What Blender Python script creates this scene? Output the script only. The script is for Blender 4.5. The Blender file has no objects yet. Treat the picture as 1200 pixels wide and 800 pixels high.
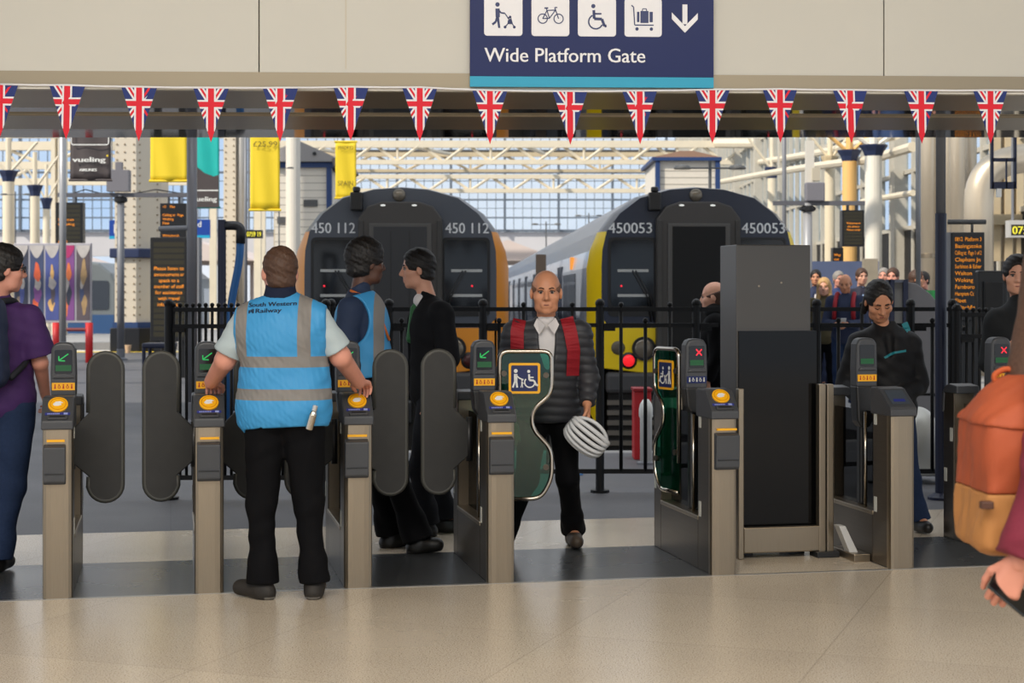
import bpy, bmesh, math, random
import numpy as np
from math import sin, cos, pi, radians, tan, atan2, sqrt
from mathutils import Vector, Matrix, Euler, noise
from mathutils.bvhtree import BVHTree

random.seed(7)
SC = bpy.context.scene
COL = SC.collection
# ------------------------------------------------------------------ camera
F, H, HY = 1950.0, 1.55, 345.0            # focal length in px (1200 wide), eye height, horizon row
cd = bpy.data.cameras.new('camera')
cd.sensor_width = 36.0
cd.lens = 36.0 * F / 1200.0
cd.shift_y = -(400.0 - HY) / 1200.0
cd.clip_end = 500
cd.dof.use_dof = True
cd.dof.focus_distance = 9.0
cd.dof.aperture_fstop = 5.0
cam = bpy.data.objects.new('camera', cd)
cam.location = (0, 0, H)
cam.rotation_euler = (pi / 2, 0, 0)
COL.objects.link(cam)
SC.camera = cam
SC.view_settings.view_transform = 'Standard'
SC.view_settings.look = 'None'
SC.view_settings.gamma = 1
SC.view_settings.use_curve_mapping = False
SC.view_settings.exposure = 0.0
try:
    SC.cycles.max_bounces = 8
    SC.cycles.diffuse_bounces = 3
    SC.cycles.glossy_bounces = 4
    SC.cycles.transparent_max_bounces = 12
    SC.cycles.sample_clamp_indirect = 6
except Exception:
    pass
# ------------------------------------------------------------------ sky and lights
WORLD_STRENGTH = 1.0
SUN_ENERGY = 4.2
SUN_FROM = (-0.60, -0.45, 0.62)
w = bpy.data.worlds.new('sky')
SC.world = w
w.use_nodes = True
nt = w.node_tree
bg = nt.nodes['Background']
tc = nt.nodes.new('ShaderNodeTexCoord')
nz = nt.nodes.new('ShaderNodeTexNoise')
nz.inputs['Scale'].default_value = 5.0
nz.inputs['Detail'].default_value = 5.0
rp = nt.nodes.new('ShaderNodeValToRGB')
rp.color_ramp.elements[0].position = 0.34
rp.color_ramp.elements[0].color = (0.60, 0.75, 0.95, 1)
rp.color_ramp.elements[1].position = 0.60
rp.color_ramp.elements[1].color = (0.92, 0.94, 0.97, 1)
nt.links.new(tc.outputs['Generated'], nz.inputs['Vector'])
nt.links.new(nz.outputs['Fac'], rp.inputs['Fac'])
nt.links.new(rp.outputs['Color'], bg.inputs['Color'])
bg.inputs['Strength'].default_value = WORLD_STRENGTH
sd = bpy.data.lights.new('sun', 'SUN')
sd.energy = SUN_ENERGY
sd.angle = radians(1.5)
sd.color = (1.0, 0.92, 0.80)
so = bpy.data.objects.new('sun', sd)
so.rotation_euler = Vector(SUN_FROM).to_track_quat('Z', 'Y').to_euler()
so.location = (-20, 0, 30)
COL.objects.link(so)
def area(name, loc, size, energy, color, rot=(0, 0, 0), sy=None):
    d = bpy.data.lights.new(name, 'AREA')
    d.energy = energy
    d.color = color
    d.size = size
    if sy:
        d.shape = 'RECTANGLE'
        d.size_y = sy
    o = bpy.data.objects.new(name, d)
    o.location = loc
    o.rotation_euler = rot
    COL.objects.link(o)
    return o
# concourse ceiling lamps behind and above the viewer, and daylight from the glazed train-shed roof
area('concourse_light', (0.0, -1.0, 6.4), 10.0, 1500, (1.0, 0.95, 0.87), sy=5.0)
area('shed_skylight', (0.0, 14.5, 6.9), 14.0, 380, (0.92, 0.96, 1.0), sy=2.5)

# ------------------------------------------------------------------ geometry helpers
def P(px, py, Y):
    """point seen at pixel (px, py) of the 1200x800 photograph, at depth Y"""
    return Vector(((px - 600.0) / F * Y, Y, H - (py - HY) / F * Y))
def XA(px, Y):
    return (px - 600.0) / F * Y
def ZA(py, Y):
    return H - (py - HY) / F * Y
def D(py):
    return H * F / (py - HY)
def lin(c):
    c = c / 255.0
    return c / 12.92 if c <= 0.04045 else ((c + 0.055) / 1.055) ** 2.4
def rgb(r, g, b):
    return (lin(r), lin(g), lin(b), 1.0)

class MB:
    """collects polygons; every polygon carries a material slot"""
    def __init__(s):
        s.v, s.f, s.i, s.M, s.slot = [], [], [], Matrix(), 0
    def add(s, vs, fs):
        o = len(s.v)
        s.v += [tuple(s.M @ Vector(p)) for p in vs]
        s.f += [tuple(o + k for k in f) for f in fs]
        s.i += [s.slot] * len(fs)
        return s
    def box(s, x0, x1, y0, y1, z0, z1):
        return s.add([(x0, y0, z0), (x1, y0, z0), (x1, y1, z0), (x0, y1, z0), (x0, y0, z1), (x1, y0, z1), (x1, y1, z1), (x0, y1, z1)],
                     [(0, 3, 2, 1), (4, 5, 6, 7), (0, 1, 5, 4), (1, 2, 6, 5), (2, 3, 7, 6), (3, 0, 4, 7)])
    def prism(s, poly, a0, a1, ax='y'):
        """extrude a 2-D outline along an axis: 'y' -> outline in (x,z); 'x' -> (y,z); 'z' -> (x,y)"""
        def p3(p, a):
            return (p[0], a, p[1]) if ax == 'y' else ((a, p[0], p[1]) if ax == 'x' else (p[0], p[1], a))
        n = len(poly)
        vs = [p3(p, a0) for p in poly] + [p3(p, a1) for p in poly]
        fs = [tuple(range(n)), tuple(range(2 * n - 1, n - 1, -1))]
        fs += [(k, k + n, (k + 1) % n + n, (k + 1) % n) for k in range(n)]
        return s.add(vs, fs)
    def tube(s, pts, r, n=10, closed=False, rs=None):
        pts = [Vector(p) for p in pts]
        m = len(pts)
        vs, fs = [], []
        up = None
        for k, p in enumerate(pts):
            a = pts[k - 1] if (k > 0 or closed) else p
            b = pts[(k + 1) % m] if (k < m - 1 or closed) else p
            t = (b - a).normalized()
            if up is None:
                up = t.orthogonal().normalized()
            up = (up - t * up.dot(t)).normalized()
            sd_ = t.cross(up)
            rr = rs[k] if rs else r
            for j in range(n):
                a_ = 2 * pi * j / n
                vs.append(p + (up * cos(a_) + sd_ * sin(a_)) * rr)
        for k in range(m if closed else m - 1):
            for j in range(n):
                a0, a1 = k * n + j, k * n + (j + 1) % n
                b0, b1 = ((k + 1) % m) * n + j, ((k + 1) % m) * n + (j + 1) % n
                fs.append((a0, a1, b1, b0))
        if not closed:
            fs.append(tuple(range(n - 1, -1, -1)))
            fs.append(tuple(range((m - 1) * n, m * n)))
        return s.add(vs, fs)
    def cyl(s, p0, p1, r0, r1=None, n=16):
        return s.tube([p0, p1], r0, n, rs=[r0, r0 if r1 is None else r1])
    def lathe(s, prof, c=(0, 0, 0), n=20):
        """prof: list of (radius, z)"""
        vs, fs = [], []
        for r, z in prof:
            for j in range(n):
                a = 2 * pi * j / n
                vs.append((c[0] + r * cos(a), c[1] + r * sin(a), c[2] + z))
        for k in range(len(prof) - 1):
            for j in range(n):
                fs.append((k * n + j, k * n + (j + 1) % n, (k + 1) * n + (j + 1) % n, (k + 1) * n + j))
        fs.append(tuple(range(n - 1, -1, -1)))
        fs.append(tuple(range((len(prof) - 1) * n, len(prof) * n)))
        return s.add(vs, fs)
    def ball(s, c, r, n=12, m=8):
        r = r if isinstance(r, (tuple, list)) else (r, r, r)
        vs, fs = [], []
        for k in range(1, m):
            t = pi * k / m
            for j in range(n):
                a = 2 * pi * j / n
                vs.append((c[0] + r[0] * sin(t) * cos(a), c[1] + r[1] * sin(t) * sin(a), c[2] + r[2] * cos(t)))
        vs += [(c[0], c[1], c[2] + r[2]), (c[0], c[1], c[2] - r[2])]
        N = len(vs)
        for k in range(m - 2):
            for j in range(n):
                fs.append((k * n + j, (k + 1) * n + j, (k + 1) * n + (j + 1) % n, k * n + (j + 1) % n))
        for j in range(n):
            fs.append((N - 2, j, (j + 1) % n))
            fs.append((N - 1, (m - 2) * n + (j + 1) % n, (m - 2) * n + j))
        return s.add(vs, fs)
    def build(s, name, mat, parent=None, bevel=0, smooth=False, seg=2, loc=None, weld=0):
        return mk(name, s.v, s.f, mat, parent, bevel, smooth, seg, loc, s.i, weld)

def mk(name, vs, fs, mat, parent=None, bevel=0, smooth=False, seg=2, loc=None, idx=None, weld=0):
    me = bpy.data.meshes.new(name)
    me.from_pydata([tuple(v) for v in vs], [], [tuple(f) for f in fs])
    for m in (mat if isinstance(mat, (list, tuple)) else [mat]):
        me.materials.append(m)
    if idx is not None and any(idx):
        me.polygons.foreach_set('material_index', idx)
    bm = bmesh.new()
    bm.from_mesh(me)
    if weld:
        bmesh.ops.remove_doubles(bm, verts=bm.verts, dist=weld)
    bmesh.ops.recalc_face_normals(bm, faces=bm.faces)
    bm.to_mesh(me)
    bm.free()
    if smooth:
        me.shade_smooth()
    me.update()
    o = bpy.data.objects.new(name, me)
    COL.objects.link(o)
    if parent is not None:
        o.parent = parent
    if loc is not None:
        o.location = loc
    if bevel:
        b = o.modifiers.new('bevel', 'BEVEL')
        b.width = bevel
        b.segments = seg
        b.limit_method = 'ANGLE'
        b.angle_limit = radians(35)
        b.harden_normals = False
    return o
def thing(name, label, cat, loc=(0, 0, 0), rz=0.0, group=None):
    o = bpy.data.objects.new(name, None)
    COL.objects.link(o)
    o.empty_display_size = 0.1
    o.location = loc
    o.rotation_euler = (0, 0, rz)
    return tag(o, label, cat, group)
def tag(o, label, cat, group=None):
    o['label'] = label
    o['category'] = cat
    if group:
        o['group'] = group
    return o
def struct(o):
    o['kind'] = 'structure'
    return o
def copy_tree(o, parent=None):
    c = o.copy()
    COL.objects.link(c)
    if parent is not None:
        c.parent = parent
    for ch in list(o.children):
        copy_tree(ch, c)
    return c
def rrect(x0, x1, z0, z1, r, n=4):
    out = []
    for cx, cz, a in ((x1 - r, z0 + r, -pi / 2), (x1 - r, z1 - r, 0), (x0 + r, z1 - r, pi / 2), (x0 + r, z0 + r, pi)):
        for k in range(n + 1):
            t = a + pi / 2 * k / n
            out.append((cx + r * cos(t), cz + r * sin(t)))
    return out
def disc(cx, cz, r, n=20, rz=None):
    rz = r if rz is None else rz
    return [(cx + r * cos(2 * pi * k / n), cz + rz * sin(2 * pi * k / n)) for k in range(n)]
def stroke(mb, pts, w, y0, y1, closed=False):
    """a flat line of width w through 2-D points, with round ends"""
    n = len(pts)
    for k in range(n if closed else n - 1):
        a, b = Vector(pts[k]), Vector(pts[(k + 1) % n])
        if (b - a).length < 1e-6:
            continue
        d = (b - a).normalized()
        q = Vector((-d.y, d.x)) * w / 2
        mb.prism([tuple(a - q), tuple(b - q), tuple(b + q), tuple(a + q)], y0, y1)
def ring(mb, cx, cz, r, w, y0, y1, a0=0, a1=2 * pi, n=24):
    pts = [(cx + r * cos(a0 + (a1 - a0) * k / n), cz + r * sin(a0 + (a1 - a0) * k / n)) for k in range(n + 1)]
    stroke(mb, pts, w, y0, y1)
def arcpts(pts, r, n=5):
    """round the corners of an open 3-D polyline"""
    pts = [Vector(p) for p in pts]
    out = [pts[0]]
    for k in range(1, len(pts) - 1):
        a, b, c = pts[k - 1], pts[k], pts[k + 1]
        d0, d1 = (a - b), (c - b)
        q = min(r, d0.length * .49, d1.length * .49)
        p0, p1 = b + d0.normalized() * q, b + d1.normalized() * q
        for j in range(n + 1):
            t = j / n
            out.append(p0 * (1 - t) ** 2 + b * 2 * t * (1 - t) + p1 * t * t)
    out.append(pts[-1])
    return out
_txt = {}
def text_polys(s, align='CENTER'):
    """vertices and faces of lettering with cap height 1, in the x,z plane"""
    key = (s, align)
    if key not in _txt:
        cu = bpy.data.curves.new('lettering', 'FONT')
        cu.body = s
        cu.align_x = align
        cu.size = 1.0
        cu.resolution_u = 3
        o = bpy.data.objects.new('lettering', cu)
        COL.objects.link(o)
        dg = bpy.context.evaluated_depsgraph_get()
        me = bpy.data.meshes.new_from_object(o.evaluated_get(dg))
        vs = [(v.co.x, v.co.y) for v in me.vertices]
        fs = [tuple(p.vertices) for p in me.polygons]
        bpy.data.objects.remove(o)
        bpy.data.curves.remove(cu)
        bpy.data.meshes.remove(me)
        _txt[key] = (vs, fs)
    return _txt[key]
def text(mb, s, x, z, h, y, align='CENTER', width=None, bold=0.0):
    """lettering of cap height about h on the plane y (facing -y), its baseline at z"""
    vs, fs = text_polys(s, align)
    if not vs:
        return
    k = h / 0.70
    xs = [v[0] for v in vs]
    kx = k
    if width:
        kx = width / max(1e-6, max(xs) - min(xs))
    offs = [0.0] if not bold else [-bold, 0.0, bold]
    for q, o in enumerate(offs):
        mb.add([(x + v[0] * kx + o, y - 0.0003 * q, z + v[1] * k) for v in vs], [tuple(f) for f in fs])

def text_words(name, m, parent, s, x, z, h, y, width, bold=0.0, M=None, post=None):
    """lettering from x to x+width, one mesh for each word"""
    ext = lambda q: (min(v[0] for v in text_polys(q, 'LEFT')[0]), max(v[0] for v in text_polys(q, 'LEFT')[0]))
    f0, f1 = ext(s)
    kx = width / (f1 - f0)
    done = ''
    for wd in s.split(' '):
        done = (done + ' ' + wd).strip()
        a, b = ext(wd)
        end = ext(done)[1]
        mb = MB()
        text(mb, wd, x + (end - f0 - b) * kx, z, h, y, 'LEFT', width=(b - a) * kx, bold=bold)
        if post:
            mb.v = post(mb.v)
        mb.build(name, m, parent)
# ------------------------------------------------------------------ materials
_m = {}
def mat(name, col, rough=0.5, metal=0.0, var=0.0, scale=8.0, bump=0.0, stretch=None, emit=None, spec=None, coat=0.0, alpha=None, trans=0.0, detail=4.0):
    if name in _m:
        return _m[name]
    m = bpy.data.materials.new(name)
    _m[name] = m
    m.use_nodes = True
    nt = m.node_tree
    b = nt.nodes['Principled BSDF']
    b.inputs['Base Color'].default_value = col
    b.inputs['Roughness'].default_value = rough
    b.inputs['Metallic'].default_value = metal
    if spec is not None:
        b.inputs['Specular IOR Level'].default_value = spec
    if coat:
        b.inputs['Coat Weight'].default_value = coat
        b.inputs['Coat Roughness'].default_value = 0.08
    if trans:
        b.inputs['Transmission Weight'].default_value = trans
    if alpha is not None:
        b.inputs['Alpha'].default_value = alpha
    if emit:
        b.inputs['Emission Color'].default_value = emit[0]
        b.inputs['Emission Strength'].default_value = emit[1]
    if var or bump:
        tc = nt.nodes.new('ShaderNodeTexCoord')
        mp = nt.nodes.new('ShaderNodeMapping')
        if stretch:
            mp.inputs['Scale'].default_value = stretch
        nz = nt.nodes.new('ShaderNodeTexNoise')
        nz.inputs['Scale'].default_value = scale
        nz.inputs['Detail'].default_value = detail
        nt.links.new(tc.outputs['Object'], mp.inputs['Vector'])
        nt.links.new(mp.outputs['Vector'], nz.inputs['Vector'])
        if var:
            mx = nt.nodes.new('ShaderNodeMix')
            mx.data_type = 'RGBA'
            mx.inputs[6].default_value = tuple(max(0, c * (1 - var)) for c in col[:3]) + (1,)
            mx.inputs[7].default_value = tuple(min(1, c * (1 + var)) for c in col[:3]) + (1,)
            nt.links.new(nz.outputs['Fac'], mx.inputs[0])
            nt.links.new(mx.outputs[2], b.inputs['Base Color'])
        if bump:
            bp = nt.nodes.new('ShaderNodeBump')
            bp.inputs['Strength'].default_value = bump
            bp.inputs['Distance'].default_value = 0.01
            nt.links.new(nz.outputs['Fac'], bp.inputs['Height'])
            nt.links.new(bp.outputs['Normal'], b.inputs['Normal'])
    return m
def band_mat(name, base, bands, rough=0.6, bump=0.0, bscale=20):
    """base colour with coloured bands; a band is (colour, [(axis, lo, hi), ...]) in object coordinates"""
    m = mat(name, base, rough, bump=bump or 0.001, scale=bscale)
    nt = m.node_tree
    b = nt.nodes['Principled BSDF']
    tc = nt.nodes.new('ShaderNodeTexCoord')
    sx = nt.nodes.new('ShaderNodeSeparateXYZ')
    nt.links.new(tc.outputs['Object'], sx.inputs[0])
    prev = None
    for col, conds in bands:
        fac = None
        for ax, lo, hi in conds:
            for val, op in ((lo, 'GREATER_THAN'), (hi, 'LESS_THAN')):
                if val is None:
                    continue
                n = nt.nodes.new('ShaderNodeMath')
                n.operation = op
                nt.links.new(sx.outputs[ax], n.inputs[0])
                n.inputs[1].default_value = val
                if fac is None:
                    fac = n.outputs[0]
                else:
                    q = nt.nodes.new('ShaderNodeMath')
                    q.operation = 'MULTIPLY'
                    nt.links.new(fac, q.inputs[0])
                    nt.links.new(n.outputs[0], q.inputs[1])
                    fac = q.outputs[0]
        mx = nt.nodes.new('ShaderNodeMix')
        mx.data_type = 'RGBA'
        if prev is None:
            mx.inputs[6].default_value = base
        else:
            nt.links.new(prev, mx.inputs[6])
        mx.inputs[7].default_value = col
        nt.links.new(fac, mx.inputs[0])
        prev = mx.outputs[2]
    nt.links.new(prev, b.inputs['Base Color'])
    return m
def glass_mat(name, tint, refl=0.12, rough=0.02, body=None):
    """thin pane: tinted see-through with a clear reflection"""
    if name in _m:
        return _m[name]
    m = bpy.data.materials.new(name)
    _m[name] = m
    m.use_nodes = True
    nt = m.node_tree
    nt.nodes.clear()
    out = nt.nodes.new('ShaderNodeOutputMaterial')
    tr = nt.nodes.new('ShaderNodeBsdfTransparent')
    tr.inputs[0].default_value = tint
    gl = nt.nodes.new('ShaderNodeBsdfGlossy')
    gl.inputs['Roughness'].default_value = rough
    mx = nt.nodes.new('ShaderNodeMixShader')
    mx.inputs[0].default_value = refl
    if body is None:
        nt.links.new(tr.outputs[0], mx.inputs[1])
    else:
        df = nt.nodes.new('ShaderNodeBsdfDiffuse')
        df.inputs[0].default_value = body
        m2 = nt.nodes.new('ShaderNodeMixShader')
        m2.inputs[0].default_value = 0.035
        nt.links.new(tr.outputs[0], m2.inputs[1])
        nt.links.new(df.outputs[0], m2.inputs[2])
        nt.links.new(m2.outputs[0], mx.inputs[1])
    nt.links.new(gl.outputs[0], mx.inputs[2])
    nt.links.new(mx.outputs[0], out.inputs[0])
    return m

STEEL = mat('brushed_steel', rgb(156, 143, 124), 0.32, 0.9, var=0.14, scale=6, stretch=(60, 60, 1.2))
STEEL2 = mat('polished_steel', rgb(190, 182, 170), 0.2, 1.0)
DARKSTEEL = mat('bronze_dark_steel', rgb(96, 88, 78), 0.33, 0.75, var=0.15, scale=3, stretch=(1, 1, 30))
PLASTIC = mat('charcoal_plastic', rgb(64, 66, 70), 0.42, var=0.05, scale=30)
DKPLASTIC = mat('black_plastic', rgb(30, 31, 33), 0.4)
RUBBER = mat('paddle_grey', rgb(40, 40, 39), 0.55, var=0.25, scale=14, bump=0.08)
EDGE = mat('paddle_edge', rgb(70, 70, 66), 0.5)
YELLOW = mat('signal_yellow', rgb(246, 178, 18), 0.45)
WHITE = mat('white_paint', rgb(228, 228, 224), 0.5)
OFFWHITE = mat('white_sticker', rgb(205, 206, 198), 0.6)
NAVY = mat('sign_navy', rgb(6, 26, 84), 0.4)
STICKERBLUE = mat('sticker_blue', rgb(42, 52, 130), 0.4)
BLACKSCREEN = mat('black_screen', rgb(12, 13, 14), 0.12, spec=0.6)
GREENLED = mat('green_led', rgb(20, 120, 60), 0.5, emit=((0.02, 0.60, 0.12, 1), 0.55))
GREENDIM = mat('dim_green_led', rgb(10, 60, 30), 0.4, emit=((0.01, 0.22, 0.06, 1), 0.18))
REDLED = mat('red_led', rgb(200, 20, 30), 0.5, emit=((1.0, 0.03, 0.06, 1), 0.9))
REDICON = mat('red_icon', rgb(176, 44, 20), 0.5)
AMBERLED = mat('amber_led', rgb(230, 130, 20), 0.5, emit=((1.0, 0.36, 0.02, 1), 0.55))
BLACKIRON = mat('black_iron', rgb(9, 10, 13), 0.45, spec=.3)
NAVYIRON = mat('navy_iron', rgb(22, 30, 58), 0.4)
GREYPOLE = mat('grey_pole_paint', rgb(120, 122, 128), 0.4, var=0.08, scale=3)
CREAM = mat('cream_paint', rgb(224, 212, 188), 0.6, var=0.10, scale=2)
CREAMDK = mat('aged_cream_paint', rgb(196, 178, 146), 0.7, var=0.2, scale=1.5)
NAVYCAP = mat('navy_capital_paint', rgb(38, 50, 84), 0.5)
BOARD = mat('board_black', rgb(20, 20, 22), 0.35)
BOARDSTRIP = mat('board_segment', rgb(46, 42, 26), 0.4)
# ------------------------------------------------------------------ gate-line frame (u along the row, v through the gates)
TH = math.atan2(400.0, F)
GO = Vector((XA(49.2, D(702.4)), D(702.4), 0))
EU = Vector((cos(TH), sin(TH), 0))
EV = Vector((-sin(TH), cos(TH), 0))
def uv(u, v, z=0.0):
    return GO + EU * u + EV * v + Vector((0, 0, z))
def u_at(px, v=0.0):
    b = GO + EV * v
    q = (px - 600.0) / F
    return (q * b.y - b.x) / (EU.x - q * EU.y)
# ------------------------------------------------------------------ floors
def floor_mat(name, base, dark, light, tile=1.2, rot=0.35, rough=0.22, speck=110.0, joint=0.74):
    m = mat(name, base, rough)
    nt = m.node_tree
    b = nt.nodes['Principled BSDF']
    L = nt.links.new
    tc = nt.nodes.new('ShaderNodeTexCoord')
    mp = nt.nodes.new('ShaderNodeMapping')
    mp.inputs['Rotation'].default_value = (0, 0, rot)
    L(tc.outputs['Object'], mp.inputs['Vector'])
    br = nt.nodes.new('ShaderNodeTexBrick')
    br.offset = 0.0
    br.inputs['Scale'].default_value = 1.0
    br.inputs['Mortar Size'].default_value = 0.004
    br.inputs['Brick Width'].default_value = tile
    br.inputs['Row Height'].default_value = tile
    br.inputs['Color1'].default_value = (1, 1, 1, 1)
    br.inputs['Color2'].default_value = (0.93, 0.93, 0.93, 1)
    br.inputs['Mortar'].default_value = (joint, joint, joint, 1)
    L(mp.outputs['Vector'], br.inputs['Vector'])
    n1 = nt.nodes.new('ShaderNodeTexNoise')
    n1.inputs['Scale'].default_value = speck
    n1.inputs['Detail'].default_value = 2.0
    L(tc.outputs['Object'], n1.inputs['Vector'])
    cr = nt.nodes.new('ShaderNodeValToRGB')
    e = cr.color_ramp.elements
    e[0].position, e[0].color = 0.30, dark
    e[1].position, e[1].color = 0.44, base
    x = e.new(0.60)
    x.color = base
    x = e.new(0.72)
    x.color = light
    L(n1.outputs['Fac'], cr.inputs['Fac'])
    n2 = nt.nodes.new('ShaderNodeTexNoise')
    n2.inputs['Scale'].default_value = 0.9
    n2.inputs['Detail'].default_value = 6.0
    L(tc.outputs['Object'], n2.inputs['Vector'])
    r2 = nt.nodes.new('ShaderNodeMapRange')
    r2.inputs['To Min'].default_value = 0.86
    r2.inputs['To Max'].default_value = 1.10
    L(n2.outputs['Fac'], r2.inputs['Value'])
    def mul(a, c):
        mx = nt.nodes.new('ShaderNodeMix')
        mx.data_type = 'RGBA'
        mx.blend_type = 'MULTIPLY'
        mx.inputs[0].default_value = 1.0
        L(a, mx.inputs[6])
        L(c, mx.inputs[7])
        return mx.outputs[2]
    o = mul(cr.outputs['Color'], br.outputs['Color'])
    o = mul(o, r2.outputs['Result'])
    L(o, b.inputs['Base Color'])
    r3 = nt.nodes.new('ShaderNodeMapRange')
    r3.inputs['To Min'].default_value = rough * 0.8
    r3.inputs['To Max'].default_value = rough * 1.5
    L(n2.outputs['Fac'], r3.inputs['Value'])
    L(r3.outputs['Result'], b.inputs['Roughness'])
    return m
TERRAZZO = floor_mat('beige_terrazzo', rgb(212, 198, 178), rgb(106, 92, 76), rgb(236, 228, 216), speck=150.0, joint=0.8)
MATDARK = floor_mat('gate_aisle_vinyl', rgb(66, 68, 70), rgb(50, 52, 54), rgb(84, 86, 88), tile=0.55, rot=-TH, rough=0.24, joint=0.6)
ASPHALT = floor_mat('platform_tarmac', rgb(92, 92, 96), rgb(74, 74, 78), rgb(116, 116, 120), tile=2.4, rot=-TH, rough=0.5, joint=0.75)
CONC = floor_mat('platform_concrete', rgb(158, 156, 154), rgb(120, 120, 120), rgb(190, 190, 188), tile=1.5, rot=0, rough=0.6, joint=0.8)
LG = 1.13
BEIGE_V = 2.38
def floor_quad(name, v0, v1, m, u0=-14, u1=18, z0=-0.2, z1=0.0):
    mb = MB()
    a = [uv(u0, v0), uv(u1, v0), uv(u1, v1), uv(u0, v1)]
    mb.prism([(p.x, p.y) for p in a], z0, z1, 'z')
    return struct(mb.build(name, m))
floor_quad('floor_concourse', -22, -0.012, TERRAZZO)
floor_quad('trim_mat_edge', -0.012, 0.02, mat('pale_metal_strip', rgb(168, 166, 162), 0.35, 0.6), z1=0.002)
floor_quad('floor_gate_aisles', 0.02, LG, MATDARK, u1=u_at(864))
floor_quad('floor_closed_aisle', 0.02, LG, TERRAZZO, u0=u_at(864), u1=u_at(1044))
floor_quad('floor_gate_aisle', 0.02, LG, MATDARK, u0=u_at(1044))
floor_quad('floor_tile_strip', LG, BEIGE_V, TERRAZZO)
# platform beyond: tarmac up to the track pit, then platforms either side of it
PIT_Y, PIT_X0, PIT_X1 = 16.3, -3.15, 4.25
TRYAW = math.atan2(60.0, F)
def pitx(x, y):
    return x - (y - PIT_Y) * tan(TRYAW)
a, b2 = uv(-14, BEIGE_V), uv(18, BEIGE_V)
mb = MB()
mb.prism([(a.x, a.y), (b2.x, b2.y), (b2.x, PIT_Y), (a.x, PIT_Y)], -0.2, 0, 'z')
struct(mb.build('floor_platform', ASPHALT))
mb = MB()
mb.prism([(-70, PIT_Y), (PIT_X0, PIT_Y), (pitx(PIT_X0, 47), 47), (-70, 43)], -0.9, 0, 'z')
struct(mb.build('floor_platform_left', ASPHALT))
mb = MB()
mb.prism([(PIT_X1, PIT_Y), (60, PIT_Y), (60, 120), (pitx(PIT_X1, 120), 120)], -0.9, 0, 'z')
struct(mb.build('floor_platform_right', CONC))
mb = MB()
mb.box(-70, 60, PIT_Y, 125, -1.3, -1.05)
struct(mb.build('ground_track_bed', mat('track_ballast', rgb(92, 84, 76), 0.9, var=0.4, scale=20, bump=0.4)))
mb = MB()
mb.prism([(PIT_X0, PIT_Y), (PIT_X1, PIT_Y), (PIT_X1, PIT_Y + 0.25), (PIT_X0, PIT_Y + 0.25)], -1.3, 0.0, 'z')
struct(mb.build('trim_pit_edge', CONC))
# far platform across the left-hand track, with its yellow line
mb = MB()
mb.prism([(-70, 50.5), (pitx(PIT_X0, 54), 54.5), (pitx(PIT_X0, 90), 90), (-70, 90)], -0.9, 0.0, 'z')
struct(mb.build('floor_platform_far', CONC))
mb = MB()
mb.prism([(-70, 41.6), (-5.2, 44.9), (-5.2, 45.5), (-70, 42.2)], 0.0, 0.006, 'z')
struct(mb.build('trim_yellow_line', mat('yellow_line_paint', rgb(222, 190, 60), 0.6, var=0.1)))
mb = MB()
mb.prism([(-70, 42.3), (-5.2, 45.7), (-5.2, 46.6), (-70, 43.0)], 0.0, 0.006, 'z')
struct(mb.build('trim_platform_edge', mat('white_edge_paint', rgb(210, 206, 198), 0.6, var=0.1)))

# ------------------------------------------------------------------ fascia, soffit and concourse roof
FA = math.atan2(90.0, F)
FY, FZ = 8.6, H + 240.5 / F * 8.6
FD, FN = Vector((cos(FA), sin(FA), 0)), Vector((-sin(FA), cos(FA), 0))
def fx(px, py=104):
    """distance along the fascia of the point seen at column px"""
    q = (px - 600.0) / F
    return q * FY / (FD.x - q * FD.y)
def fz(py, px):
    y = FY + fx(px) * FD.y
    return H - (py - HY) / F * y
FM = Matrix.Translation((0, FY, 0)) @ Matrix.Rotation(FA, 4, 'Z')
FASCIA = mat('fascia_cream_panel', rgb(192, 190, 181), 0.45, var=0.05, scale=1.2)
JOINT = mat('panel_joint', rgb(60, 52, 44), 0.8)
cuts = [-5.0, fx(303.5), fx(1036), 5.4]
for k in range(3):
    mb = MB()
    mb.M = FM
    mb.box(cuts[k] + 0.0025, cuts[k + 1] - 0.0025, 0.0, 0.10, FZ, 4.6)
    struct(mb.build('wall_fascia', FASCIA, bevel=0.004))
mb = MB()
mb.M = FM
mb.box(-5.0, 5.4, 0.04, 0.12, FZ + 0.02, 4.6)
struct(mb.build('wall_fascia_backing', JOINT))
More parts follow.
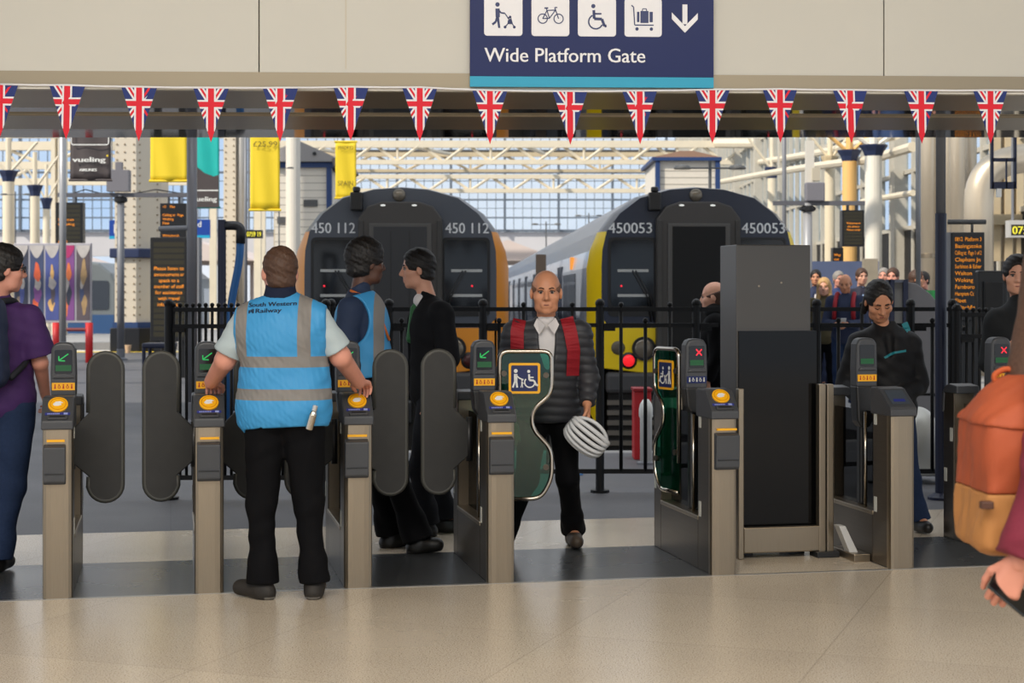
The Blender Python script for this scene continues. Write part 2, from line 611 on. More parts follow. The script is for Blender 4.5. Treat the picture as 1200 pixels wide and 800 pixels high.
# faint cover strip and nail marks on the fascia
mb = MB()
mb.M = FM
x = fx(405.5)
mb.box(x - 0.004, x + 0.002, -0.0015, 0.01, FZ + 0.1, 4.6)
struct(mb.build('trim_cover_strip', mat('strip_cream', rgb(190, 182, 164), 0.5)))
mb = MB()
mb.M = FM
mb.box(-5.0, 5.4, -0.006, 0.05, FZ - 0.012, FZ + 0.004)
struct(mb.build('trim_fascia_lip', mat('lip_white', rgb(218, 214, 204), 0.4)))
SOFMATTE = mat('soffit_satin', rgb(150, 138, 116), 0.28, 0.45, var=0.06, scale=1)
SOFGLOSS = mat('soffit_mirror', rgb(120, 112, 100), 0.05, 1.0, bump=0.02, scale=1.6)
SW = 5.2
edges = [(104.5, 0), (128, 1), (137, 0), (152, 1), (163, None)]
mb = MB()
mbm = MB()
for k in range(len(edges) - 1):
    dz = (FZ - H) * F
    y0, y1 = dz / (HY - edges[k][0]), dz / (HY - edges[k + 1][0])
    t0, t1 = (y0 - 8.6) / 2.7, (y1 - 8.6) / 2.7
    fa0, fa1 = FA * (1 - t0), FA * (1 - t1)
    q = [(-SW, y0 - SW * tan(fa0)), (SW + .2, y0 + SW * tan(fa0)), (SW + .2, y1 + SW * tan(fa1)), (-SW, y1 - SW * tan(fa1))]
    lift = 0.0 if edges[k][1] == 0 else 0.012
    (mb if edges[k][1] == 0 else mbm).prism(q, FZ + lift, FZ + 0.08, 'z')
struct(mb.build('ceiling_soffit_panels', SOFMATTE))
struct(mbm.build('ceiling_soffit_strips', SOFGLOSS))
mb = MB()
mb.box(-5.0, 5.3, 11.15, 11.27, FZ + 0.02, 4.6)
struct(mb.build('wall_fascia_rear', FASCIA))
ROOFM = mat('roof_underside', rgb(196, 186, 168), 0.8, var=0.08, scale=0.4)
mb = MB()
mb.box(-17, 17, -9, 18.4, 7.2, 7.6)  # unseen roof, extended past the concourse to keep sun off the train fronts
struct(mb.build('ceiling_concourse', ROOFM))
for yb_, xb_ in ((24.0, 14), (29.0, 6), (33.0, 5), (34.0, 5), (58.0, 5)):
    mb = MB()
    mb.box(-26, xb_, yb_ - .08, yb_ + .10, 7.0, 7.3)
    struct(mb.build('roof_cross_beam', ROOFM))
# ------------------------------------------------------------------ ticket gates
GW = 0.150
DV = 0.50                                   # display position through the gate
GLASSGREEN = glass_mat('green_glass', (0.20, 0.56, 0.46, 1), 0.05, body=rgb(30, 120, 84))
GLASSDARK = glass_mat('smoked_glass', (0.12, 0.12, 0.12, 1), 0.10)
def paddle_outline():
    o = [(0.0, 0.63), (0.085, 0.555), (0.083, 0.50)]
    c, r = 0.172, 0.088
    o += [(c + r * cos(pi + pi * k / 12), 0.512 + r * sin(pi + pi * k / 12)) for k in range(13)][1:]
    o += [(c + r * cos(pi * k / 12), 1.14 + r * sin(pi * k / 12)) for k in range(13)]
    o += [(0.083, 0.905), (0.0, 0.82)]
    return o
def paddle(g, side, ang=0.0, shift=0.0):
    """side +1 right, -1 left; ang swings the paddle open, away from the viewer"""
    M = Matrix.Translation((GW + shift if side > 0 else 0.0, 0.60, 0)) @ Matrix.Rotation(side * ang, 4, 'Z') @ Matrix.Diagonal((side, 1, 1, 1))
    mb = MB()
    mb.M = M
    mb.prism(paddle_outline(), -0.014, 0.014)
    pd = mb.build('paddle', RUBBER, g, bevel=0.006)
    mb = MB()
    mb.M = M
    o = paddle_outline()[1:-1]
    mb.tube([(a, 0.0, b) for a, b in o], 0.0155, 8)
    mb.build('edge_trim', EDGE, pd, smooth=True)
    mb = MB()
    mb.M = M
    mb.cyl((-0.005, 0, 0.60), (-0.005, 0, 0.85), 0.018)
    mb.build('hinge_post', DKPLASTIC, pd, smooth=True)
    return pd
def icon_strip(mb, x0, x1, y, z, h, n):
    """row of small pictograms: a head and a body each"""
    for k in range(n):
        x = x0 + (x1 - x0) * (k + 0.5) / n
        if k % 2 == 0:
            mb.prism(disc(x, z + h * 0.35, h * 0.16, 8), y - 0.001, y)
            mb.prism([(x - h * .18, z - h * .45), (x + h * .18, z - h * .45), (x + h * .12, z + h * .18), (x - h * .12, z + h * .18)], y - 0.001, y)
        else:
            ring(mb, x, z - h * .1, h * .26, h * .12, y - 0.001, y, n=8)
            mb.prism(disc(x - h * .05, z + h * .35, h * .14, 8), y - 0.001, y)
def display(g, kind, strip=YELLOW, w=0.136, cx=0.075, low=0.0):
    M = Matrix.Translation((cx, DV, 0))
    mb = MB()
    mb.M = M
    hw = w / 2
    prof = [(-hw * .98, 1.0), (hw * .98, 1.0), (hw, 1.12), (hw * .94, 1.255), (hw * .72, 1.284), (hw * .3, 1.292), (-hw * .3, 1.292), (-hw * .72, 1.284), (-hw * .94, 1.255), (-hw, 1.12)]
    mb.prism(prof, 0.0, 0.10)
    d = mb.build('display_head', PLASTIC, g, bevel=0.014, seg=3)
    mb = MB()
    mb.M = M
    mb.prism([(-hw * .95, 1.01), (hw * .95, 1.01), (hw * .8, 0.90 - low), (hw * .45, 0.86 - low), (-hw * .45, 0.86 - low), (-hw * .8, 0.90 - low)], 0.005, 0.11)
    mb.box(-0.03, 0.03, 0.03, 0.09, 0.3, 0.90)
    mb.build('display_neck', DKPLASTIC, d, bevel=0.012)
    mb = MB()
    mb.M = M
    mb.prism(rrect(-hw * .68, hw * .68, 1.125, 1.252, 0.008), -0.003, 0.01)
    mb.build('screen', BLACKSCREEN, d)
    mb = MB()
    mb.M = M
    if kind != 'blank':
        if kind == 'green':
            for a, b_ in (((0.03, 1.235), (-0.026, 1.192)), ((-0.028, 1.22), (-0.028, 1.19)), ((-0.028, 1.19), (0.01, 1.188))):
                stroke(mb, [(a[0] * .85, 1.212 + (a[1] - 1.212) * .8), (b_[0] * .85, 1.212 + (b_[1] - 1.212) * .8)], 0.006, -0.005, -0.003)
            mb.build('lit_arrow', GREENLED, d)
        else:
            stroke(mb, [(-0.004, 1.232), (0.030, 1.196)], 0.007, -0.005, -0.003)
            stroke(mb, [(-0.004, 1.196), (0.030, 1.232)], 0.007, -0.005, -0.0035)
            mb.build('lit_cross', REDLED, d)
    mb = MB()
    mb.M = M
    mb.box(-hw * .6, hw * .6, -0.005, 0.0, 1.138, 1.17)
    mb.build('green_bar', GREENDIM, d)
    mb = MB()
    mb.M = M
    mb.prism([(-hw * .85, 1.10), (hw * .85, 1.10), (hw * .6, 1.118), (0, 1.123), (-hw * .6, 1.118)], -0.012, 0.01)
    mb.build('brow', PLASTIC, d, bevel=0.004)
    if strip is not None:
        mb = MB()
        mb.M = M
        mb.box(-hw * .88, hw * .88, -0.004, 0.005, 1.035, 1.075)
        st = mb.build('pictogram_strip', strip, d)
        mb = MB()
        mb.M = M
        icon_strip(mb, -hw * .8, hw * .8, -0.004, 1.055, 0.026, 5)
        mb.build('pictograms', REDICON if strip is YELLOW else OFFWHITE, st)
    return d
def ticket_gate(label, px, kind='green', paddles=(), reader=True, slot=True, v7=None, strip=YELLOW, slot_x=(0.012, 0.132), low=0.0, angs=None, pshift=0.0, group='ticket gates'):
    u = u_at(px) if v7 is None else u_at(px, v7)
    g = thing('ticket_gate', label, 'ticket gate', uv(u, 0), TH, group)
    # front post
    mb = MB()
    mb.prism([(0.0, 0.03), (0.006, 0.012), (0.02, 0.003), (0.045, 0.0), (GW - 0.045, 0.0), (GW - 0.02, 0.003), (GW - 0.006, 0.012), (GW, 0.03), (GW, 0.055), (0.0, 0.055)], 0.0, 0.865, 'z')
    mb.build('front_post', STEEL, g)
    mb = MB()
    mb.box(0.004, GW - 0.004, 0.055, 0.255, 0.0, 0.87)
    mb.build('side_cabinet', DARKSTEEL, g, bevel=0.004)
    # reader head
    mb = MB()
    if reader:
        prof = [(-0.014, 0.862), (-0.014, 0.905), (-0.004, 0.914), (0.105, 1.016), (0.125, 1.022), (0.25, 1.022), (0.27, 1.01), (0.27, 0.862)]
    else:
        prof = [(-0.010, 0.862), (-0.010, 0.90), (0.0, 0.915), (0.15, 1.01), (0.19, 1.018), (0.27, 1.018), (0.27, 0.862)]
    mb.prism(prof, -0.005, GW + 0.005, 'x')
    rd = mb.build('reader_head', PLASTIC, g, bevel=0.008, seg=3)
    # slope plane of the reader: from (-.004,.914) to (.20,1.012)
    sl = atan2(0.102, 0.109)
    SM = Matrix.Translation((GW / 2, -0.004, 0.914)) @ Matrix.Rotation(-(pi / 2 - sl), 4, 'X')
    if reader:
        mb = MB()
        mb.M = SM
        mb.prism(disc(0, 0.100, 0.050, 28, 0.050), -0.010, 0.005)
        td = mb.build('touch_pad', YELLOW, rd, bevel=0.003)
        mb = MB()
        mb.M = SM
        ring(mb, 0, 0.100, 0.039, 0.003, -0.0112, -0.0095)
        mb.build('pad_ring', mat('deep_amber', rgb(206, 128, 10), 0.4), td)
        mb = MB()
        mb.M = SM
        mb.prism([(-0.026, 0.096), (-0.012, 0.114), (0.010, 0.116), (0.026, 0.106), (0.012, 0.103), (0.018, 0.092), (0.0, 0.086), (-0.018, 0.086)], -0.0125, -0.009)
        mb.build('hand_symbol', WHITE, td)
        mb = MB()
        mb.M = SM
        mb.box(-0.062, 0.062, -0.0014, 0.002, 0.030, 0.048)
        lb = mb.build('blue_label', STICKERBLUE, rd)
        mb = MB()
        mb.M = SM
        for k in range(7):
            mb.box(-0.05 + k * 0.009, -0.044 + k * 0.009, -0.002, -0.001, 0.035, 0.043)
        mb.box(0.03, 0.05, -0.002, -0.001, 0.033, 0.046)
        mb.build('label_print', mat('label_pale_blue', rgb(150, 160, 215), 0.5), lb)
        mb = MB()
        mb.M = SM
        mb.prism(rrect(-0.05, 0.05, -0.004, 0.024, 0.006), -0.012, 0.003)
        ts = mb.build('ticket_mouth', PLASTIC, rd, bevel=0.002)
        mb = MB()
        mb.M = SM
        mb.box(-0.038, 0.038, -0.0135, -0.004, 0.006, 0.015)
        mb.build('mouth_slot', DKPLASTIC, ts)
    else:
        mb = MB()
        mb.M = Matrix.Translation((GW / 2, 0.0, 0.915)) @ Matrix.Rotation(-(pi / 2 - atan2(0.095, 0.15)), 4, 'X')
        mb.box(-0.035, 0.035, -0.0025, 0.002, 0.05, 0.075)
        mb.build('blue_label', STICKERBLUE, rd)
        mb = MB()
        mb.M = Matrix.Translation((GW / 2, 0.0, 0.915)) @ Matrix.Rotation(-(pi / 2 - atan2(0.095, 0.15)), 4, 'X')
        mb.box(-0.055, 0.055, -0.002, 0.002, 0.03, 0.16)
        mb.build('smooth_plate', mat('slate_plastic', rgb(66, 74, 84), 0.3), rd)
    if slot:
        a, b_ = slot_x
        mb = MB()
        mb.prism([(0.0, 0.79), (-0.050, 0.775), (-0.042, 0.60), (-0.028, 0.585), (0.0, 0.585)], a, b_, 'x')
        bx = mb.build('ticket_box', PLASTIC, g, bevel=0.006, seg=3)
        mb = MB()
        mb.box(a + 0.008, b_ - 0.008, -0.0525, -0.02, 0.64, 0.642)
        mb.build('box_seam', DKPLASTIC, bx)
        mb = MB()
        mb.box(a + 0.016, b_ - 0.006, -0.012, 0.002, 0.80, 0.812)
        mb.build('yellow_mark', YELLOW, bx)
    # low middle, its ledge, the smoked screens and the rods the paddle slides between
    mb = MB()
    mb.box(0.004, GW - 0.004, 0.255, 0.985, 0.0, 0.29)
    bs = mb.build('low_base', DARKSTEEL, g, bevel=0.004)
    mb = MB()
    mb.box(0.0, GW, 0.25, 0.985, 0.275, 0.30)
    mb.build('ledge', STEEL, bs, bevel=0.004)
    mb = MB()
    mb.box(0.07, 0.08, 0.27, 0.98, 0.30, 0.86)
    mb.build('smoked_panel', GLASSDARK, g)
    for s in (0.03, GW - 0.03):
        mb = MB()
        mb.cyl((s, 0.42, 0.30), (s, 0.42, 0.86), 0.009)
        mb.build('rod', STEEL2, g, smooth=True)
    # rear post
    mb = MB()
    mb.box(0.012, GW - 0.012, 0.982, 1.0, 0.29, 0.93)
    mb.build('rear_face', STEEL, g)
    mb = MB()
    mb.box(0.004, GW - 0.004, 0.985, LG, 0.0, 0.93)
    rp_ = mb.build('rear_post', DARKSTEEL, g, bevel=0.004)
    mb = MB()
    mb.prism([(0.93, 0.925), (0.93, 0.975), (1.04, 0.985), (1.10, 0.97), (LG + 0.012, 0.92), (LG + 0.012, 0.80), (LG - 0.01, 0.80), (LG - 0.02, 0.925)], -0.003, GW + 0.003, 'x')
    mb.build('rear_cap', PLASTIC, rp_, bevel=0.008)
    for s in (0, 1):
        xx = (0.001, 0.0045) if s == 0 else (GW - 0.0045, GW - 0.001)
        for zz, yy in ((0.62, 1.0), (0.80, 0.20), (0.30, 0.20), (0.36, 1.08)):
            mb = MB()
            mb.box(xx[0], xx[1], yy, yy + 0.035, zz, zz + 0.085)
            mb.build('white_sticker', OFFWHITE, g)
    display(g, kind, strip, low=low)
    for k, s in enumerate(paddles):
        paddle(g, s, (angs or [0, 0])[k], pshift)
    return g
G1 = ticket_gate('ticket gate beside the person in the purple polo shirt, one closed paddle on its right', 49.2, paddles=(1,), slot_x=(0.008, 0.118), pshift=-0.03)
G2 = ticket_gate('ticket gate under the left hand of the man in the blue vest', 228, paddles=(-1, 1))
G4 = ticket_gate('ticket gate under the right hand of the man in the blue vest', 403.5, paddles=(-1, 1), slot_x=(0.0, 0.125))
G3 = ticket_gate('ticket gate with a grey paddle on one side and a green glass leaf opposite', 571.7, paddles=(-1,), slot_x=(0.004, 0.136))
G5 = ticket_gate('ticket gate showing a red cross beside the dark cabinet, green glass leaf open', 834, kind='cross', strip=NAVY, slot_x=(0.012, 0.148))
G6 = ticket_gate('ticket gate without ticket box or yellow pad, in front of the woman looking down', 1044, kind='blank', reader=False, slot=False, paddles=(1,), angs=[1.1], low=0.10)
G7 = ticket_gate('ticket gate partly behind the orange backpack, red cross on its display', 1117.5, kind='cross', v7=0.98, reader=False, slot=False, paddles=(1,), angs=[1.2])
# slanted plate at the foot of the gate without pad
mb = MB()
mb.prism([(-0.02, 0.0), (-0.075, 0.0), (-0.16, 0.20), (-0.12, 0.20)], 0.36, 0.44)
fp = mb.build('foot_bracket', mat('pale_plate', rgb(196, 196, 194), 0.4), G6, bevel=0.003)
mb = MB()
mb.box(-0.10, 0.0, 0.28, 0.62, 0.0, 0.045)
mb.build('foot_rail', STEEL, fp, bevel=0.004)
# ------------------------------------------------------------------ glass leaves of the wide gate
LEAF = [(0.02, 0.56), (0.02, 1.226), (0.318, 1.226), (0.318, 0.985), (0.205, 0.89), (0.205, 0.785), (0.318, 0.665), (0.318, 0.50), (0.255, 0.385), (0.03, 0.385)]
def pict_person(mb, x, z, s, y0, y1):
    mb.prism(disc(x, z + 0.9 * s, 0.11 * s, 10), y0, y1)
    stroke(mb, [(x, z + 0.74 * s), (x, z + 0.36 * s)], 0.19 * s, y0, y1)
    stroke(mb, [(x - 0.02 * s, z + 0.4 * s), (x - 0.16 * s, z)], 0.10 * s, y0, y1)
    stroke(mb, [(x + 0.03 * s, z + 0.4 * s), (x + 0.08 * s, z)], 0.10 * s, y0, y1)
    stroke(mb, [(x, z + 0.68 * s), (x + 0.22 * s, z + 0.5 * s), (x + 0.42 * s, z + 0.42 * s)], 0.07 * s, y0, y1)
def pict_wheelchair(mb, x, z, s, y0, y1):
    mb.prism(disc(x - 0.08 * s, z + 0.92 * s, 0.09 * s, 10), y0, y1)
    stroke(mb, [(x - 0.06 * s, z + 0.76 * s), (x - 0.04 * s, z + 0.42 * s), (x + 0.22 * s, z + 0.40 * s), (x + 0.36 * s, z + 0.12 * s), (x + 0.46 * s, z + 0.16 * s)], 0.11 * s, y0, y1)
    stroke(mb, [(x - 0.04 * s, z + 0.58 * s), (x + 0.2 * s, z + 0.58 * s)], 0.07 * s, y0, y1)
    ring(mb, x - 0.02 * s, z + 0.30 * s, 0.29 * s, 0.075 * s, y0, y1, radians(140), radians(350), 16)
def leaf(g, M, mirror=1):
    M = M @ Matrix.Diagonal((mirror, 1, 1, 1))
    pts = arcpts([(a, 0, b) for a, b in LEAF], 0.055, 6)
    mb = MB()
    mb.M = M
    mb.prism([(p.x, p.z) for p in pts], -0.005, 0.005)
    gl = mb.build('glass_leaf', GLASSGREEN, g)
    mb = MB()
    mb.M = M
    mb.tube(pts, 0.0135, 10)
    mb.build('tube_frame', STEEL2, gl, smooth=True)
    mb = MB()
    mb.M = M
    mb.prism(rrect(0.072, 0.252, 0.985, 1.16, 0.014), -0.014, -0.006)
    sg = mb.build('access_sign', YELLOW, gl)
    mb = MB()
    mb.M = M
    mb.prism(rrect(0.086, 0.238, 0.999, 1.146, 0.008), -0.0155, -0.0135)
    mb.build('sign_field', NAVY, sg)
    mb = MB()
    mb.M = M
    pict_person(mb, 0.112, 1.02, 0.105, -0.017, -0.015)
    pict_person(mb, 0.148, 1.02, 0.045, -0.017, -0.015)
    pict_wheelchair(mb, 0.194, 1.02, 0.10, -0.017, -0.015)
    mb.build('sign_pictogram', WHITE, sg)
    for dx, dz in ((0.045, 1.10), (0.285, 1.09), (0.285, 0.565), (0.05, 0.62)):
        mb = MB()
        mb.M = M
        mb.cyl((dx, -0.016, dz), (dx, 0.016, dz), 0.017, n=12)
        mb.build('clamp', DARKSTEEL, gl, smooth=False)
    return gl
leaf(G3, Matrix.Translation((GW + 0.004, 0.56, 0)) @ Matrix.Rotation(-TH * 0.9, 4, 'Z'))
leaf(G5, Matrix.Translation((0.010, 0.60, 0)) @ Matrix.Rotation(radians(-78), 4, 'Z'), -1)
# ------------------------------------------------------------------ dark cabinet and rail between two gates
BV = 0.60
CAB = thing('information_cabinet', 'tall dark grey cabinet with black glass front standing between two ticket gates', 'cabinet', uv(u_at(863, BV), BV), TH)
cw = u_at(950, BV) - u_at(863, BV)
mb = MB()
mb.box(0, cw, 0.0, 0.30, 0.06, 1.845)
mb.build('casing', mat('cabinet_grey', rgb(78, 76, 74), 0.35, 0.3, var=0.04, scale=2), CAB, bevel=0.006)
mb = MB()
mb.box(0.01, cw + 0.03, -0.018, -0.001, 0.15, 1.335)
mb.build('glass_front', mat('black_gloss', rgb(8, 8, 9), 0.10, spec=0.28), CAB)
for zz in (1.60, 1.62):
    mb = MB()
    mb.cyl((0.14 + (zz - 1.6) * 7, -0.002, zz), (0.14 + (zz - 1.6) * 7, 0.003, zz), 0.006, n=10)
    mb.build('screw', STEEL, CAB)
mb = MB()
mb.box(0.02, 0.12, 0.05, 0.2, 0.0, 0.06)
mb.box(cw - 0.12, cw - 0.02, 0.05, 0.2, 0.0, 0.06)
mb.build('foot', DKPLASTIC, CAB)
u0, u1 = u_at(864, BV - .08), u_at(974, BV - .08)
RL = thing('barrier_rail', 'low brushed steel rail and posts at the foot of the dark cabinet', 'rail', uv(u0, BV - 0.10), TH)
mb = MB()
mb.box(0.035, u1 - u0 - 0.07, 0.0, 0.05, 0.035, 0.185)
mb.build('bottom_rail', STEEL, RL, bevel=0.006)
mb = MB()
mb.box(0.0, 0.035, 0.0, 0.05, 0.0, 1.0)
mb.build('post', STEEL, RL, bevel=0.005)
for k in (0, 1):
    mb = MB()
    mb.box(u1 - u0 - 0.085 + k * 0.05, u1 - u0 - 0.043 + k * 0.05, -0.005, 0.05, 0.0, 1.02)
    mb.build('post', STEEL, RL, bevel=0.005)
mb = MB()
mb.box(u1 - u0 - 0.11, u1 - u0 + 0.03, -0.04, 0.09, 0.0, 0.035)
mb.build('floor_bracket', DKPLASTIC, RL, bevel=0.005)
# ------------------------------------------------------------------ implicit-surface modeller for bodies and clothes
def rotz(a):
    c, s = cos(a), sin(a)
    return np.array([[c, -s, 0], [s, c, 0], [0, 0, 1.0]])
def rotx(a):
    c, s = cos(a), sin(a)
    return np.array([[1, 0, 0], [0, c, -s], [0, s, c]])
def roty(a):
    c, s = cos(a), sin(a)
    return np.array([[c, 0, s], [0, 1, 0], [-s, 0, c]])
A3 = lambda p: np.array([float(p[0]), float(p[1]), float(p[2])])
class Blob:
    def __init__(s, h=0.008):
        s.h, s.ops = h, []
    def cone(s, a, b, ra, rb=None, k=0.02, sub=False, flat=None, end=None):
        """round cone; flat = (unit direction, factor) squashes it along that direction"""
        a, b = A3(a), A3(b)
        rb = ra if rb is None else rb
        m = max(ra, rb)
        def f(X):
            if flat is not None:
                d, q = flat
                X = X + ((X - a) @ d)[..., None] * d * (1 / q - 1)
            ba = b - a
            t = np.clip(((X - a) @ ba) / max(1e-9, ba @ ba), 0, 1)
            d_ = np.linalg.norm(X - a - t[..., None] * ba, axis=-1) - (ra + (rb - ra) * t)
            if end is not None:
                d_ = np.maximum(d_, (X - A3(end[0])) @ unit(A3(end[1])))
            return d_
        s.ops.append((sub, f, np.minimum(a, b) - m, np.maximum(a, b) + m, k))
        return s
    def ell(s, c, r, R=None, k=0.02, sub=False):
        c, r = A3(c), A3(r)
        R = np.eye(3) if R is None else R
        def f(X):
            q = (X - c) @ R
            k0 = np.linalg.norm(q / r, axis=-1)
            k1 = np.linalg.norm(q / (r * r), axis=-1)
            return k0 * (k0 - 1) / np.maximum(k1, 1e-6)
        e = np.sqrt(((R * r) ** 2).sum(1))
        s.ops.append((sub, f, c - e, c + e, k))
        return s
    def boxy(s, c, r, R=None, rad=0.01, k=0.01, sub=False):
        c, r = A3(c), A3(r)
        R = np.eye(3) if R is None else R
        def f(X):
            q = np.abs((X - c) @ R) - (r - rad)
            return np.linalg.norm(np.maximum(q, 0), axis=-1) + np.minimum(q.max(-1), 0) - rad
        e = np.abs(R) @ r
        s.ops.append((sub, f, c - e, c + e, k))
        return s
    def cut(s, p, n, k=0.006, box=None):
        """remove everything on the side the normal points to"""
        p, n = A3(p), A3(n)
        n = n / np.linalg.norm(n)
        lo, hi = (None, None) if box is None else (A3(box[0]), A3(box[1]))
        s.ops.append(('cut', lambda X: -((X - p) @ n), lo, hi, k))
        return s
    def folds(s, amp, freq, seed=0, stretch=(1, 1, 1)):
        r = np.random.RandomState(seed)
        D_ = r.normal(size=(5, 3)) * np.array(stretch)
        ph = r.uniform(0, 6.28, 5)
        def g(X):
            o = 0
            for q in range(5):
                o = o + np.sin((X @ D_[q]) * freq * (0.6 + 0.3 * q) + ph[q] + 1.5 * np.sin((X @ D_[(q + 2) % 5]) * freq * .5))
            return o * amp / 5
        s.ops.append(('disp', g, None, None, 0))
        return s
    def fn(s, g):
        s.ops.append(('disp', g, None, None, 0))
        return s
    def mesh(s):
        h = s.h
        adds = [o for o in s.ops if o[0] is False]
        lo = np.min([o[2] for o in adds], axis=0) - 3 * h - 0.01
        hi = np.max([o[3] for o in adds], axis=0) + 3 * h + 0.01
        n = np.ceil((hi - lo) / h).astype(int) + 1
        ax = [lo[q] + h * np.arange(n[q]) for q in range(3)]
        Dg = np.full(tuple(n), 0.5)
        for kind, f, l, u, k in s.ops:
            if l is None:
                sl = (slice(None),) * 3
            else:
                pad = k * 1.2 + 3 * h
                i0 = np.clip(np.floor((l - pad - lo) / h).astype(int), 0, n - 1)
                i1 = np.clip(np.ceil((u + pad - lo) / h).astype(int) + 1, 1, n)
                if np.any(i1 <= i0):
                    continue
                sl = tuple(slice(i0[q], i1[q]) for q in range(3))
            X = np.stack(np.meshgrid(ax[0][sl[0]], ax[1][sl[1]], ax[2][sl[2]], indexing='ij'), axis=-1)
            d0 = Dg[sl]
            if kind == 'disp':
                m = np.abs(d0) < 0.05
                if m.any():
                    d0 = d0.copy()
                    d0[m] += f(X[m])
                    Dg[sl] = d0
                continue
            d1 = f(X)
            if kind is False:
                hh = np.clip(0.5 + 0.5 * (d0 - d1) / k, 0, 1)
                Dg[sl] = d0 * (1 - hh) + d1 * hh - k * hh * (1 - hh)
            else:
                d1 = -d1
                hh = np.clip(0.5 - 0.5 * (d0 - d1) / k, 0, 1)
                Dg[sl] = d0 * (1 - hh) + d1 * hh + k * hh * (1 - hh)
        return nets(Dg, lo, h)
def nets(Dg, lo, h):
    S = Dg < 0
    nx, ny, nz = Dg.shape
    cnt = np.zeros((nx - 1, ny - 1, nz - 1), np.int8)
    for a in (0, 1):
        for b in (0, 1):
            for c in (0, 1):
                cnt += S[a:nx - 1 + a, b:ny - 1 + b, c:nz - 1 + c]
    act = (cnt > 0) & (cnt < 8)
    I = np.argwhere(act)
    idx = np.full(act.shape, -1, np.int64)
    idx[act] = np.arange(len(I))
    acc = np.zeros((len(I), 3))
    num = np.zeros(len(I))
    for axis in range(3):
        o1, o2 = [q for q in range(3) if q != axis]
        for a in (0, 1):
            for b in (0, 1):
                c0 = np.zeros(3, int)
                c0[o1], c0[o2] = a, b
                c1 = c0.copy()
                c1[axis] = 1
                p0, p1 = I + c0, I + c1
                d0 = Dg[p0[:, 0], p0[:, 1], p0[:, 2]]
                d1 = Dg[p1[:, 0], p1[:, 1], p1[:, 2]]
                m = (d0 < 0) != (d1 < 0)
                t = np.where(m, d0 / np.where(m, d0 - d1, 1), 0)
                pt = np.tile(c0.astype(float), (len(I), 1))
                pt[:, axis] += t
                acc[m] += pt[m]
                num[m] += 1
    V = (I + acc / num[:, None]) * h + lo
    Fs = []
    for axis in range(3):
        o1, o2 = [(1, 2), (2, 0), (0, 1)][axis]
        sa = [slice(None)] * 3
        sb = [slice(None)] * 3
        sa[axis], sb[axis] = slice(0, -1), slice(1, None)
        E = S[tuple(sa)] != S[tuple(sb)]
        sub = [slice(1, -1)] * 3
        sub[axis] = slice(None)
        m = np.zeros_like(E)
        m[tuple(sub)] = E[tuple(sub)]
        e = np.argwhere(m)
        if not len(e):
            continue
        u = np.zeros(3, int)
        v = np.zeros(3, int)
        u[o1], v[o2] = 1, 1
        q = [idx[tuple((e - du).T)] for du in (u + v, v, 0 * u, u)]
        Q = np.stack(q, 1)
        inside = S[tuple(e.T)]
        Q[~inside] = Q[~inside][:, ::-1]
        Fs.append(Q)
    return V, np.concatenate(Fs)
def blob_obj(name, parts, m, parent):
    """parts: Blob or list of Blobs, joined into one mesh"""
    parts = parts if isinstance(parts, list) else [parts]
    Vs, Fs, off = [], [], 0
    for b in parts:
        V, Q = b.mesh() if isinstance(b, Blob) else b
        Vs.append(V)
        Fs.append(Q + off)
        off += len(V)
    V, Q = np.concatenate(Vs), np.concatenate(Fs)
    me = bpy.data.meshes.new(name)
    me.vertices.add(len(V))
    me.vertices.foreach_set('co', V.ravel())
    me.loops.add(Q.size)
    me.loops.foreach_set('vertex_index', Q.ravel().astype(np.int32))
    me.polygons.add(len(Q))
    me.polygons.foreach_set('loop_start', np.arange(0, Q.size, 4, dtype=np.int32))
    me.polygons.foreach_set('loop_total', np.full(len(Q), 4, np.int32))
    me.update(calc_edges=True)
    me.validate()
    me.materials.append(m)
    me.shade_smooth()
    o = bpy.data.objects.new(name, me)
    COL.objects.link(o)
    if parent is not None:
        o.parent = parent
    return o
# ------------------------------------------------------------------ people
def skin_mat(name, c):
    m = mat(name, c, 0.5, var=0.08, scale=25)
    b = m.node_tree.nodes['Principled BSDF']
    b.inputs['Subsurface Weight'].default_value = 0.0
    return m
SK_LIGHT = skin_mat('skin_light', rgb(214, 158, 132))
SK_PINK = skin_mat('skin_pink', rgb(216, 150, 128))
SK_DARK = skin_mat('skin_deep_brown', rgb(88, 56, 42))
SK_TAN = skin_mat('skin_tan', rgb(204, 142, 108))
EYEW = mat('eye_white', rgb(150, 142, 136), 0.4)
IRIS = mat('eye_dark', rgb(30, 22, 18), 0.3)
HAIR_DK = mat('hair_black', rgb(20, 16, 15), 0.55, var=0.3, scale=90, bump=0.3)
HAIR_BR = mat('hair_brown', rgb(72, 48, 34), 0.6, var=0.3, scale=90, bump=0.3)
HAIR_BL = mat('hair_blonde', rgb(190, 150, 96), 0.55, var=0.3, scale=60, bump=0.3)
HAIR_GR = mat('hair_grey', rgb(140, 134, 128), 0.6, var=0.2, scale=60, bump=0.3)
BLACKCLOTH = mat('black_cloth', rgb(10, 10, 13), 0.85, var=0.2, scale=30, bump=0.15, spec=.15)
NAVYCLOTH = mat('navy_cloth', rgb(30, 38, 58), 0.85, var=0.15, scale=30, bump=0.15, spec=.15)
DENIM = mat('denim', rgb(38, 52, 80), 0.85, var=0.2, scale=60, bump=0.2, spec=.15)
SHOE = mat('shoe_black', rgb(20, 19, 18), 0.45)
SHOEBR = mat('shoe_brown', rgb(66, 54, 42), 0.6, var=0.2, scale=40)
SOLE = mat('shoe_sole', rgb(70, 66, 60), 0.7)
SHIRTW = mat('white_shirt', rgb(214, 210, 210), 0.8, bump=0.1, scale=30)

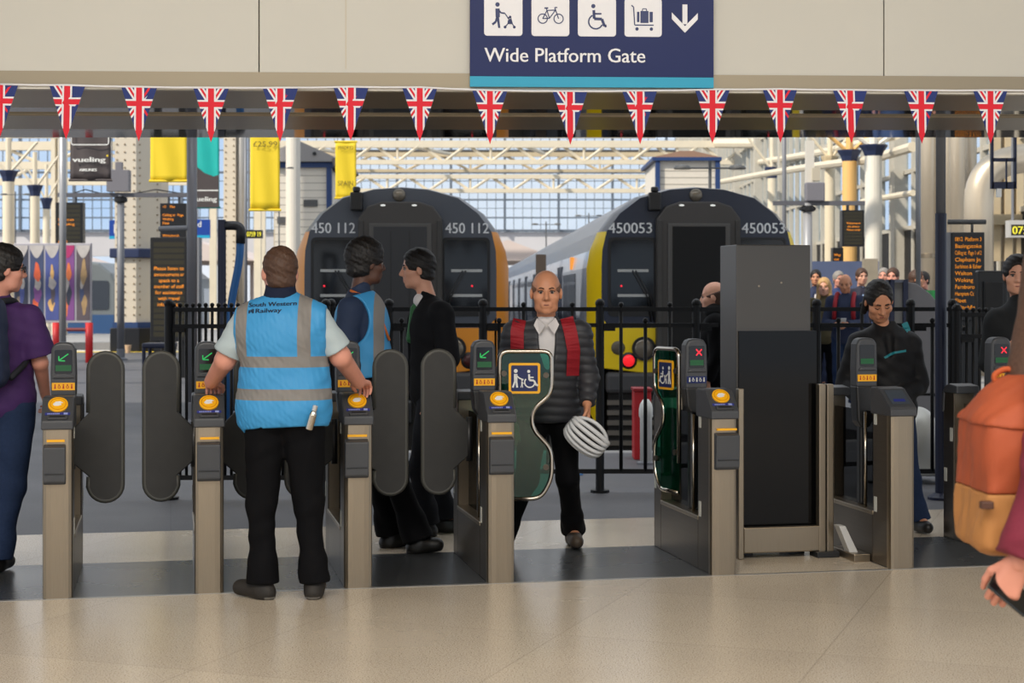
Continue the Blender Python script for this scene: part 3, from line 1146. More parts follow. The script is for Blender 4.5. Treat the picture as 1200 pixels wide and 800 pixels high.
def joints(s=1.0, yaw=0.0, over=None, org=(0, 0, 0), w=1.0):
    """standing skeleton in metres; own frame faces +y with +x to its right; yaw turns it about z"""
    base = dict(head=(0, 0.03, 1.655), neck=(0, -0.015, 1.47), pelvis=(0, 0, 0.95),
                shR=(.185 * w, -.01, 1.43), elR=(.235 * w, -.04, 1.14), wrR=(.245 * w, .06, .90),
                hipR=(.092, 0, .92), knR=(.10, .02, .50), anR=(.11, -.03, .085), toR=(.13, .15, .03))
    for q in ('sh', 'el', 'wr', 'hip', 'kn', 'an', 'to'):
        p = base[q + 'R']
        base[q + 'L'] = (-p[0], p[1], p[2])
    R = rotz(yaw)
    J = {k: R @ (np.array(v) * s) for k, v in base.items()}
    for k, v in (over or {}).items():
        J[k] = A3(v) - A3(org)
    return J
def unit(v):
    return v / max(1e-9, np.linalg.norm(v))
def head_frame(yaw, pitch=0.0, roll=0.0):
    """pitch > 0 looks down"""
    return rotz(yaw) @ rotx(-pitch) @ roty(roll)
def head_ops(b, c, R, s=1.0, female=False):
    def T(*p):
        return A3(c) + R @ (np.array(p) * s)
    b.ell(T(0, -.012, .030), (.077 * s, .097 * s, .090 * s), R, 0.02)
    b.ell(T(0, .022, -.042), ((.056 if female else .061) * s, .068 * s, .078 * s), R, 0.03)
    b.cone(T(-.036, .028, -.088), T(.036, .028, -.088), .026 * s, k=0.025)
    b.cone(T(-.010, .062, -.101), T(.010, .062, -.101), .019 * s, k=0.02)
    b.cone(T(-.040, .070, .024), T(.040, .070, .024), .014 * s, k=0.016)
    for q in (-1, 1):
        b.ell(T(q * .031, .100, .004), (.019 * s, .016 * s, .012 * s), R, 0.012, True)
        b.ell(T(q * .046, .060, -.028), (.024 * s, .020 * s, .022 * s), R, 0.02)
        b.cone(T(q * .040, .040, -.030), T(q * .032, .042, -.080), .026 * s, .022 * s, 0.025)
        b.ell(T(q * .080, -.008, -.010), (.010 * s, .022 * s, .033 * s), R @ rotz(-q * 0.35), 0.008)
    b.cone(T(0, .084, .012), T(0, .106, -.030), .009 * s, .013 * s, 0.012)
    b.cone(T(-.013, .092, -.036), T(.013, .092, -.036), .0095 * s, k=0.008)
    b.cone(T(-.020, .080, -.064), T(.020, .080, -.064), .010 * s, k=0.012)
    b.cone(T(-.018, .078, -.076), T(.018, .078, -.076), .010 * s, k=0.012)
    b.ell(T(0, .094, -.0695), (.026 * s, .006 * s, .0022 * s), R, 0.004, True)
    return T
def face_bits(body, c, R, s, brow_mat, lip_mat, closed=False):
    def T(*p):
        return A3(c) + R @ (np.array(p) * s)
    for q in (-1, 1):
        if not closed:
            mb = MB()
            mb.ball(T(q * .031, .0760, .003), .0118 * s)
            e = mb.build('eye', EYEW, body, smooth=True)
            mb = MB()
            mb.ball(T(q * .031, .0835, .002), .0068 * s, 10, 6)
            mb.build('iris', IRIS, e, smooth=True)
        mb = MB()
        mb.tube([T(q * .014, .087, .021), T(q * .030, .089, .027), T(q * .047, .076, .022)], .0042 * s, 6)
        mb.build('eyebrow', brow_mat, body, smooth=True)
        mb = MB()
        mb.tube([T(q * .015, .0825, .008 - (.010 if closed else 0)), T(q * .031, .0885, .0125 - (.018 if closed else 0)), T(q * .046, .078, .007 - (.010 if closed else 0))], .0030 * s, 6)
        mb.build('eyelid', brow_mat, body, smooth=True)
    mb = MB()
    mb.tube([T(-.023, .082, -.070), T(-.010, .0895, -.068), T(0, .090, -.0695), T(.010, .0895, -.068), T(.023, .082, -.070)], .0045 * s, 6, rs=[.002 * s, .0045 * s, .0045 * s, .0045 * s, .002 * s])
    mb.build('lips', lip_mat, body, smooth=True)
def hand_blob(wr, d, pn, side=1, curl=0.5, s=1.0, h=0.0032, thumb=0.6, spread=1.0, fore=None):
    """hand from the wrist; d: wrist-to-knuckle direction, pn: the way the palm faces, side +1 puts the thumb along d x pn"""
    b = Blob(h)
    wr, d = A3(wr), unit(A3(d))
    pn = A3(pn)
    pn = unit(pn - d * (pn @ d))
    t = np.cross(d, pn) * side
    if fore is not None:
        b.cone(wr + unit(A3(fore) - wr) * 0.10, wr, .030 * s, .0265 * s, 0.01, flat=(pn, .85))
    W = lambda a, bb, c: wr + (d * a + t * bb + pn * c) * s
    for q, x in enumerate((.027, .010, -.008, -.024)):
        b.cone(W(0.005, x * .55, 0), W(.085 - .004 * abs(q - 1), x, 0), .0165 * s, .0125 * s, 0.012)
    b.cone(W(.01, .018, .006), W(.055, .030, .010), .016 * s, .013 * s, 0.012)
    L = (.040, .044, .041, .032)
    for q, x in enumerate((.030, .0105, -.0095, -.0285)):
        xx = x * spread
        a = W(.083 - .004 * abs(q - 1), x, 0)
        ang = 0.0
        p = a
        for j, f in enumerate((1.0, 0.62, 0.5)):
            ang += curl * (0.75, 1.0, 0.7)[j]
            dd = d * cos(ang) + pn * sin(ang) + t * (xx - x) * 3
            p2 = p + unit(dd) * L[q] * f * s
            b.cone(p, p2, (.0092, .0084, .0076)[j] * s, (.0084, .0076, .0066)[j] * s, 0.0025 if j == 0 else 0.002)
            p = p2
    p = W(.018, .028, .006)
    a1 = p + unit(d * .75 + t * .75 * (1 - .3 * thumb) + pn * .35 * thumb) * .038 * s
    a2 = a1 + unit(d * .9 + t * .25 * (1 - thumb) + pn * .55 * thumb) * .030 * s
    a3 = a2 + unit(d * .85 - t * .2 * thumb + pn * .6 * thumb) * .024 * s
    b.cone(p, a1, .0135 * s, .0105 * s, 0.008)
    b.cone(a1, a2, .0102 * s, .0095 * s, 0.003)
    b.cone(a2, a3, .0095 * s, .0075 * s, 0.003)
    return b
def torso_frame(J, yaw):
    up = unit(J['neck'] - J['pelvis'])
    r = unit(J['hipR'] - J['hipL'] + (J['shR'] - J['shL']) * .6)
    f = unit(np.cross(up, r))
    r = np.cross(f, up)
    return np.stack([r, f, up], 1)
def torso_ops(b, J, R, e=0.0, w=1.0, dp=1.0, k=0.05, belly=0.0, female=False):
    """chest, belly, pelvis and shoulders, each grown by e"""
    L = np.linalg.norm(J['neck'] - J['pelvis'])
    T = lambda x, y, z: J['pelvis'] + R @ np.array([x, y, z * L])
    b.ell(T(0, 0, .02), (.168 * w + e, .122 * dp + e, .14 + e), R, k)
    b.ell(T(0, .012 + belly * .4, .30), (.150 * w + e, .112 * dp + belly + e, .17 + e), R, k)
    b.ell(T(0, .004, .66), (.168 * w + e, .120 * dp + e, .19 + e), R, k)
    for q in 'LR':
        sh = J['sh' + q]
        b.cone(J['neck'] - R[:, 2] * .035, sh - R[:, 2] * .012, .052 + e * .8, .052 + e * .8, 0.035)
        b.cone(T(0, 0, .62), sh - R[:, 2] * .03, .11 + e, .05 + e, 0.04)
def arm_ops(b, J, q, e=0.0, to=1.0, flare=0.0, k=0.02, cutend=False):
    sh, el, wr = J['sh' + q], J['el' + q], J['wr' + q]
    b.cone(sh, sh + (el - sh) * min(1, to * 2), .054 + e, (.054 + (.043 - .054) * min(1, to * 2)) + e + flare, k, end=(sh + (el - sh) * to * 2, el - sh) if cutend and to <= .5 else None)
    if to > 0.5:
        b.cone(el, el + (wr - el) * min(1, (to - .5) * 2), .042 + e, .029 + e + flare, k, end=(el + (wr - el) * (to - .5) * 2, wr - el) if cutend else None)
def leg_ops(b, J, q, e=0.0, ankle=0.043, k=0.03, thigh=.086):
    b.cone(J['hip' + q], J['kn' + q], thigh + e, .057 + e, k)
    b.cone(J['kn' + q], J['an' + q], .056 + e, ankle + e, k)
def shoe(body, J, q, m, sole_m, s=1.0):
    an, to = J['an' + q], J['to' + q]
    d = unit(np.array([to[0] - an[0], to[1] - an[1], 0]))
    z0 = min(an[2] - .085 * s, to[2] - .03 * s)
    heel = np.array([an[0], an[1], an[2] - .05 * s]) - d * .03 * s
    b = Blob(0.006)
    tp = A3(to)
    b.cone(heel, tp + np.array([0, 0, .012 * s]), .040 * s, .034 * s, 0.03)
    b.cone(A3(an) - np.array([0, 0, .02]), A3(an) - np.array([0, 0, .05 * s]), .046 * s, .045 * s, 0.03)
    b.cone(A3(an) + d * .02 - np.array([0, 0, .03]), tp - d * .02 + np.array([0, 0, .014 * s]), .040 * s, .034 * s, 0.03)
    flatn = unit(np.array([0, 0, 1.0]) * .2 * 5 + d * -((heel[2] - tp[2] - .012) / max(.05, np.linalg.norm((tp - heel)[:2]))) * -1)
    low = heel - np.array([0, 0, .034 * s])
    b.cut(low, -flatn)
    o = blob_obj('shoe', b, m, body)
    b = Blob(0.006)
    b.cone(heel, tp + np.array([0, 0, .012 * s]), .044 * s, .037 * s, 0.03)
    b.cut(low - flatn * .004, -flatn, 0.002)
    b.cut(low + flatn * .018, flatn, 0.002)
    blob_obj('sole', b, sole_m, o)
    return o
def body_mesh(root, J, R, hc, HR, skin, hs=1.0, w=1.0, dp=1.0, h=0.007, female=False, hands=None, handh=0.0035, arm=0.0, neck=1.0):
    b = Blob(h)
    torso_ops(b, J, R, -0.012, w, dp)
    b.cone(J['neck'] - R[:, 2] * .03, A3(hc) + HR @ np.array([0, -.022, -.055]) * hs, .058 * neck if not female else .05, .054 * neck if not female else .046, 0.02)
    for q in 'LR':
        arm_ops(b, J, q, arm)
        leg_ops(b, J, q)
        b.cone(J['an' + q], J['to' + q] + np.array([0, 0, .012]), .036, .026, 0.02)
    head_ops(b, hc, HR, hs, female)
    parts = [b]
    for q in 'LR':
        wr, el = J['wr' + q], J['el' + q]
        hp = dict(d=wr - el, pn=-(J['sh' + ('R' if q == 'L' else 'L')] - J['sh' + q]) * (-1), side=1, curl=0.45)
        if hands and q in hands:
            hp.update(hands[q])
        if hp.get('skip'):
            continue
        parts.append(hand_blob(wr, hp['d'], hp['pn'], hp['side'], hp['curl'], hp.get('s', 1.0), hp.get('h', handh), hp.get('thumb', .6), hp.get('spread', 1.0), fore=el))
    return blob_obj('body', parts, skin, root)
def short_hair(b, c, R, s=1.0, t=0.010, front=0.045, low=-0.075, afro=0.0):
    def T(*p):
        return A3(c) + R @ (np.array(p) * s)
    b.ell(T(0, -.014 - afro * .1, .032 + afro * .3), ((.079 + t) * s, (.098 + t) * s, (.091 + t * 1.1) * s), R, 0.01)
    b.ell(T(0, -.045, -.045), ((.064 + t) * s, (.055 + t) * s, .05 * s), R, 0.02)
    # face opening
    b.ell(T(0, .118, -.045), (.080 * s, .088 * s, (.052 + .045 + front) * s), R, 0.006, True)
    b.fn(lambda X: .0022 * np.sin(X[..., 0] * 310 + 2 * np.sin(X[..., 2] * 60)) * np.sin(X[..., 1] * 270 + 2 * np.sin(X[..., 2] * 75)) + .0015 * np.sin(X[..., 2] * 180 + X[..., 0] * 90))
    for q in (-1, 1):
        b.boxy(T(q * .09, .045, -.075), (.05 * s, .055 * s, .062 * s), R, .02, 0.012, True)
    b.cut(T(0, 0, low), R @ np.array([0, .25, -1.0]), 0.012)
def trousers(body, J, R, m, e=0.012, hem=0.022, h=0.007, seed=1, waist=.14, ankle=.050, w=1.0, dp=1.0, thigh=.09, amp=.007):
    b = Blob(h)
    L = np.linalg.norm(J['neck'] - J['pelvis'])
    T = lambda x, y, z: J['pelvis'] + R @ np.array([x, y, z * L])
    b.ell(T(0, 0, .02), (.168 * w + e, .122 * dp + e, .13 + e), R, 0.05)
    b.ell(T(0, .01, .22), (.150 * w + e, .112 * dp + e, .12 + e), R, 0.05)
    for q in 'LR':
        leg_ops(b, J, q, e, ankle, 0.04, thigh)
        kn, an = J['kn' + q], J['an' + q]
        b.cone(kn + (an - kn) * .75, an + (an - kn) * 0.02, ankle + .012 + e, ankle + .016 + e, 0.03)
    b.folds(amp, 26, seed, (1, 1, .8))
    b.cut(T(0, 0, waist / L), R[:, 2])
    for q in 'LR':
        kn, an = J['kn' + q], J['an' + q]
        d = unit(an - kn)
        p = an + d * (.03 - hem)
        rr = np.array([.13, .13, .10])
        b.cut(p, d + np.array([0, 0, -.3]), box=(p - rr, p + rr))
    return blob_obj('trousers', b, m, body)
def top(body, J, R, m, name='shirt', e=0.014, w=1.0, dp=1.0, sleeve=1.0, hem=-.02, h=0.007, seed=2, amp=.006, collar=True, belly=0.0, flare=0.004, vneck=None, arms='LR', se=None, colr=.062, zdir=None):
    """garment on the trunk; sleeve: 0 none, .5 to the elbow, 1 to the wrist; hem height along the trunk from the pelvis, in metres"""
    b = Blob(h)
    torso_ops(b, J, R, e, w, dp, belly=belly)
    se = e if se is None else se
    if collar:
        b.cone(J['neck'] - R[:, 2] * .03, J['neck'] + R[:, 2] * .035 + R[:, 1] * .012, colr + e * .5, colr - .004, 0.02)
    for q in arms:
        if sleeve > 0:
            arm_ops(b, J, q, se, sleeve, flare, cutend=True)
    b.folds(amp, 24, seed, (.8, .8, 1.3))
    b.cut(J['pelvis'] + R[:, 2] * hem, -R[:, 2], box=(J['pelvis'] - .3, J['pelvis'] + np.array([.3, .3, .22])))
    b.cut(J['neck'] + R[:, 2] * .045, R[:, 2] - R[:, 1] * .45, box=(J['neck'] - .12, J['neck'] + .16))
    if vneck:
        for f in vneck:
            f(b)
    return b, (lambda nm=name: blob_obj(nm, b, m, body))
def snap(mesh_obj, pts, direction, off=0.003):
    """project points along a direction on to a mesh (both in the parent's frame)"""
    me = mesh_obj.data
    bv = BVHTree.FromPolygons([v.co.copy() for v in me.vertices], [tuple(p.vertices) for p in me.polygons])
    d = Vector(direction).normalized()
    out = []
    for p in pts:
        p = Vector(p)
        hit, nrm, _i, _d = bv.ray_cast(p - d * 1.0, d)
        out.append(tuple((hit - d * off) if hit is not None else p))
    return out
def ribbon(name, mesh_obj, pts, direction, width, m, parent, th=0.006, sub=6, side=None):
    """a strap laid on a garment: a centre line projected on to it, given width and thickness"""
    pts = [Vector(p) for p in pts]
    fine = []
    for k in range(len(pts) - 1):
        for j in range(sub):
            fine.append(pts[k].lerp(pts[k + 1], j / sub))
    fine.append(pts[-1])
    d = Vector(direction).normalized()
    L, Rr = [], []
    for k, p in enumerate(fine):
        t = (fine[min(k + 1, len(fine) - 1)] - fine[max(k - 1, 0)]).normalized()
        s_ = t.cross(d).normalized() * width / 2
        L.append(p - s_)
        Rr.append(p + s_)
    Ls, Rs = snap(mesh_obj, L, d, th), snap(mesh_obj, Rr, d, th)
    Lb, Rb = [tuple(Vector(p) + d * th * 1.6) for p in Ls], [tuple(Vector(p) + d * th * 1.6) for p in Rs]
    n = len(fine)
    vs = Ls + Rs + Lb + Rb
    fs = []
    for k in range(n - 1):
        fs += [(k, k + 1, n + k + 1, n + k), (2 * n + k, 3 * n + k, 3 * n + k + 1, 2 * n + k + 1), (k, 2 * n + k, 2 * n + k + 1, k + 1), (n + k, n + k + 1, 3 * n + k + 1, 3 * n + k)]
    fs += [(0, n, 3 * n, 2 * n), (n - 1, 3 * n - 1, 4 * n - 1, 2 * n - 1)]
    return mk(name, vs, fs, m, parent, smooth=False)
def person(label, at, group=None):
    return thing('person', label, 'person', at, 0.0, group)
# ------------------------------------------------------------------ the man in the blue vest, back to the viewer
def pj(px, py, Y, dy=0.0):
    return P(px, py, Y + dy)
BLUE = rgb(58, 148, 205)
GREYB = rgb(128, 124, 120)
VEST = band_mat('blue_vest_cloth', BLUE, [
    (GREYB, [(0, -.212, -.152), (2, 1.22, None)]), (GREYB, [(0, .108, .172), (2, 1.22, None)]),
    (GREYB, [(2, 1.183, 1.238)]), (GREYB, [(2, 1.018, 1.074)])], 0.6, 0.1, 14)
ys = 8.50
org = Vector((XA(328, ys), ys, 0))
ov = dict(head=pj(328, 319, ys, .02), neck=pj(329, 351, ys, -.01), pelvis=pj(334, 480, ys, 0),
          shL=pj(291, 371, ys, -.01), shR=pj(368, 369, ys, -.01), elL=pj(264, 422, ys, .04), elR=pj(399, 418, ys, .04),
          wrL=pj(248, 447, ys, .24), wrR=pj(420, 447, ys, .27),
          hipL=pj(312, 492, ys), hipR=pj(355, 492, ys), knL=pj(307, 592, ys, .0), knR=pj(361, 590, ys, .02),
          anL=pj(308, 684, ys, -.02), anR=pj(368, 683, ys, .0), toL=pj(281, 697, ys, .05), toR=pj(373, 696, ys, .14))
J = joints(1, 0, ov, org)
for q in 'LR':                       # feet on the floor
    J['an' + q][2], J['to' + q][2] = .088, .034
STAFF = person('person seen from behind in a bright blue vest, both hands on the gates', org)
R = torso_frame(J, 0)
HR = head_frame(radians(18), 0.02)
hs = 1.0
bd = body_mesh(STAFF, J, R, J['head'], HR, SK_PINK, 1.04, 1.08, 1.1, 0.007, arm=.010, neck=1.22,
               hands=dict(L=dict(d=(-.10, .9, -.16), pn=(0, 0, -1), side=-1, curl=.9, thumb=.8, s=1.08), R=dict(d=(.25, .9, -.12), pn=(0, 0, -1), side=1, curl=.9, thumb=.8, s=1.08)))
b = Blob(0.005)
short_hair(b, J['head'], HR, 1.04, 0.007, 0.05, -0.085)
b.folds(.0015, 160, 3)
blob_obj('hair', b, mat('hair_auburn', rgb(74, 50, 36), 0.6, var=0.3, scale=90, bump=0.3), bd)
face_bits(bd, J['head'], HR, 1.04, HAIR_BR, SK_PINK)
trousers(bd, J, R, BLACKCLOTH, .016, h=.007, seed=4, w=1.08, dp=1.1, ankle=.046, thigh=.100, amp=.010, waist=.10)
for q in 'LR':
    shoe(bd, J, q, mat('walking_shoe_grey', rgb(38, 34, 30), 0.7, var=.2, scale=40), mat('sole_grey', rgb(96, 92, 86), 0.7), 1.05)
b, mk_ = top(bd, J, R, mat('pale_grey_shirt', rgb(176, 190, 194), 0.8, bump=.1, scale=30), 'shirt', .013, 1.08, 1.1, .42, hem=.0, seed=5, flare=.018, se=.018, colr=.060)
mk_()
b = Blob(0.007)
b.cone(J['neck'] + R[:, 2] * .02, J['neck'] + R[:, 2] * .062 + R[:, 1] * .012, .086, .076, 0.02)
b.cut(J['neck'] + R[:, 2] * .080, R[:, 2] - R[:, 1] * .3)
b.cut(J['neck'] - R[:, 2] * .03, -R[:, 2])
blob_obj('collar', b, NAVYCLOTH, bd)
b = Blob(0.006)
torso_ops(b, J, R, .036, 1.14, 1.12, belly=.01)
b.cone(J['neck'] + np.array([-.10, 0, -.20]), J['neck'] + np.array([.10, 0, -.20]), .13, k=0.06, flat=(np.array([0, 1.0, 0]), .9))
b.cone(J['pelvis'] + np.array([-.055, 0, .18]), J['pelvis'] + np.array([-.075, 0, .0]), .17, .178, 0.06, flat=(np.array([0, 1.0, 0]), .8))
b.cone(J['pelvis'] + np.array([.055, 0, .18]), J['pelvis'] + np.array([.055, 0, .0]), .17, .178, 0.06, flat=(np.array([0, 1.0, 0]), .82))
b.folds(.009, 17, 11, (1, 1, 1.2))
b.folds(.004, 48, 12, (1.2, 1, 1.2))
hz = J['pelvis'][2] - .100
b.cut((-.10, 0, hz), (.30, -.1, -1.0), 0.004, box=((-.4, -.4, hz - .3), (-.10, .4, hz + .25)))
b.cut((-.10, 0, hz), (.05, -.1, -1.0), 0.004, box=((-.14, -.4, hz - .3), (.4, .4, hz + .15)))
b.cut(J['neck'] + R[:, 2] * .046, R[:, 2] - R[:, 1] * .4, box=(J['neck'] - .10, J['neck'] + .12))
for q in 'LR':
    sg = -1 if q == 'L' else 1
    b.cut(J['sh' + q] + np.array([sg * .066, 0, 0]), (sg, 0, .02), box=(J['sh' + q] - np.array([.14, .3, .22]), J['sh' + q] + np.array([.16, .3, .2])))
vest = blob_obj('vest', b, VEST, bd)
x0, z0 = XA(294.5, ys) - org.x, ZA(359.5, ys)
VP_ = mat('vest_print', rgb(14, 24, 52), .7)
for ln, xa, za, wd in (('South Western', 0, 0, .245), ('Railway', .040, -.031, .135)):
    text_words('lettering', VP_, vest, ln, xa, za, .0215, 0, wd, .0012, post=lambda v: snap(vest, [(p[0] + x0, p[1], p[2] + z0 + .04 * p[0]) for p in v], (0, 1, 0), .0025))
mb = MB()
for k in range(3):
    mb.box(.002 + k * .010, .010 + k * .010, -.0005, 0, -.032 + .005 * (k % 2), -.016 + .003 * k)
mb.v = snap(vest, [(p[0] + x0, p[1], p[2] + z0 + .04 * (p[0])) for p in mb.v], (0, 1, 0), .0025)
mb.build('print_logo', VP_, vest)
b = Blob(0.006)
b.cone(J['shR'] + np.array([.0, -.02, .03]), J['shR'] + np.array([.012, -.03, -.26]), .035, .030, .02, flat=(np.array([1.0, 0, 0]), .6))
blob_obj('radio_flap', b, NAVYCLOTH, bd)
# steel bottle in the back pocket
q0, q1 = P(362, 503, ys - .165), P(369, 478, ys - .175)
BT = thing('metal_bottle', 'small silver bottle sticking out of the black back pocket below the blue vest', 'bottle', q0)
d = (q1 - q0)
mb = MB()
mb.cyl((0, 0, 0), d * .72, .019)
mb.cyl(d * .72, d * .86, .019, .012)
mb.build('flask', STEEL2, BT, smooth=False, bevel=.003)
mb = MB()
mb.cyl(d * .86, d * 1.12, .013)
mb.build('cap', mat('cap_grey', rgb(200, 200, 200), .3, .6), BT, bevel=.002)
# ------------------------------------------------------------------ the bald man with the red rucksack straps and the cycle helmet
ys = 9.55
org = Vector((XA(645, 10.0), 9.9, 0))
yb = 9.92
ov = dict(head=pj(640, 342, yb, -.05), neck=pj(640, 381, yb, .02), pelvis=pj(642, 480, yb, .12),
          shR=pj(604, 389, yb, .03), shL=pj(678, 389, yb, .03), elR=pj(590, 450, yb, .10), elL=pj(690, 442, yb, .08),
          wrR=pj(596, 492, yb, .06), wrL=pj(688, 473, yb, -.04),
          hipR=pj(624, 492, yb, .12), hipL=pj(660, 490, yb, .12), knR=pj(618, 560, yb, -.02), knL=pj(665, 560, yb, .12),
          anR=pj(588, 628, yb, .05), anL=pj(672, 620, yb, .40), toR=pj(585, 640, yb, -.10), toL=pj(676, 638, yb, .17))
J = joints(1, pi, ov, org)
for q in 'LR':
    J['an' + q][2] = .09
    J['to' + q][2] = .036
BALD = person('bald person in a dark quilted jacket with red rucksack straps walking through the wide gate', org)
R = torso_frame(J, pi)
HR = head_frame(pi, .05)
hs = 1.06
bd = body_mesh(BALD, J, R, J['head'], HR, SK_TAN, hs, 1.0, 1.0, 0.006, hands=dict(L=dict(d=(.0, -.15, -1), pn=(-1, -.2, 0), side=-1, curl=.75, thumb=.8), R=dict(d=(.3, -.6, -.7), pn=(0, .4, -1), side=1, curl=.5)))
face_bits(bd, J['head'], HR, hs, mat('brow_brown', rgb(92, 62, 46), .7), mat('lip_tan', rgb(136, 84, 70), .6))
b = Blob(.005)
short_hair(b, J['head'], HR, hs, .0035, .10, -.07)
b.cut(J['head'] + HR @ np.array([0, 0, .045]), HR @ np.array([0, .3, 1.0]))
blob_obj('stubble_hair', b, mat('shaved_hair', rgb(120, 86, 66), .7), bd)
trousers(bd, J, R, BLACKCLOTH, .008, h=.007, seed=14, ankle=.05, amp=.007)
for q in 'LR':
    shoe(bd, J, q, SHOEBR, mat('sole_dark', rgb(50, 44, 38), .7), 1.05)
b, mk_ = top(bd, J, R, SHIRTW, 'shirt', .006, sleeve=0, hem=.02, seed=15, colr=.066, amp=.003)
mk_()
PUFF = mat('quilted_charcoal', rgb(50, 51, 56), .55, var=.1, scale=20)
b, mk_ = top(bd, J, R, PUFF, 'quilted_jacket', .026, 1.04, 1.06, 1.0, hem=-.05, seed=16, amp=.003, se=.022, flare=-.002, colr=.078)
pel, neckz = J['pelvis'].copy(), J['neck'].copy()
b.fn(lambda X: -.0065 * np.abs(np.sin((X[..., 2] + .06 * np.abs(X[..., 0] - pel[0])) * pi / .052)) + .004)
fr = R[:, 1]
cx = (pel + neckz) / 2
# open front: a narrow wedge from collar to waist
b.cone(neckz + fr * .13 + R[:, 2] * .06, pel + fr * .20 + R[:, 2] * .04, .058, .020, .008, sub=True)
b.cone(neckz + fr * .07 + R[:, 2] * .05, neckz + fr * .15 - R[:, 2] * .14, .056, .046, .008, sub=True)
jk = mk_()
mb = MB()
for q in (-1, 1):
    a = neckz + fr * .085 + R[:, 2] * .035
    mb.add([a + R[:, 0] * q * .055 - fr * .03 + R[:, 2] * .02, a + R[:, 0] * q * .008 + fr * .03 - R[:, 2] * .01, a + R[:, 0] * q * .045 + fr * .045 - R[:, 2] * .065, a + R[:, 0] * q * .075 + fr * .0 - R[:, 2] * .015,
            a + R[:, 0] * q * .055 - fr * .04 + R[:, 2] * .02, a + R[:, 0] * q * .008 + fr * .02 - R[:, 2] * .01, a + R[:, 0] * q * .045 + fr * .035 - R[:, 2] * .065, a + R[:, 0] * q * .075 - fr * .01 - R[:, 2] * .015],
           [(0, 1, 2, 3), (7, 6, 5, 4), (0, 4, 5, 1), (1, 5, 6, 2), (2, 6, 7, 3), (3, 7, 4, 0)])
mb.build('shirt_collar', SHIRTW, bd)
RED = mat('strap_red', rgb(150, 18, 32), .7, var=.1, scale=30, bump=.2)
RS = thing('rucksack', 'red rucksack whose two straps show on the shoulders of the bald person', 'rucksack', org)
fwd = (0, 1, 0)
for side, pts in (('L', [(609, 374), (606, 388), (606, 412), (604, 440)]), ('R', [(664, 372), (668, 388), (672, 410), (671, 440)])):
    pp = [P(x, y, yb) - org for x, y in pts]
    ribbon('strap', jk, pp, (0, 1, 0), .078, RED, RS, .012, side=None)
b = Blob(.01)
back = (pel + neckz) / 2 - fr * .235 - R[:, 2] * .06
b.boxy(back, (.15, .075, .23), R, .05)
blob_obj('pack_body', b, RED, RS)
# helmet hanging from the hand
hp = P(689, 509, yb - .10)
HL = thing('cycle_helmet', 'white and black cycle helmet hanging from the hand of the bald person', 'helmet', hp)
tilt = Matrix.Rotation(radians(38), 4, 'Y') @ Matrix.Rotation(radians(118), 4, 'X')
mb = MB()
for k in range(6):
    ph = radians(-62 + 124 * k / 5)
    pts = []
    for j in range(13):
        t = pi * j / 12
        rr = sin(t) ** .55
        pts.append(tuple(tilt @ Vector((-.125 * cos(t), .092 * sin(ph) * (.35 + .65 * rr), .094 * cos(ph * .8) * rr))))
    mb.tube(pts, .0135, 8)
mb.tube([tuple(tilt @ Vector((.122 * cos(2 * pi * j / 24), .090 * sin(2 * pi * j / 24), -.005))) for j in range(24)], .012, 8, closed=True)
mb.build('shell_ribs', mat('helmet_white', rgb(214, 216, 218), .35), HL, smooth=True)
b = Blob(.005)
b.ell((0, 0, -.002), (.114, .084, .085), None, .01)
b.ell((0, 0, -.045), (.098, .070, .092), None, .01, True)
b.cut((0, 0, -.030), (.0, 0, -1))
li = blob_obj('liner', b, mat('helmet_black', rgb(22, 22, 24), .6), HL)
li.matrix_local = tilt
mb = MB()
mb.ball((-.085, 0, .05), (.022, .03, .025))
o = mb.build('rear_light', mat('helmet_red', rgb(190, 24, 40), .4), HL, smooth=True)
wl = Vector(P(688, 483, yb - .06) - hp)
mb = MB()
mb.tube(arcpts([(-.06, -.05, .02), wl + Vector((-.005, 0, 0)), wl + Vector((.01, .02, 0)), (.07, .05, .0)], .02), .006, 6)
mb.build('chin_strap', BLACKCLOTH, HL, smooth=True)
# ------------------------------------------------------------------ second member of staff, turned away to the right
def grounded(J, s=1.0):
    for q in 'LR':
        J['an' + q][2] = .088 * s
        J['to' + q][2] = .034 * s
    return J
ys = 10.1
org = Vector((XA(452, ys), ys, 0))
ya = radians(-62)
J = grounded(joints(1.03, ya, dict(head=pj(430, 308, ys), neck=pj(420, 343, ys, -.02), pelvis=pj(430, 448, ys, .0),
    shR=pj(411, 361, ys, -.17), shL=pj(432, 357, ys, .16), elR=pj(402, 412, ys, -.22), elL=pj(445, 412, ys, .20),
    wrR=pj(424, 450, ys, -.10), wrL=pj(462, 440, ys, .24), hipR=pj(430, 462, ys, -.08), hipL=pj(434, 462, ys, .08),
    knR=pj(462, 556, ys, -.10), knL=pj(444, 556, ys, .10), anR=pj(490, 640, ys, -.12), anL=pj(458, 640, ys, .10),
    toR=pj(513, 650, ys, -.10), toL=pj(480, 645, ys, .14)), org))
S2 = person('person with short black hair in navy shirt and blue vest behind the grey paddles', org)
R = torso_frame(J, ya)
HR = head_frame(ya, .03)
bd = body_mesh(S2, J, R, J['head'], HR, SK_DARK, 1.05, 1.0, 1.0, .008)
b = Blob(.006)
short_hair(b, J['head'], HR, 1.05, .022, .05, -.07, .035)
b.folds(.003, 120, 3)
blob_obj('hair', b, HAIR_DK, bd)
face_bits(bd, J['head'], HR, 1.05, HAIR_DK, mat('lip_brown', rgb(74, 42, 36), .6))
trousers(bd, J, R, BLACKCLOTH, .016, h=.008, seed=21, ankle=.060, thigh=.098)
for q in 'LR':
    o = shoe(bd, J, q, SHOE, mat('sole_black', rgb(30, 28, 27), .6), 1.08)
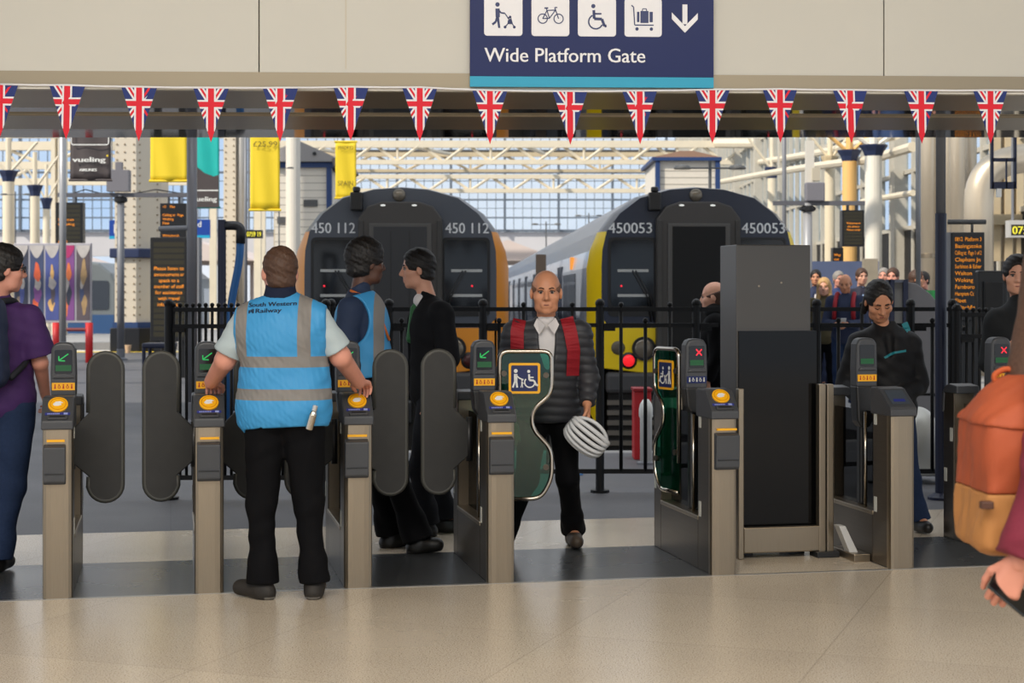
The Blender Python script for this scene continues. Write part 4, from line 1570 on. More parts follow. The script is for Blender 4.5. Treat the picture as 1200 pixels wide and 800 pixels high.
b, mk_ = top(bd, J, R, mat('navy_shirt', rgb(30, 46, 74), .8, var=.1, scale=30), 'shirt', .014, 1.04, 1.06, 1.0, hem=.0, seed=22, h=.008, flare=.014, se=.02, colr=.068)
mk_()
V2 = band_mat('blue_vest_side', BLUE, [(GREYB, [(0, -.06, .0), (1, None, .02)]), (GREYB, [(2, 1.0, 1.05)])], .6, .1, 14)
b = Blob(.007)
torso_ops(b, J, R, .030, 1.05, 1.12)
b.folds(.006, 20, 23)
b.cut(J['pelvis'] + R[:, 2] * .04, -R[:, 2])
b.cut(J['neck'] - R[:, 2] * .01, R[:, 2] - R[:, 1] * .2, box=(J['neck'] - .12, J['neck'] + .12))
for q, sg in (('L', -1), ('R', 1)):
    b.ell(J['sh' + q] - R[:, 2] * .06 + R[:, 0] * sg * .04, (.09, .115, .16), R, .01, True)
vs2 = blob_obj('vest', b, V2, bd)
mb = MB()
n0 = J['neck']
mb.tube([n0 + R @ np.array([.075, -.03, .02]), n0 + R @ np.array([.085, .05, -.02]), n0 + R @ np.array([.08, .135, -.13]), n0 + R @ np.array([.05, .175, -.30])], .009, 6)
mb.build('lanyard', mat('lanyard_orange', rgb(206, 110, 50), .6), vs2, smooth=True)
# ------------------------------------------------------------------ the man in the dark suit, facing left
ys = 10.75
org = Vector((XA(505, ys), ys, 0))
ya = radians(97)
J = grounded(joints(1.02, ya, dict(head=pj(489, 315, ys), neck=pj(503, 352, ys), pelvis=pj(507, 455, ys),
    shL=pj(517, 366, ys, -.17), shR=pj(503, 366, ys, .17), elL=pj(526, 420, ys, -.21), elR=pj(500, 420, ys, .2),
    wrL=pj(508, 465, ys, -.24), wrR=pj(478, 448, ys, .16), hipL=pj(508, 468, ys, -.09), hipR=pj(505, 468, ys, .09),
    knL=pj(492, 548, ys, -.09), knR=pj(510, 550, ys, .09), anL=pj(500, 628, ys, -.09), anR=pj(524, 622, ys, .09),
    toL=pj(476, 630, ys, -.09), toR=pj(500, 630, ys, .09)), org))
S3 = person('person in a black suit and green tie facing the second blue vest', org)
R = torso_frame(J, ya)
HR = head_frame(ya, .04)
bd = body_mesh(S3, J, R, J['head'], HR, SK_LIGHT, 1.02, 1.0, 1.0, .008)
b = Blob(.006)
short_hair(b, J['head'], HR, 1.02, .013, .035, -.06)
blob_obj('hair', b, HAIR_DK, bd)
face_bits(bd, J['head'], HR, 1.02, HAIR_DK, mat('lip_pink', rgb(160, 96, 84), .6))
trousers(bd, J, R, mat('suit_trousers', rgb(22, 24, 30), .85, spec=.18), .012, h=.008, seed=31, ankle=.052)
for q in 'LR':
    shoe(bd, J, q, SHOE, SHOE, 1.05)
b, mk_ = top(bd, J, R, mat('pale_blue_shirt', rgb(96, 132, 176), .8, bump=.1, scale=30), 'shirt', .008, sleeve=0, hem=.0, seed=32, h=.008, colr=.064, amp=.003)
shirt = mk_()
b, mk_ = top(bd, J, R, mat('suit_black', rgb(17, 18, 22), .85, spec=.18, var=.15, scale=30), 'suit_jacket', .026, 1.05, 1.08, .97, hem=-.14, seed=33, h=.008, colr=.066, se=.022, flare=.006)
f = R[:, 1]
b.cone(J['neck'] + f * .13 + R[:, 2] * .05, J['pelvis'] + f * .21 - R[:, 2] * .1, .078, .050, .01, sub=True)
mk_()
b = Blob(.006)
nk = J['neck']
b.cone(nk + f * .075 + R[:, 2] * .0, nk + f * .105 - R[:, 2] * .05, .016, .018, .01)
b.cone(nk + f * .105 - R[:, 2] * .05, nk + f * .128 - R[:, 2] * .24, .020, .032, .01)
blob_obj('tie', b, mat('tie_green', rgb(28, 92, 46), .6), bd)
b = Blob(.006)
b.cone(nk + f * .02 + R[:, 2] * .02, nk + f * .05 + R[:, 2] * .0, .060, .054, .01)
b.cut(nk + f * .06 + R[:, 2] * .045, R[:, 2] - f * .3)
blob_obj('shirt_collar', b, SHIRTW, bd)
# ------------------------------------------------------------------ purple polo shirt and navy rucksack, at the left edge
ys = 9.35
org = Vector((XA(2, ys), ys, 0))
ya = radians(-6)
J = grounded(joints(1.0, ya, dict(head=pj(6, 315, ys), neck=pj(-4, 352, ys), pelvis=pj(2, 468, ys),
    shR=pj(34, 373, ys, -.02), shL=pj(-40, 372, ys, .02), elR=pj(47, 425, ys, .02), elL=pj(-55, 430, ys, .05),
    wrR=pj(53, 462, ys, .20), wrL=pj(-50, 475, ys, .2), hipR=pj(18, 482, ys, -.01), hipL=pj(-14, 482, ys, .01),
    knR=pj(14, 570, ys, -.02), knL=pj(-2, 570, ys, .1), anR=pj(-4, 655, ys, -.05), anL=pj(-22, 655, ys, .12),
    toR=pj(10, 665, ys, .05), toL=pj(-6, 660, ys, .22)), org))
S4 = person('person with glasses in a purple polo shirt and jeans, carrying a navy rucksack', org)
R = torso_frame(J, ya)
HR = head_frame(radians(-62), .05)
bd = body_mesh(S4, J, R, J['head'], HR, SK_PINK, 1.05, 1.05, 1.1, .008)
b = Blob(.006)
short_hair(b, J['head'], HR, 1.05, .016, .03, -.06)
b.folds(.003, 90, 3)
blob_obj('hair', b, HAIR_DK, bd)
face_bits(bd, J['head'], HR, 1.05, HAIR_DK, SK_PINK)
T = lambda *p: J['head'] + HR @ (np.array(p) * 1.05)
mb = MB()
for q in (-1, 1):
    mb.tube([T(q * .031 + .021 * cos(t), .098, .002 + .017 * sin(t)) for t in [2 * pi * k / 14 for k in range(14)]], .0028, 6, closed=True)
    mb.tube([T(q * .052, .098, .006), T(q * .076, .06, .008), T(q * .083, -.005, .004)], .003, 6)
mb.tube([T(-.010, .100, .006), T(.010, .100, .006)], .0025, 6)
mb.build('glasses', DKPLASTIC, bd, smooth=True)
trousers(bd, J, R, DENIM, .016, h=.008, seed=41, ankle=.056, thigh=.10, w=1.0, dp=1.0, waist=.03)
for q in 'LR':
    shoe(bd, J, q, SHOE, SHOE, 1.05)
PURP = mat('purple_polo', rgb(66, 34, 92), .8, var=.12, scale=30, bump=.15)
b, mk_ = top(bd, J, R, PURP, 'polo_shirt', .018, 1.06, 1.14, .42, hem=-.10, seed=42, h=.008, flare=.026, se=.026, colr=.072, belly=.02)
polo = mk_()
BP = thing('rucksack', 'navy rucksack on the back of the person in the purple polo shirt', 'rucksack', org)
NAVYBAG = mat('rucksack_navy', rgb(34, 46, 74), .7, var=.15, scale=25, bump=.2)
b = Blob(.009)
c = J['neck'] * .55 + J['pelvis'] * .45 - R[:, 1] * .27 + R[:, 2] * .02
b.boxy(c, (.155, .10, .25), R, .07)
b.folds(.006, 25, 9)
b.cone(c + R @ np.array([-.03, .0, .24]), c + R @ np.array([.03, .0, .24]), .02, k=.02)
pk = blob_obj('pack_body', b, NAVYBAG, BP)
b = Blob(.008)
b.boxy(c + R @ np.array([0, -.095, -.08]), (.115, .035, .13), R, .03)
blob_obj('front_pocket', b, NAVYBAG, pk)
mb = MB()
for q in (-1, 1):
    a = c + R @ np.array([q * .09, .08, .22])
    mb.tube(arcpts([a, J['sh' + ('R' if q > 0 else 'L')] * .6 + J['neck'] * .4 + R[:, 2] * .065, J['sh' + ('R' if q > 0 else 'L')] * .55 + J['neck'] * .45 + R @ np.array([0, .16, -.12]), c + R @ np.array([q * .17, .25, -.12]), c + R @ np.array([q * .15, .06, -.20])], .06), .018, 8)
mb.build('straps', mat('strap_black', rgb(24, 26, 34), .8), pk, smooth=True)
# ------------------------------------------------------------------ woman looking down
ys = 10.85
org = Vector((XA(1038, ys), ys, 0))
J = grounded(joints(.93, pi, dict(head=pj(1030, 352, ys, -.07), neck=pj(1036, 385, ys), pelvis=pj(1040, 480, ys),
    shR=pj(1008, 402, ys), shL=pj(1064, 402, ys), elR=pj(992, 448, ys, .02), elL=pj(1076, 450, ys, .02),
    wrR=pj(1012, 470, ys, -.20), wrL=pj(1050, 468, ys, -.22)), org))
J['anL'] = A3(P(1078, 622, ys) - org)
J['toL'] = A3(P(1082, 630, ys, ) - org) + np.array([0, -.12, 0])
J['knL'] = A3(P(1066, 560, ys) - org)
grounded(J)
S5 = person('person with tied dark hair in a black jacket looking down behind the gate without pad', org)
R = torso_frame(J, pi)
HR = head_frame(pi + .10, .58, .08)
bd = body_mesh(S5, J, R, J['head'], HR, SK_TAN, 1.03, .92, .95, .006, True)
b = Blob(.005)
short_hair(b, J['head'], HR, 1.03, .009, .066, -.09)
for q_ in (-1, 1):
    b.cone(J['head'] + HR @ np.array([q_ * .078, -.02, .01]), J['head'] + HR @ np.array([q_ * .082, -.035, -.10]), .020, .022, .02)
b.ell(J['head'] + HR @ np.array([0, -.11, -.01]), (.05, .05, .055), HR, .02)
b.cone(J['head'] + HR @ np.array([0, -.10, -.05]), J['neck'] - R[:, 1] * .08 - R[:, 2] * .08, .045, .035, .02)
blob_obj('hair', b, HAIR_DK, bd)
face_bits(bd, J['head'], HR, 1.03, HAIR_DK, closed=True, lip_mat=mat('lip_rose', rgb(150, 80, 72), .5))
trousers(bd, J, R, DENIM, .008, h=.008, seed=51, ankle=.044, w=.95)
for q in 'LR':
    shoe(bd, J, q, SHOE, SHOE, .95)
b, mk_ = top(bd, J, R, mat('jacket_black', rgb(26, 26, 28), .6, spec=.18, var=.15, scale=25, bump=.15), 'jacket', .030, 1.0, 1.05, .97, hem=-.10, seed=52, h=.007, colr=.074, se=.026, amp=.009)
f = R[:, 1]
b.cut(J['neck'] + R[:, 2] * .012 + f * .06, R[:, 2] + f * .9, box=(J['neck'] - .14, J['neck'] + .14))
b.cone(J['neck'] + f * .12 + R[:, 2] * .05, J['neck'] + f * .16 - R[:, 2] * .16, .050, .020, .01, sub=True)
jk = mk_()
b, mk_ = top(bd, J, R, mat('top_black', rgb(18, 18, 20), .8, spec=.18), 'top', .006, sleeve=0, hem=.1, seed=53, h=.008, collar=False, w=.92)
mk_()
TEAL = mat('teal_trim', rgb(20, 120, 130), .6)
ribbon('teal_trim', jk, [P(1030, 418, ys) - org, P(1042, 412, ys) - org, P(1056, 410, ys) - org], (0, 1, 0), .014, TEAL, bd, .003)
ribbon('teal_trim', jk, [P(1060, 378, ys) - org, P(1064, 388, ys) - org], (0, 1, 0), .04, TEAL, bd, .003)
# ------------------------------------------------------------------ man at the right edge
ys = 10.9
org = Vector((XA(1197, ys), ys, 0))
J = grounded(joints(1.0, pi, dict(head=pj(1192, 322, ys, -.03), neck=pj(1196, 356, ys), pelvis=pj(1200, 462, ys),
    shR=pj(1168, 376, ys), shL=pj(1226, 376, ys), elR=pj(1160, 425, ys, .03), wrR=pj(1180, 412, ys, -.2)), org))
S6 = person('person with short dark hair in a dark jacket near the orange backpack', org)
R = torso_frame(J, pi)
HR = head_frame(pi - .25, .08)
bd = body_mesh(S6, J, R, J['head'], HR, SK_LIGHT, 1.0, 1.0, 1.0, .008)
b = Blob(.006)
short_hair(b, J['head'], HR, 1.0, .014, .035, -.06)
blob_obj('hair', b, HAIR_DK, bd)
face_bits(bd, J['head'], HR, 1.0, HAIR_DK, mat('lip_pink', rgb(160, 96, 84), .6))
trousers(bd, J, R, BLACKCLOTH, .012, h=.009, seed=61)
for q in 'LR':
    shoe(bd, J, q, SHOE, SHOE, 1.05)
b, mk_ = top(bd, J, R, mat('parka_black', rgb(30, 32, 34), .75, spec=.18, var=.15, scale=25), 'jacket', .030, 1.05, 1.05, .97, hem=-.12, seed=62, h=.008, colr=.076, se=.028)
mk_()
# ------------------------------------------------------------------ the passer-by with the orange backpack, close to the viewer
ys = 4.40
org = Vector((XA(1262, ys), ys, 0))
ya = radians(-86)
J = grounded(joints(.97, ya, dict(head=pj(1262, 322, ys), neck=pj(1254, 400, ys), pelvis=pj(1250, 632, ys),
    shR=pj(1250, 425, ys, -.17), shL=pj(1256, 425, ys, .17), elR=pj(1232, 560, ys, -.22), elL=pj(1285, 545, ys, .2),
    wrR=pj(1194, 660, ys, -.22), wrL=pj(1350, 610, ys, .2)), org))
S7 = person('person in maroon walking past close by, phone in hand, orange backpack on the back', org)
R = torso_frame(J, ya)
HR = head_frame(ya, .02)
bd = body_mesh(S7, J, R, J['head'], HR, skin_mat('skin_rose', rgb(186, 124, 104)), 1.0, .95, 1.0, .008, True, hands=dict(R=dict(d=(-.42, .05, -.9), pn=(.25, .9, 0), side=-1, curl=.85, thumb=.7, h=.0028)))
b = Blob(.008)
short_hair(b, J['head'], HR, 1.0, .02, .03, -.09)
b.cone(J['head'] + HR @ np.array([0, -.06, 0]), J['neck'] + R @ np.array([0, -.10, -.16]), .075, .075, .05)
b.folds(.005, 45, 71, (1, 1, .3))
blob_obj('hair', b, HAIR_BR, bd)
face_bits(bd, J['head'], HR, 1.0, HAIR_BR, mat('lip_pink', rgb(160, 96, 84), .6))
trousers(bd, J, R, NAVYCLOTH, .012, h=.009, seed=71)
for q in 'LR':
    shoe(bd, J, q, SHOE, SHOE, .95)
MAROON = mat('maroon_wool', rgb(104, 22, 44), .85, var=.2, scale=30, bump=.3)
b, mk_ = top(bd, J, R, MAROON, 'jumper', .024, 1.0, 1.06, .97, hem=-.14, seed=72, h=.007, se=.024, flare=.01, amp=.010)
mk_()
PH = thing('mobile_phone', 'black phone in the hand of the passer-by in maroon', 'phone', P(1184, 694, ys - .215))
mb = MB()
mb.M = Matrix.Rotation(radians(-50), 4, 'Y') @ Matrix.Rotation(radians(35), 4, 'Z')
mb.box(-.034, .034, -.0045, .0045, -.06, .06)
mb.build('casing', BLACKSCREEN, PH, bevel=.004)
BK = thing('backpack', 'orange backpack with a tan lower half on the passer-by in maroon', 'backpack', org)
OR1 = mat('orange_canvas', rgb(146, 64, 30), .75, var=.14, scale=14, bump=.25)
TAN1 = mat('tan_canvas', rgb(160, 108, 56), .75, var=.10, scale=14, bump=.2)
q = lambda x, y, dy=0: A3(P(x, y, ys + dy) - org)
Rb = roty(radians(3))
def pack(h):
    b = Blob(h)
    b.boxy(q(1189, 566), (.116, .160, .172), Rb, .026, .04)
    b.cone(q(1190, 520, -.07), q(1190, 520, .07), .100, k=.06)
    b.ell(q(1198, 485), (.10, .140, .105), roty(radians(-35)), .07)
    b.cone(q(1164, 628, -.09), q(1164, 628, .09), .044, k=.03)
    b.folds(.007, 20, 17, (1, 1, .8))
    b.folds(.0025, 60, 18)
    return b
spl = q(1165, 571)
b = pack(.006)
b.cut(spl, (.02, 0, -1.0))
up_ = blob_obj('upper_pack', b, OR1, BK)
b = pack(.006)
b.cut(spl + np.array([0, 0, .0]), (-.02, 0, 1.0))
lo_ = blob_obj('tan_base', b, TAN1, BK)
b = pack(.006)
b.fn(lambda X: -.008 + 0 * X[..., 0])
b.cut(q(1165, 497), (-.10, 0, -1.0))
blob_obj('flap', b, OR1, up_)
mb = MB()
mb.tube(arcpts([q(1170, 452), q(1163, 440), q(1180, 430), q(1196, 440), q(1200, 455)], .03), .008, 8)
mb.build('grab_handle', mat('orange_webbing', rgb(160, 70, 26), .8), up_, smooth=True)
mb = MB()
p = q(1157, 592, -.178)
mb.box(p[0] - .016, p[0] + .016, p[1] - .006, p[1] + .02, p[2] - .010, p[2] + .010)
mb.build('patch', mat('leather_patch', rgb(66, 36, 22), .6), lo_, bevel=.003)
b = Blob(.007)
for s_ in (-.16, .16):
    b.cone(q(1215, 455, s_), q(1262, 412, s_), .03, .03, .02)
    b.cone(q(1262, 412, s_), q(1300, 470, s_ * 1.1), .03, .026, .02)
    b.cone(q(1300, 470, s_ * 1.1), q(1225, 600, s_ * 1.2), .024, .020, .02)
blob_obj('shoulder_straps', b, OR1, up_)
# ------------------------------------------------------------------ onlooker half hidden by the cabinet
def bystander(label, px, py, Y, yaw, skin, hair, coat, legs, s=None, hs=1.0, hairlong=False, bald=False, female=False, group=None, pitch=.05, phone=False, shirt=None, scarf=None, straps=None, hh=.011):
    """a figure further back; py is the middle of the head"""
    zc = ZA(py, Y)
    s = zc / 1.655
    org = Vector((XA(px, Y), Y, 0))
    over = None
    J = joints(s, yaw)
    if phone:
        Rz = rotz(yaw)
        for q, sg in (('L', -1), ('R', 1)):
            J['wr' + q] = Rz @ (np.array([sg * .06, .33, 1.12]) * s)
            J['el' + q] = Rz @ (np.array([sg * .25, .04, 1.13]) * s)
    J = grounded(J, s)
    root = person(label, org, group)
    R = torso_frame(J, yaw)
    HR = head_frame(yaw, pitch)
    bd = body_mesh(root, J, R, J['head'], HR, skin, hs, .97, 1.0, hh, female, handh=.006)
    b = Blob(.009)
    short_hair(b, J['head'], HR, hs, .014 if not bald else .004, .035 if not bald else .1, -.06)
    if bald:
        b.cut(J['head'] + HR @ np.array([0, 0, .03]), HR @ np.array([0, .3, 1.0]))
    if hairlong:
        for q in (-1, 1):
            b.cone(J['head'] + HR @ np.array([q * .06, -.02, 0]), J['neck'] + R @ np.array([q * .09, .05, -.10]), .045, .035, .03)
        b.cone(J['head'] + HR @ np.array([0, -.06, 0]), J['neck'] + R @ np.array([0, -.08, -.10]), .06, .05, .04)
    blob_obj('hair', b, hair, bd)
    face_bits(bd, J['head'], HR, hs, hair, mat('lip_pink', rgb(160, 96, 84), .6))
    trousers(bd, J, R, legs, .012, h=.012, seed=int(px))
    for q in 'LR':
        shoe(bd, J, q, SHOE, SHOE, 1.0)
    b, mk_ = top(bd, J, R, coat, 'coat', .026, 1.02, 1.05, .97, hem=-.10, seed=int(px) + 1, h=.011, colr=.07, se=.02)
    f = R[:, 1]
    if shirt is not None:
        b.cone(J['neck'] + f * .13 + R[:, 2] * .05, J['pelvis'] + f * .21 + R[:, 2] * .15, .055, .02, .01, sub=True)
    mk_()
    if shirt is not None:
        b, mk_ = top(bd, J, R, shirt, 'shirt', .008, sleeve=0, hem=.05, seed=3, h=.011, colr=.066, amp=.002)
        mk_()
    if scarf is not None:
        b = Blob(.01)
        b.ell(J['neck'] + R[:, 2] * .06 + f * .03, (.10, .10, .075), R, .02)
        blob_obj('scarf', b, scarf, bd)
    if straps is not None:
        for q in (-1, 1):
            mb = MB()
            n0 = J['neck']
            mb.tube(arcpts([n0 + R @ np.array([q * .10, -.10, .02]), n0 + R @ np.array([q * .115, .0, .065]), n0 + R @ np.array([q * .12, .165, -.08]), n0 + R @ np.array([q * .13, .175, -.30])], .05), .030, 8)
            mb.build('rucksack_strap', straps, bd, smooth=True)
    return root, J
bystander('person with dark scarf over the mouth, half hidden by the dark cabinet', 840, 348, 13.9, radians(75), SK_LIGHT, HAIR_BR, BLACKCLOTH, BLACKCLOTH, hs=1.05, bald=True, scarf=mat('scarf_black', rgb(20, 20, 22), .9))
NAVYSUIT = mat('navy_suit', rgb(34, 44, 74), .8, var=.1)
LBLUE = mat('light_blue_shirt', rgb(150, 178, 214), .8)
CG = 'people waiting on the platform'
bystander('bearded person in a navy suit standing left of the blonde hair', 956, 325, 27.5, pi - .2, SK_TAN, HAIR_DK, NAVYSUIT, NAVYSUIT, shirt=SHIRTW, group=CG)
bystander('person with long blonde hair in an olive jacket among the waiting people', 966, 336, 23.4, pi - .3, SK_LIGHT, HAIR_BL, mat('olive_jacket', rgb(84, 74, 46), .8, var=.15), BLACKCLOTH, hairlong=True, female=True, group=CG)
_, J = bystander('bald person in navy with red straps looking at a phone', 991, 332, 22.6, pi - .35, SK_TAN, mat('shaved_hair', rgb(120, 86, 66), .7), mat('navy_jumper', rgb(32, 42, 70), .8, var=.1), DENIM, bald=True, phone=True, pitch=.35, straps=RED, group=CG)
pp = (J['wrL'] + J['wrR']) / 2 + np.array([0, -.09, .03])
PH2 = thing('mobile_phone', 'pale phone held by the bald person with red straps', 'phone', Vector((XA(991, 22.6), 22.6, 0)) + Vector(pp))
mb = MB()
mb.M = Matrix.Rotation(radians(40), 4, 'X')
mb.box(-.036, .036, -.005, .005, -.07, .07)
mb.build('casing', mat('phone_pale', rgb(190, 190, 194), .3), PH2, bevel=.004)
bystander('person in blue partly behind the bald person with the phone', 982, 327, 27.0, pi + .2, SK_PINK, HAIR_GR, mat('blue_coat', rgb(44, 60, 104), .8), NAVYCLOTH, group=CG)
bystander('person in a dark jacket and light blue shirt behind the phone user', 1009, 324, 25.5, pi + .15, SK_LIGHT, HAIR_BR, mat('dark_jacket', rgb(40, 40, 56), .8), NAVYCLOTH, shirt=LBLUE, group=CG)
bystander('grey-haired person half hidden behind the tied dark hair', 1036, 323, 27.5, pi - .4, SK_PINK, HAIR_GR, mat('grey_coat', rgb(150, 150, 158), .8), NAVYCLOTH, group=CG)
bystander('person in a pale shirt and blue jacket above the sloped grey machine', 1047, 324, 24.5, pi - .5, SK_PINK, HAIR_BR, mat('mid_blue_jacket', rgb(60, 84, 130), .8), NAVYCLOTH, shirt=SHIRTW, group=CG)
bystander('person with greying hair behind the sloped grey machine', 1072, 327, 23.6, pi + 1.2, SK_TAN, HAIR_BR, BLACKCLOTH, BLACKCLOTH, group=CG)
bystander('person with black hair just left of the navy pole', 1083, 328, 25.6, pi - .9, SK_PINK, HAIR_DK, mat('charcoal_coat', rgb(44, 44, 48), .8), BLACKCLOTH, group=CG)
# ------------------------------------------------------------------ trains
TDARK = mat('train_dark_grey', rgb(74, 79, 89), .35, .1, var=.06, scale=1.5)
TNAVY = mat('train_navy', rgb(40, 46, 62), .25, .1, var=.06, scale=1.5)
TGANG = mat('gangway_grey', rgb(62, 59, 57), .5, var=.10, scale=2)
TDOOR = mat('train_door_grey', rgb(44, 45, 48), .45)
TBLACK = mat('train_underframe', rgb(34, 32, 31), .7, var=.3, scale=3)
TGLASS = mat('cab_glass', rgb(14, 17, 20), .07, spec=.45)
TORANGE = mat('train_orange', rgb(226, 144, 40), .35, var=.05, scale=2)
TYELLOW = mat('train_yellow', rgb(240, 206, 16), .3, var=.04, scale=2)
TSIDE = mat('train_side_blue_white', rgb(186, 194, 208), .18, .2, var=.1, scale=1)
TSIDE2 = mat('train_side_grey', rgb(120, 124, 132), .3, .2)
TWIN = mat('train_window', rgb(26, 32, 42), .06, spec=.9)
LAMPG = mat('lamp_glass_grey', rgb(120, 112, 100), .2, .4)
FULL = [(0, 2.957), (.35, 2.93), (.77, 2.82), (1.08, 2.60), (1.26, 2.36), (1.36, 2.12), (1.40, 1.9), (1.40, .6), (1.40, -.2), (1.36, -.7)]
INS = [(0, 2.925), (.35, 2.90), (.74, 2.79), (1.0, 2.59), (1.17, 2.36), (1.225, 2.12), (1.235, 1.9), (1.235, .6), (1.22, -.2), (1.18, -.7)]
def train(label, px, band, roof, numtxt, side_m, gm=0.0, door_open=False, length=62, tail=True):
    t = thing('train', label, 'train', Vector((XA(px, 21.43), 21.43, 0)), TRYAW, 'trains at the buffers')
    def both(pr):
        return [(-x, z) for x, z in reversed(pr)] + pr[1:]
    full, ins = both(FULL), both(INS)
    n = len(full)
    mb = MB()
    vs = [(x, .36, z) for x, z in full] + [(x, length, z) for x, z in full]
    mid = n // 2
    for k in range(n - 1):
        zz = max(full[k][1], full[k + 1][1])
        mb.slot = 0 if zz > 2.2 else 1
        mb.add([vs[k], vs[k + 1], vs[n + k + 1], vs[n + k]], [(0, 1, 2, 3)])
    mb.slot = 1
    mb.add(vs[n:], [tuple(range(n))])
    body = mb.build('car_body', [roof, side_m], t, smooth=False)
    # dark cab face
    mb = MB()
    face = [p for p in ins if p[1] > 1.25]
    lowx = 1.235
    mb.prism(face + [(lowx, 1.25), (1.12, 1.12), (-1.12, 1.12), (-lowx, 1.25)], 0.0, .10)
    cab = mb.build('cab_face', roof, t)
    # corner panels between face and body: dark above, coloured below
    mb = MB()
    mb2 = MB()
    for k in range(n - 1):
        zz = (ins[k][1] + ins[k + 1][1]) / 2
        tgt = mb2 if zz > 2.42 else mb
        a, b_, c, d = (ins[k][0], 0, ins[k][1]), (ins[k + 1][0], 0, ins[k + 1][1]), (full[k + 1][0], .36, full[k + 1][1]), (full[k][0], .36, full[k][1])
        m1 = tuple((a[q] + d[q]) / 2 * (1.012 if q == 0 else 1) - (.045 if q == 1 else 0) for q in range(3))
        m2 = tuple((b_[q] + c[q]) / 2 * (1.012 if q == 0 else 1) - (.045 if q == 1 else 0) for q in range(3))
        tgt.add([a, b_, m2, m1], [(0, 1, 2, 3)])
        tgt.add([m1, m2, c, d], [(0, 1, 2, 3)])
    half = len(mb.f) // 2
    for sgn in (-1, 1):
        q = MB()
        fsel = [f for f in mb.f if (mb.v[f[0]][0] < 0) == (sgn < 0)]
        q.v, q.f, q.i = mb.v, fsel, [0] * len(fsel)
        used = sorted({k for f in fsel for k in f})
        ren = {k: j for j, k in enumerate(used)}
        q.v, q.f = [mb.v[k] for k in used], [tuple(ren[k] for k in f) for f in fsel]
        q.build('corner_panel', band, t, smooth=True, weld=.002)
    mb2.build('roof_front', roof, t, smooth=True, weld=.002)
    # coloured front panels under the windscreens
    for s in (-1, 1):
        mb = MB()
        x0, x1 = (.50, 1.21) if s > 0 else (-1.21, -.50)
        mb.prism([(x0, .52), (x1 - (.0 if s > 0 else 0), .60), (x1, 1.26), (s * 1.12, 1.13), (s * .50, 1.13)] if s > 0 else [(-.50, .52), (-1.21, .60), (-1.21, 1.26), (-1.12, 1.13), (-.50, 1.13)], .0, .09)
        fp = mb.build('front_panel', band, t, bevel=.012)
        mb = MB()
        mb.lathe([(.0, 0), (.155, 0), (.155, .03), (.135, .03)], n=24)
        M = Matrix.Translation((s * .69, -.002, .855)) @ Matrix.Rotation(pi / 2, 4, 'X')
        mb.v = [tuple(M @ Vector(p)) for p in mb.v]
        hl = mb.build('headlight_ring', BOARD, fp)
        mb = MB()
        mb.ball((s * .69, -.02, .855), (.13, .03, .13), 20, 10)
        mb.build('headlight', LAMPG, hl, smooth=True)
        mb = MB()
        mb.ball((s * 1.02, -.004, .865), (.09, .03, .09), 16, 8)
        mb.build('side_lamp', mat('lamp_grey', rgb(92, 84, 70), .3), fp, smooth=True)
        mb = MB()
        mb.ball((s * .885, -.012, .70), (.08, .03, .08), 16, 8)
        mb.build('tail_lamp', mat('tail_red', rgb(220, 20, 30), .3, emit=((1, .02, .03, 1), .7)) if s < 0 else mat('tail_unlit', rgb(70, 26, 26), .3), fp, smooth=True)
        mb = MB()
        mb.ball((s * .885, -.004, .70), (.11, .02, .11), 16, 8)
        mb.build('lamp_surround', BOARD, fp, smooth=True)
        # windscreen
        mb = MB()
        a, b_ = sorted((s * .53, s * 1.15))
        mb.prism(rrect(a, b_, 1.27, 2.285, .06), -.012, .02)
        ws = mb.build('windscreen_frame', BOARD, cab)
        mb = MB()
        mb.prism(rrect(a + .035, b_ - .035, 1.40, 2.25, .05), -.016, -.010)
        mb.build('windscreen', TGLASS, ws)
        for zz in (1.52, 1.84):
            mb = MB()
            mb.box(a + .12, b_ - .10, -.019, -.0155, zz, zz + .035)
            mb.build('blind_rail', mat('blind_grey', rgb(176, 178, 176), .5), ws)
        mb = MB()
        mb.ball((s * (.92 if s > 0 else .98), -.018, 1.66), .014)
        mb.build('cab_indicator', REDLED, ws, smooth=True)
        mb = MB()
        for q in (0, .04):
            mb.tube([(s * (.56 + q), -.05, 1.20), (s * (.60 + q), -.05, 1.5), (s * (.80 + q), -.04, 1.86)], .010, 6)
        mb.build('wiper', BOARD, ws, smooth=True)
        text_words('number_lettering', mat('number_white', rgb(222, 224, 226), .5), cab, numtxt, s * .86 - .285, 2.34, .135, -.004, .56, .002)
    # gangway
    GX = .54
    mb = MB()
    mb.prism([(-GX, .30), (GX, .30), (GX, 2.52), (GX - .12, 2.68), (GX - .3, 2.74), (-GX + .3, 2.74), (-GX + .12, 2.68), (-GX, 2.52)], -.14, .05)
    gw = mb.build('gangway_surround', TGANG, t, bevel=.02)
    mb = MB()
    mb.prism([(-.40, .40), (.40, .40), (.40, 2.46), (-.40, 2.46)], -.165, -.12)
    fr = mb.build('door_frame', mat('frame_grey', rgb(84, 82, 80), .4, .3), gw, bevel=.01)
    mb = MB()
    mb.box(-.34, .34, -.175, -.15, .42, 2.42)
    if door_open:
        mb.build('doorway_shade_panel', mat('doorway_black', rgb(5, 5, 6), .8), fr)  # solid black slab; the shade inside the open doorway put into its colour
    else:
        dr = mb.build('gangway_door', TDOOR, fr, bevel=.006)
        for xx in (-.12, .12):
            mb = MB()
            mb.box(xx - .004, xx + .004, -.178, -.17, .5, 2.36)
            mb.build('door_seam', BOARD, dr)
    for xx in (-GX + .04, GX - .04):
        mb = MB()
        mb.box(xx - .03, xx + .03, -.17, -.13, .4, 2.5)
        mb.build('rubber_edge', mat('gangway_rubber', rgb(60, 58, 56), .7, var=.3, scale=8), gw, bevel=.01)
    mb = MB()
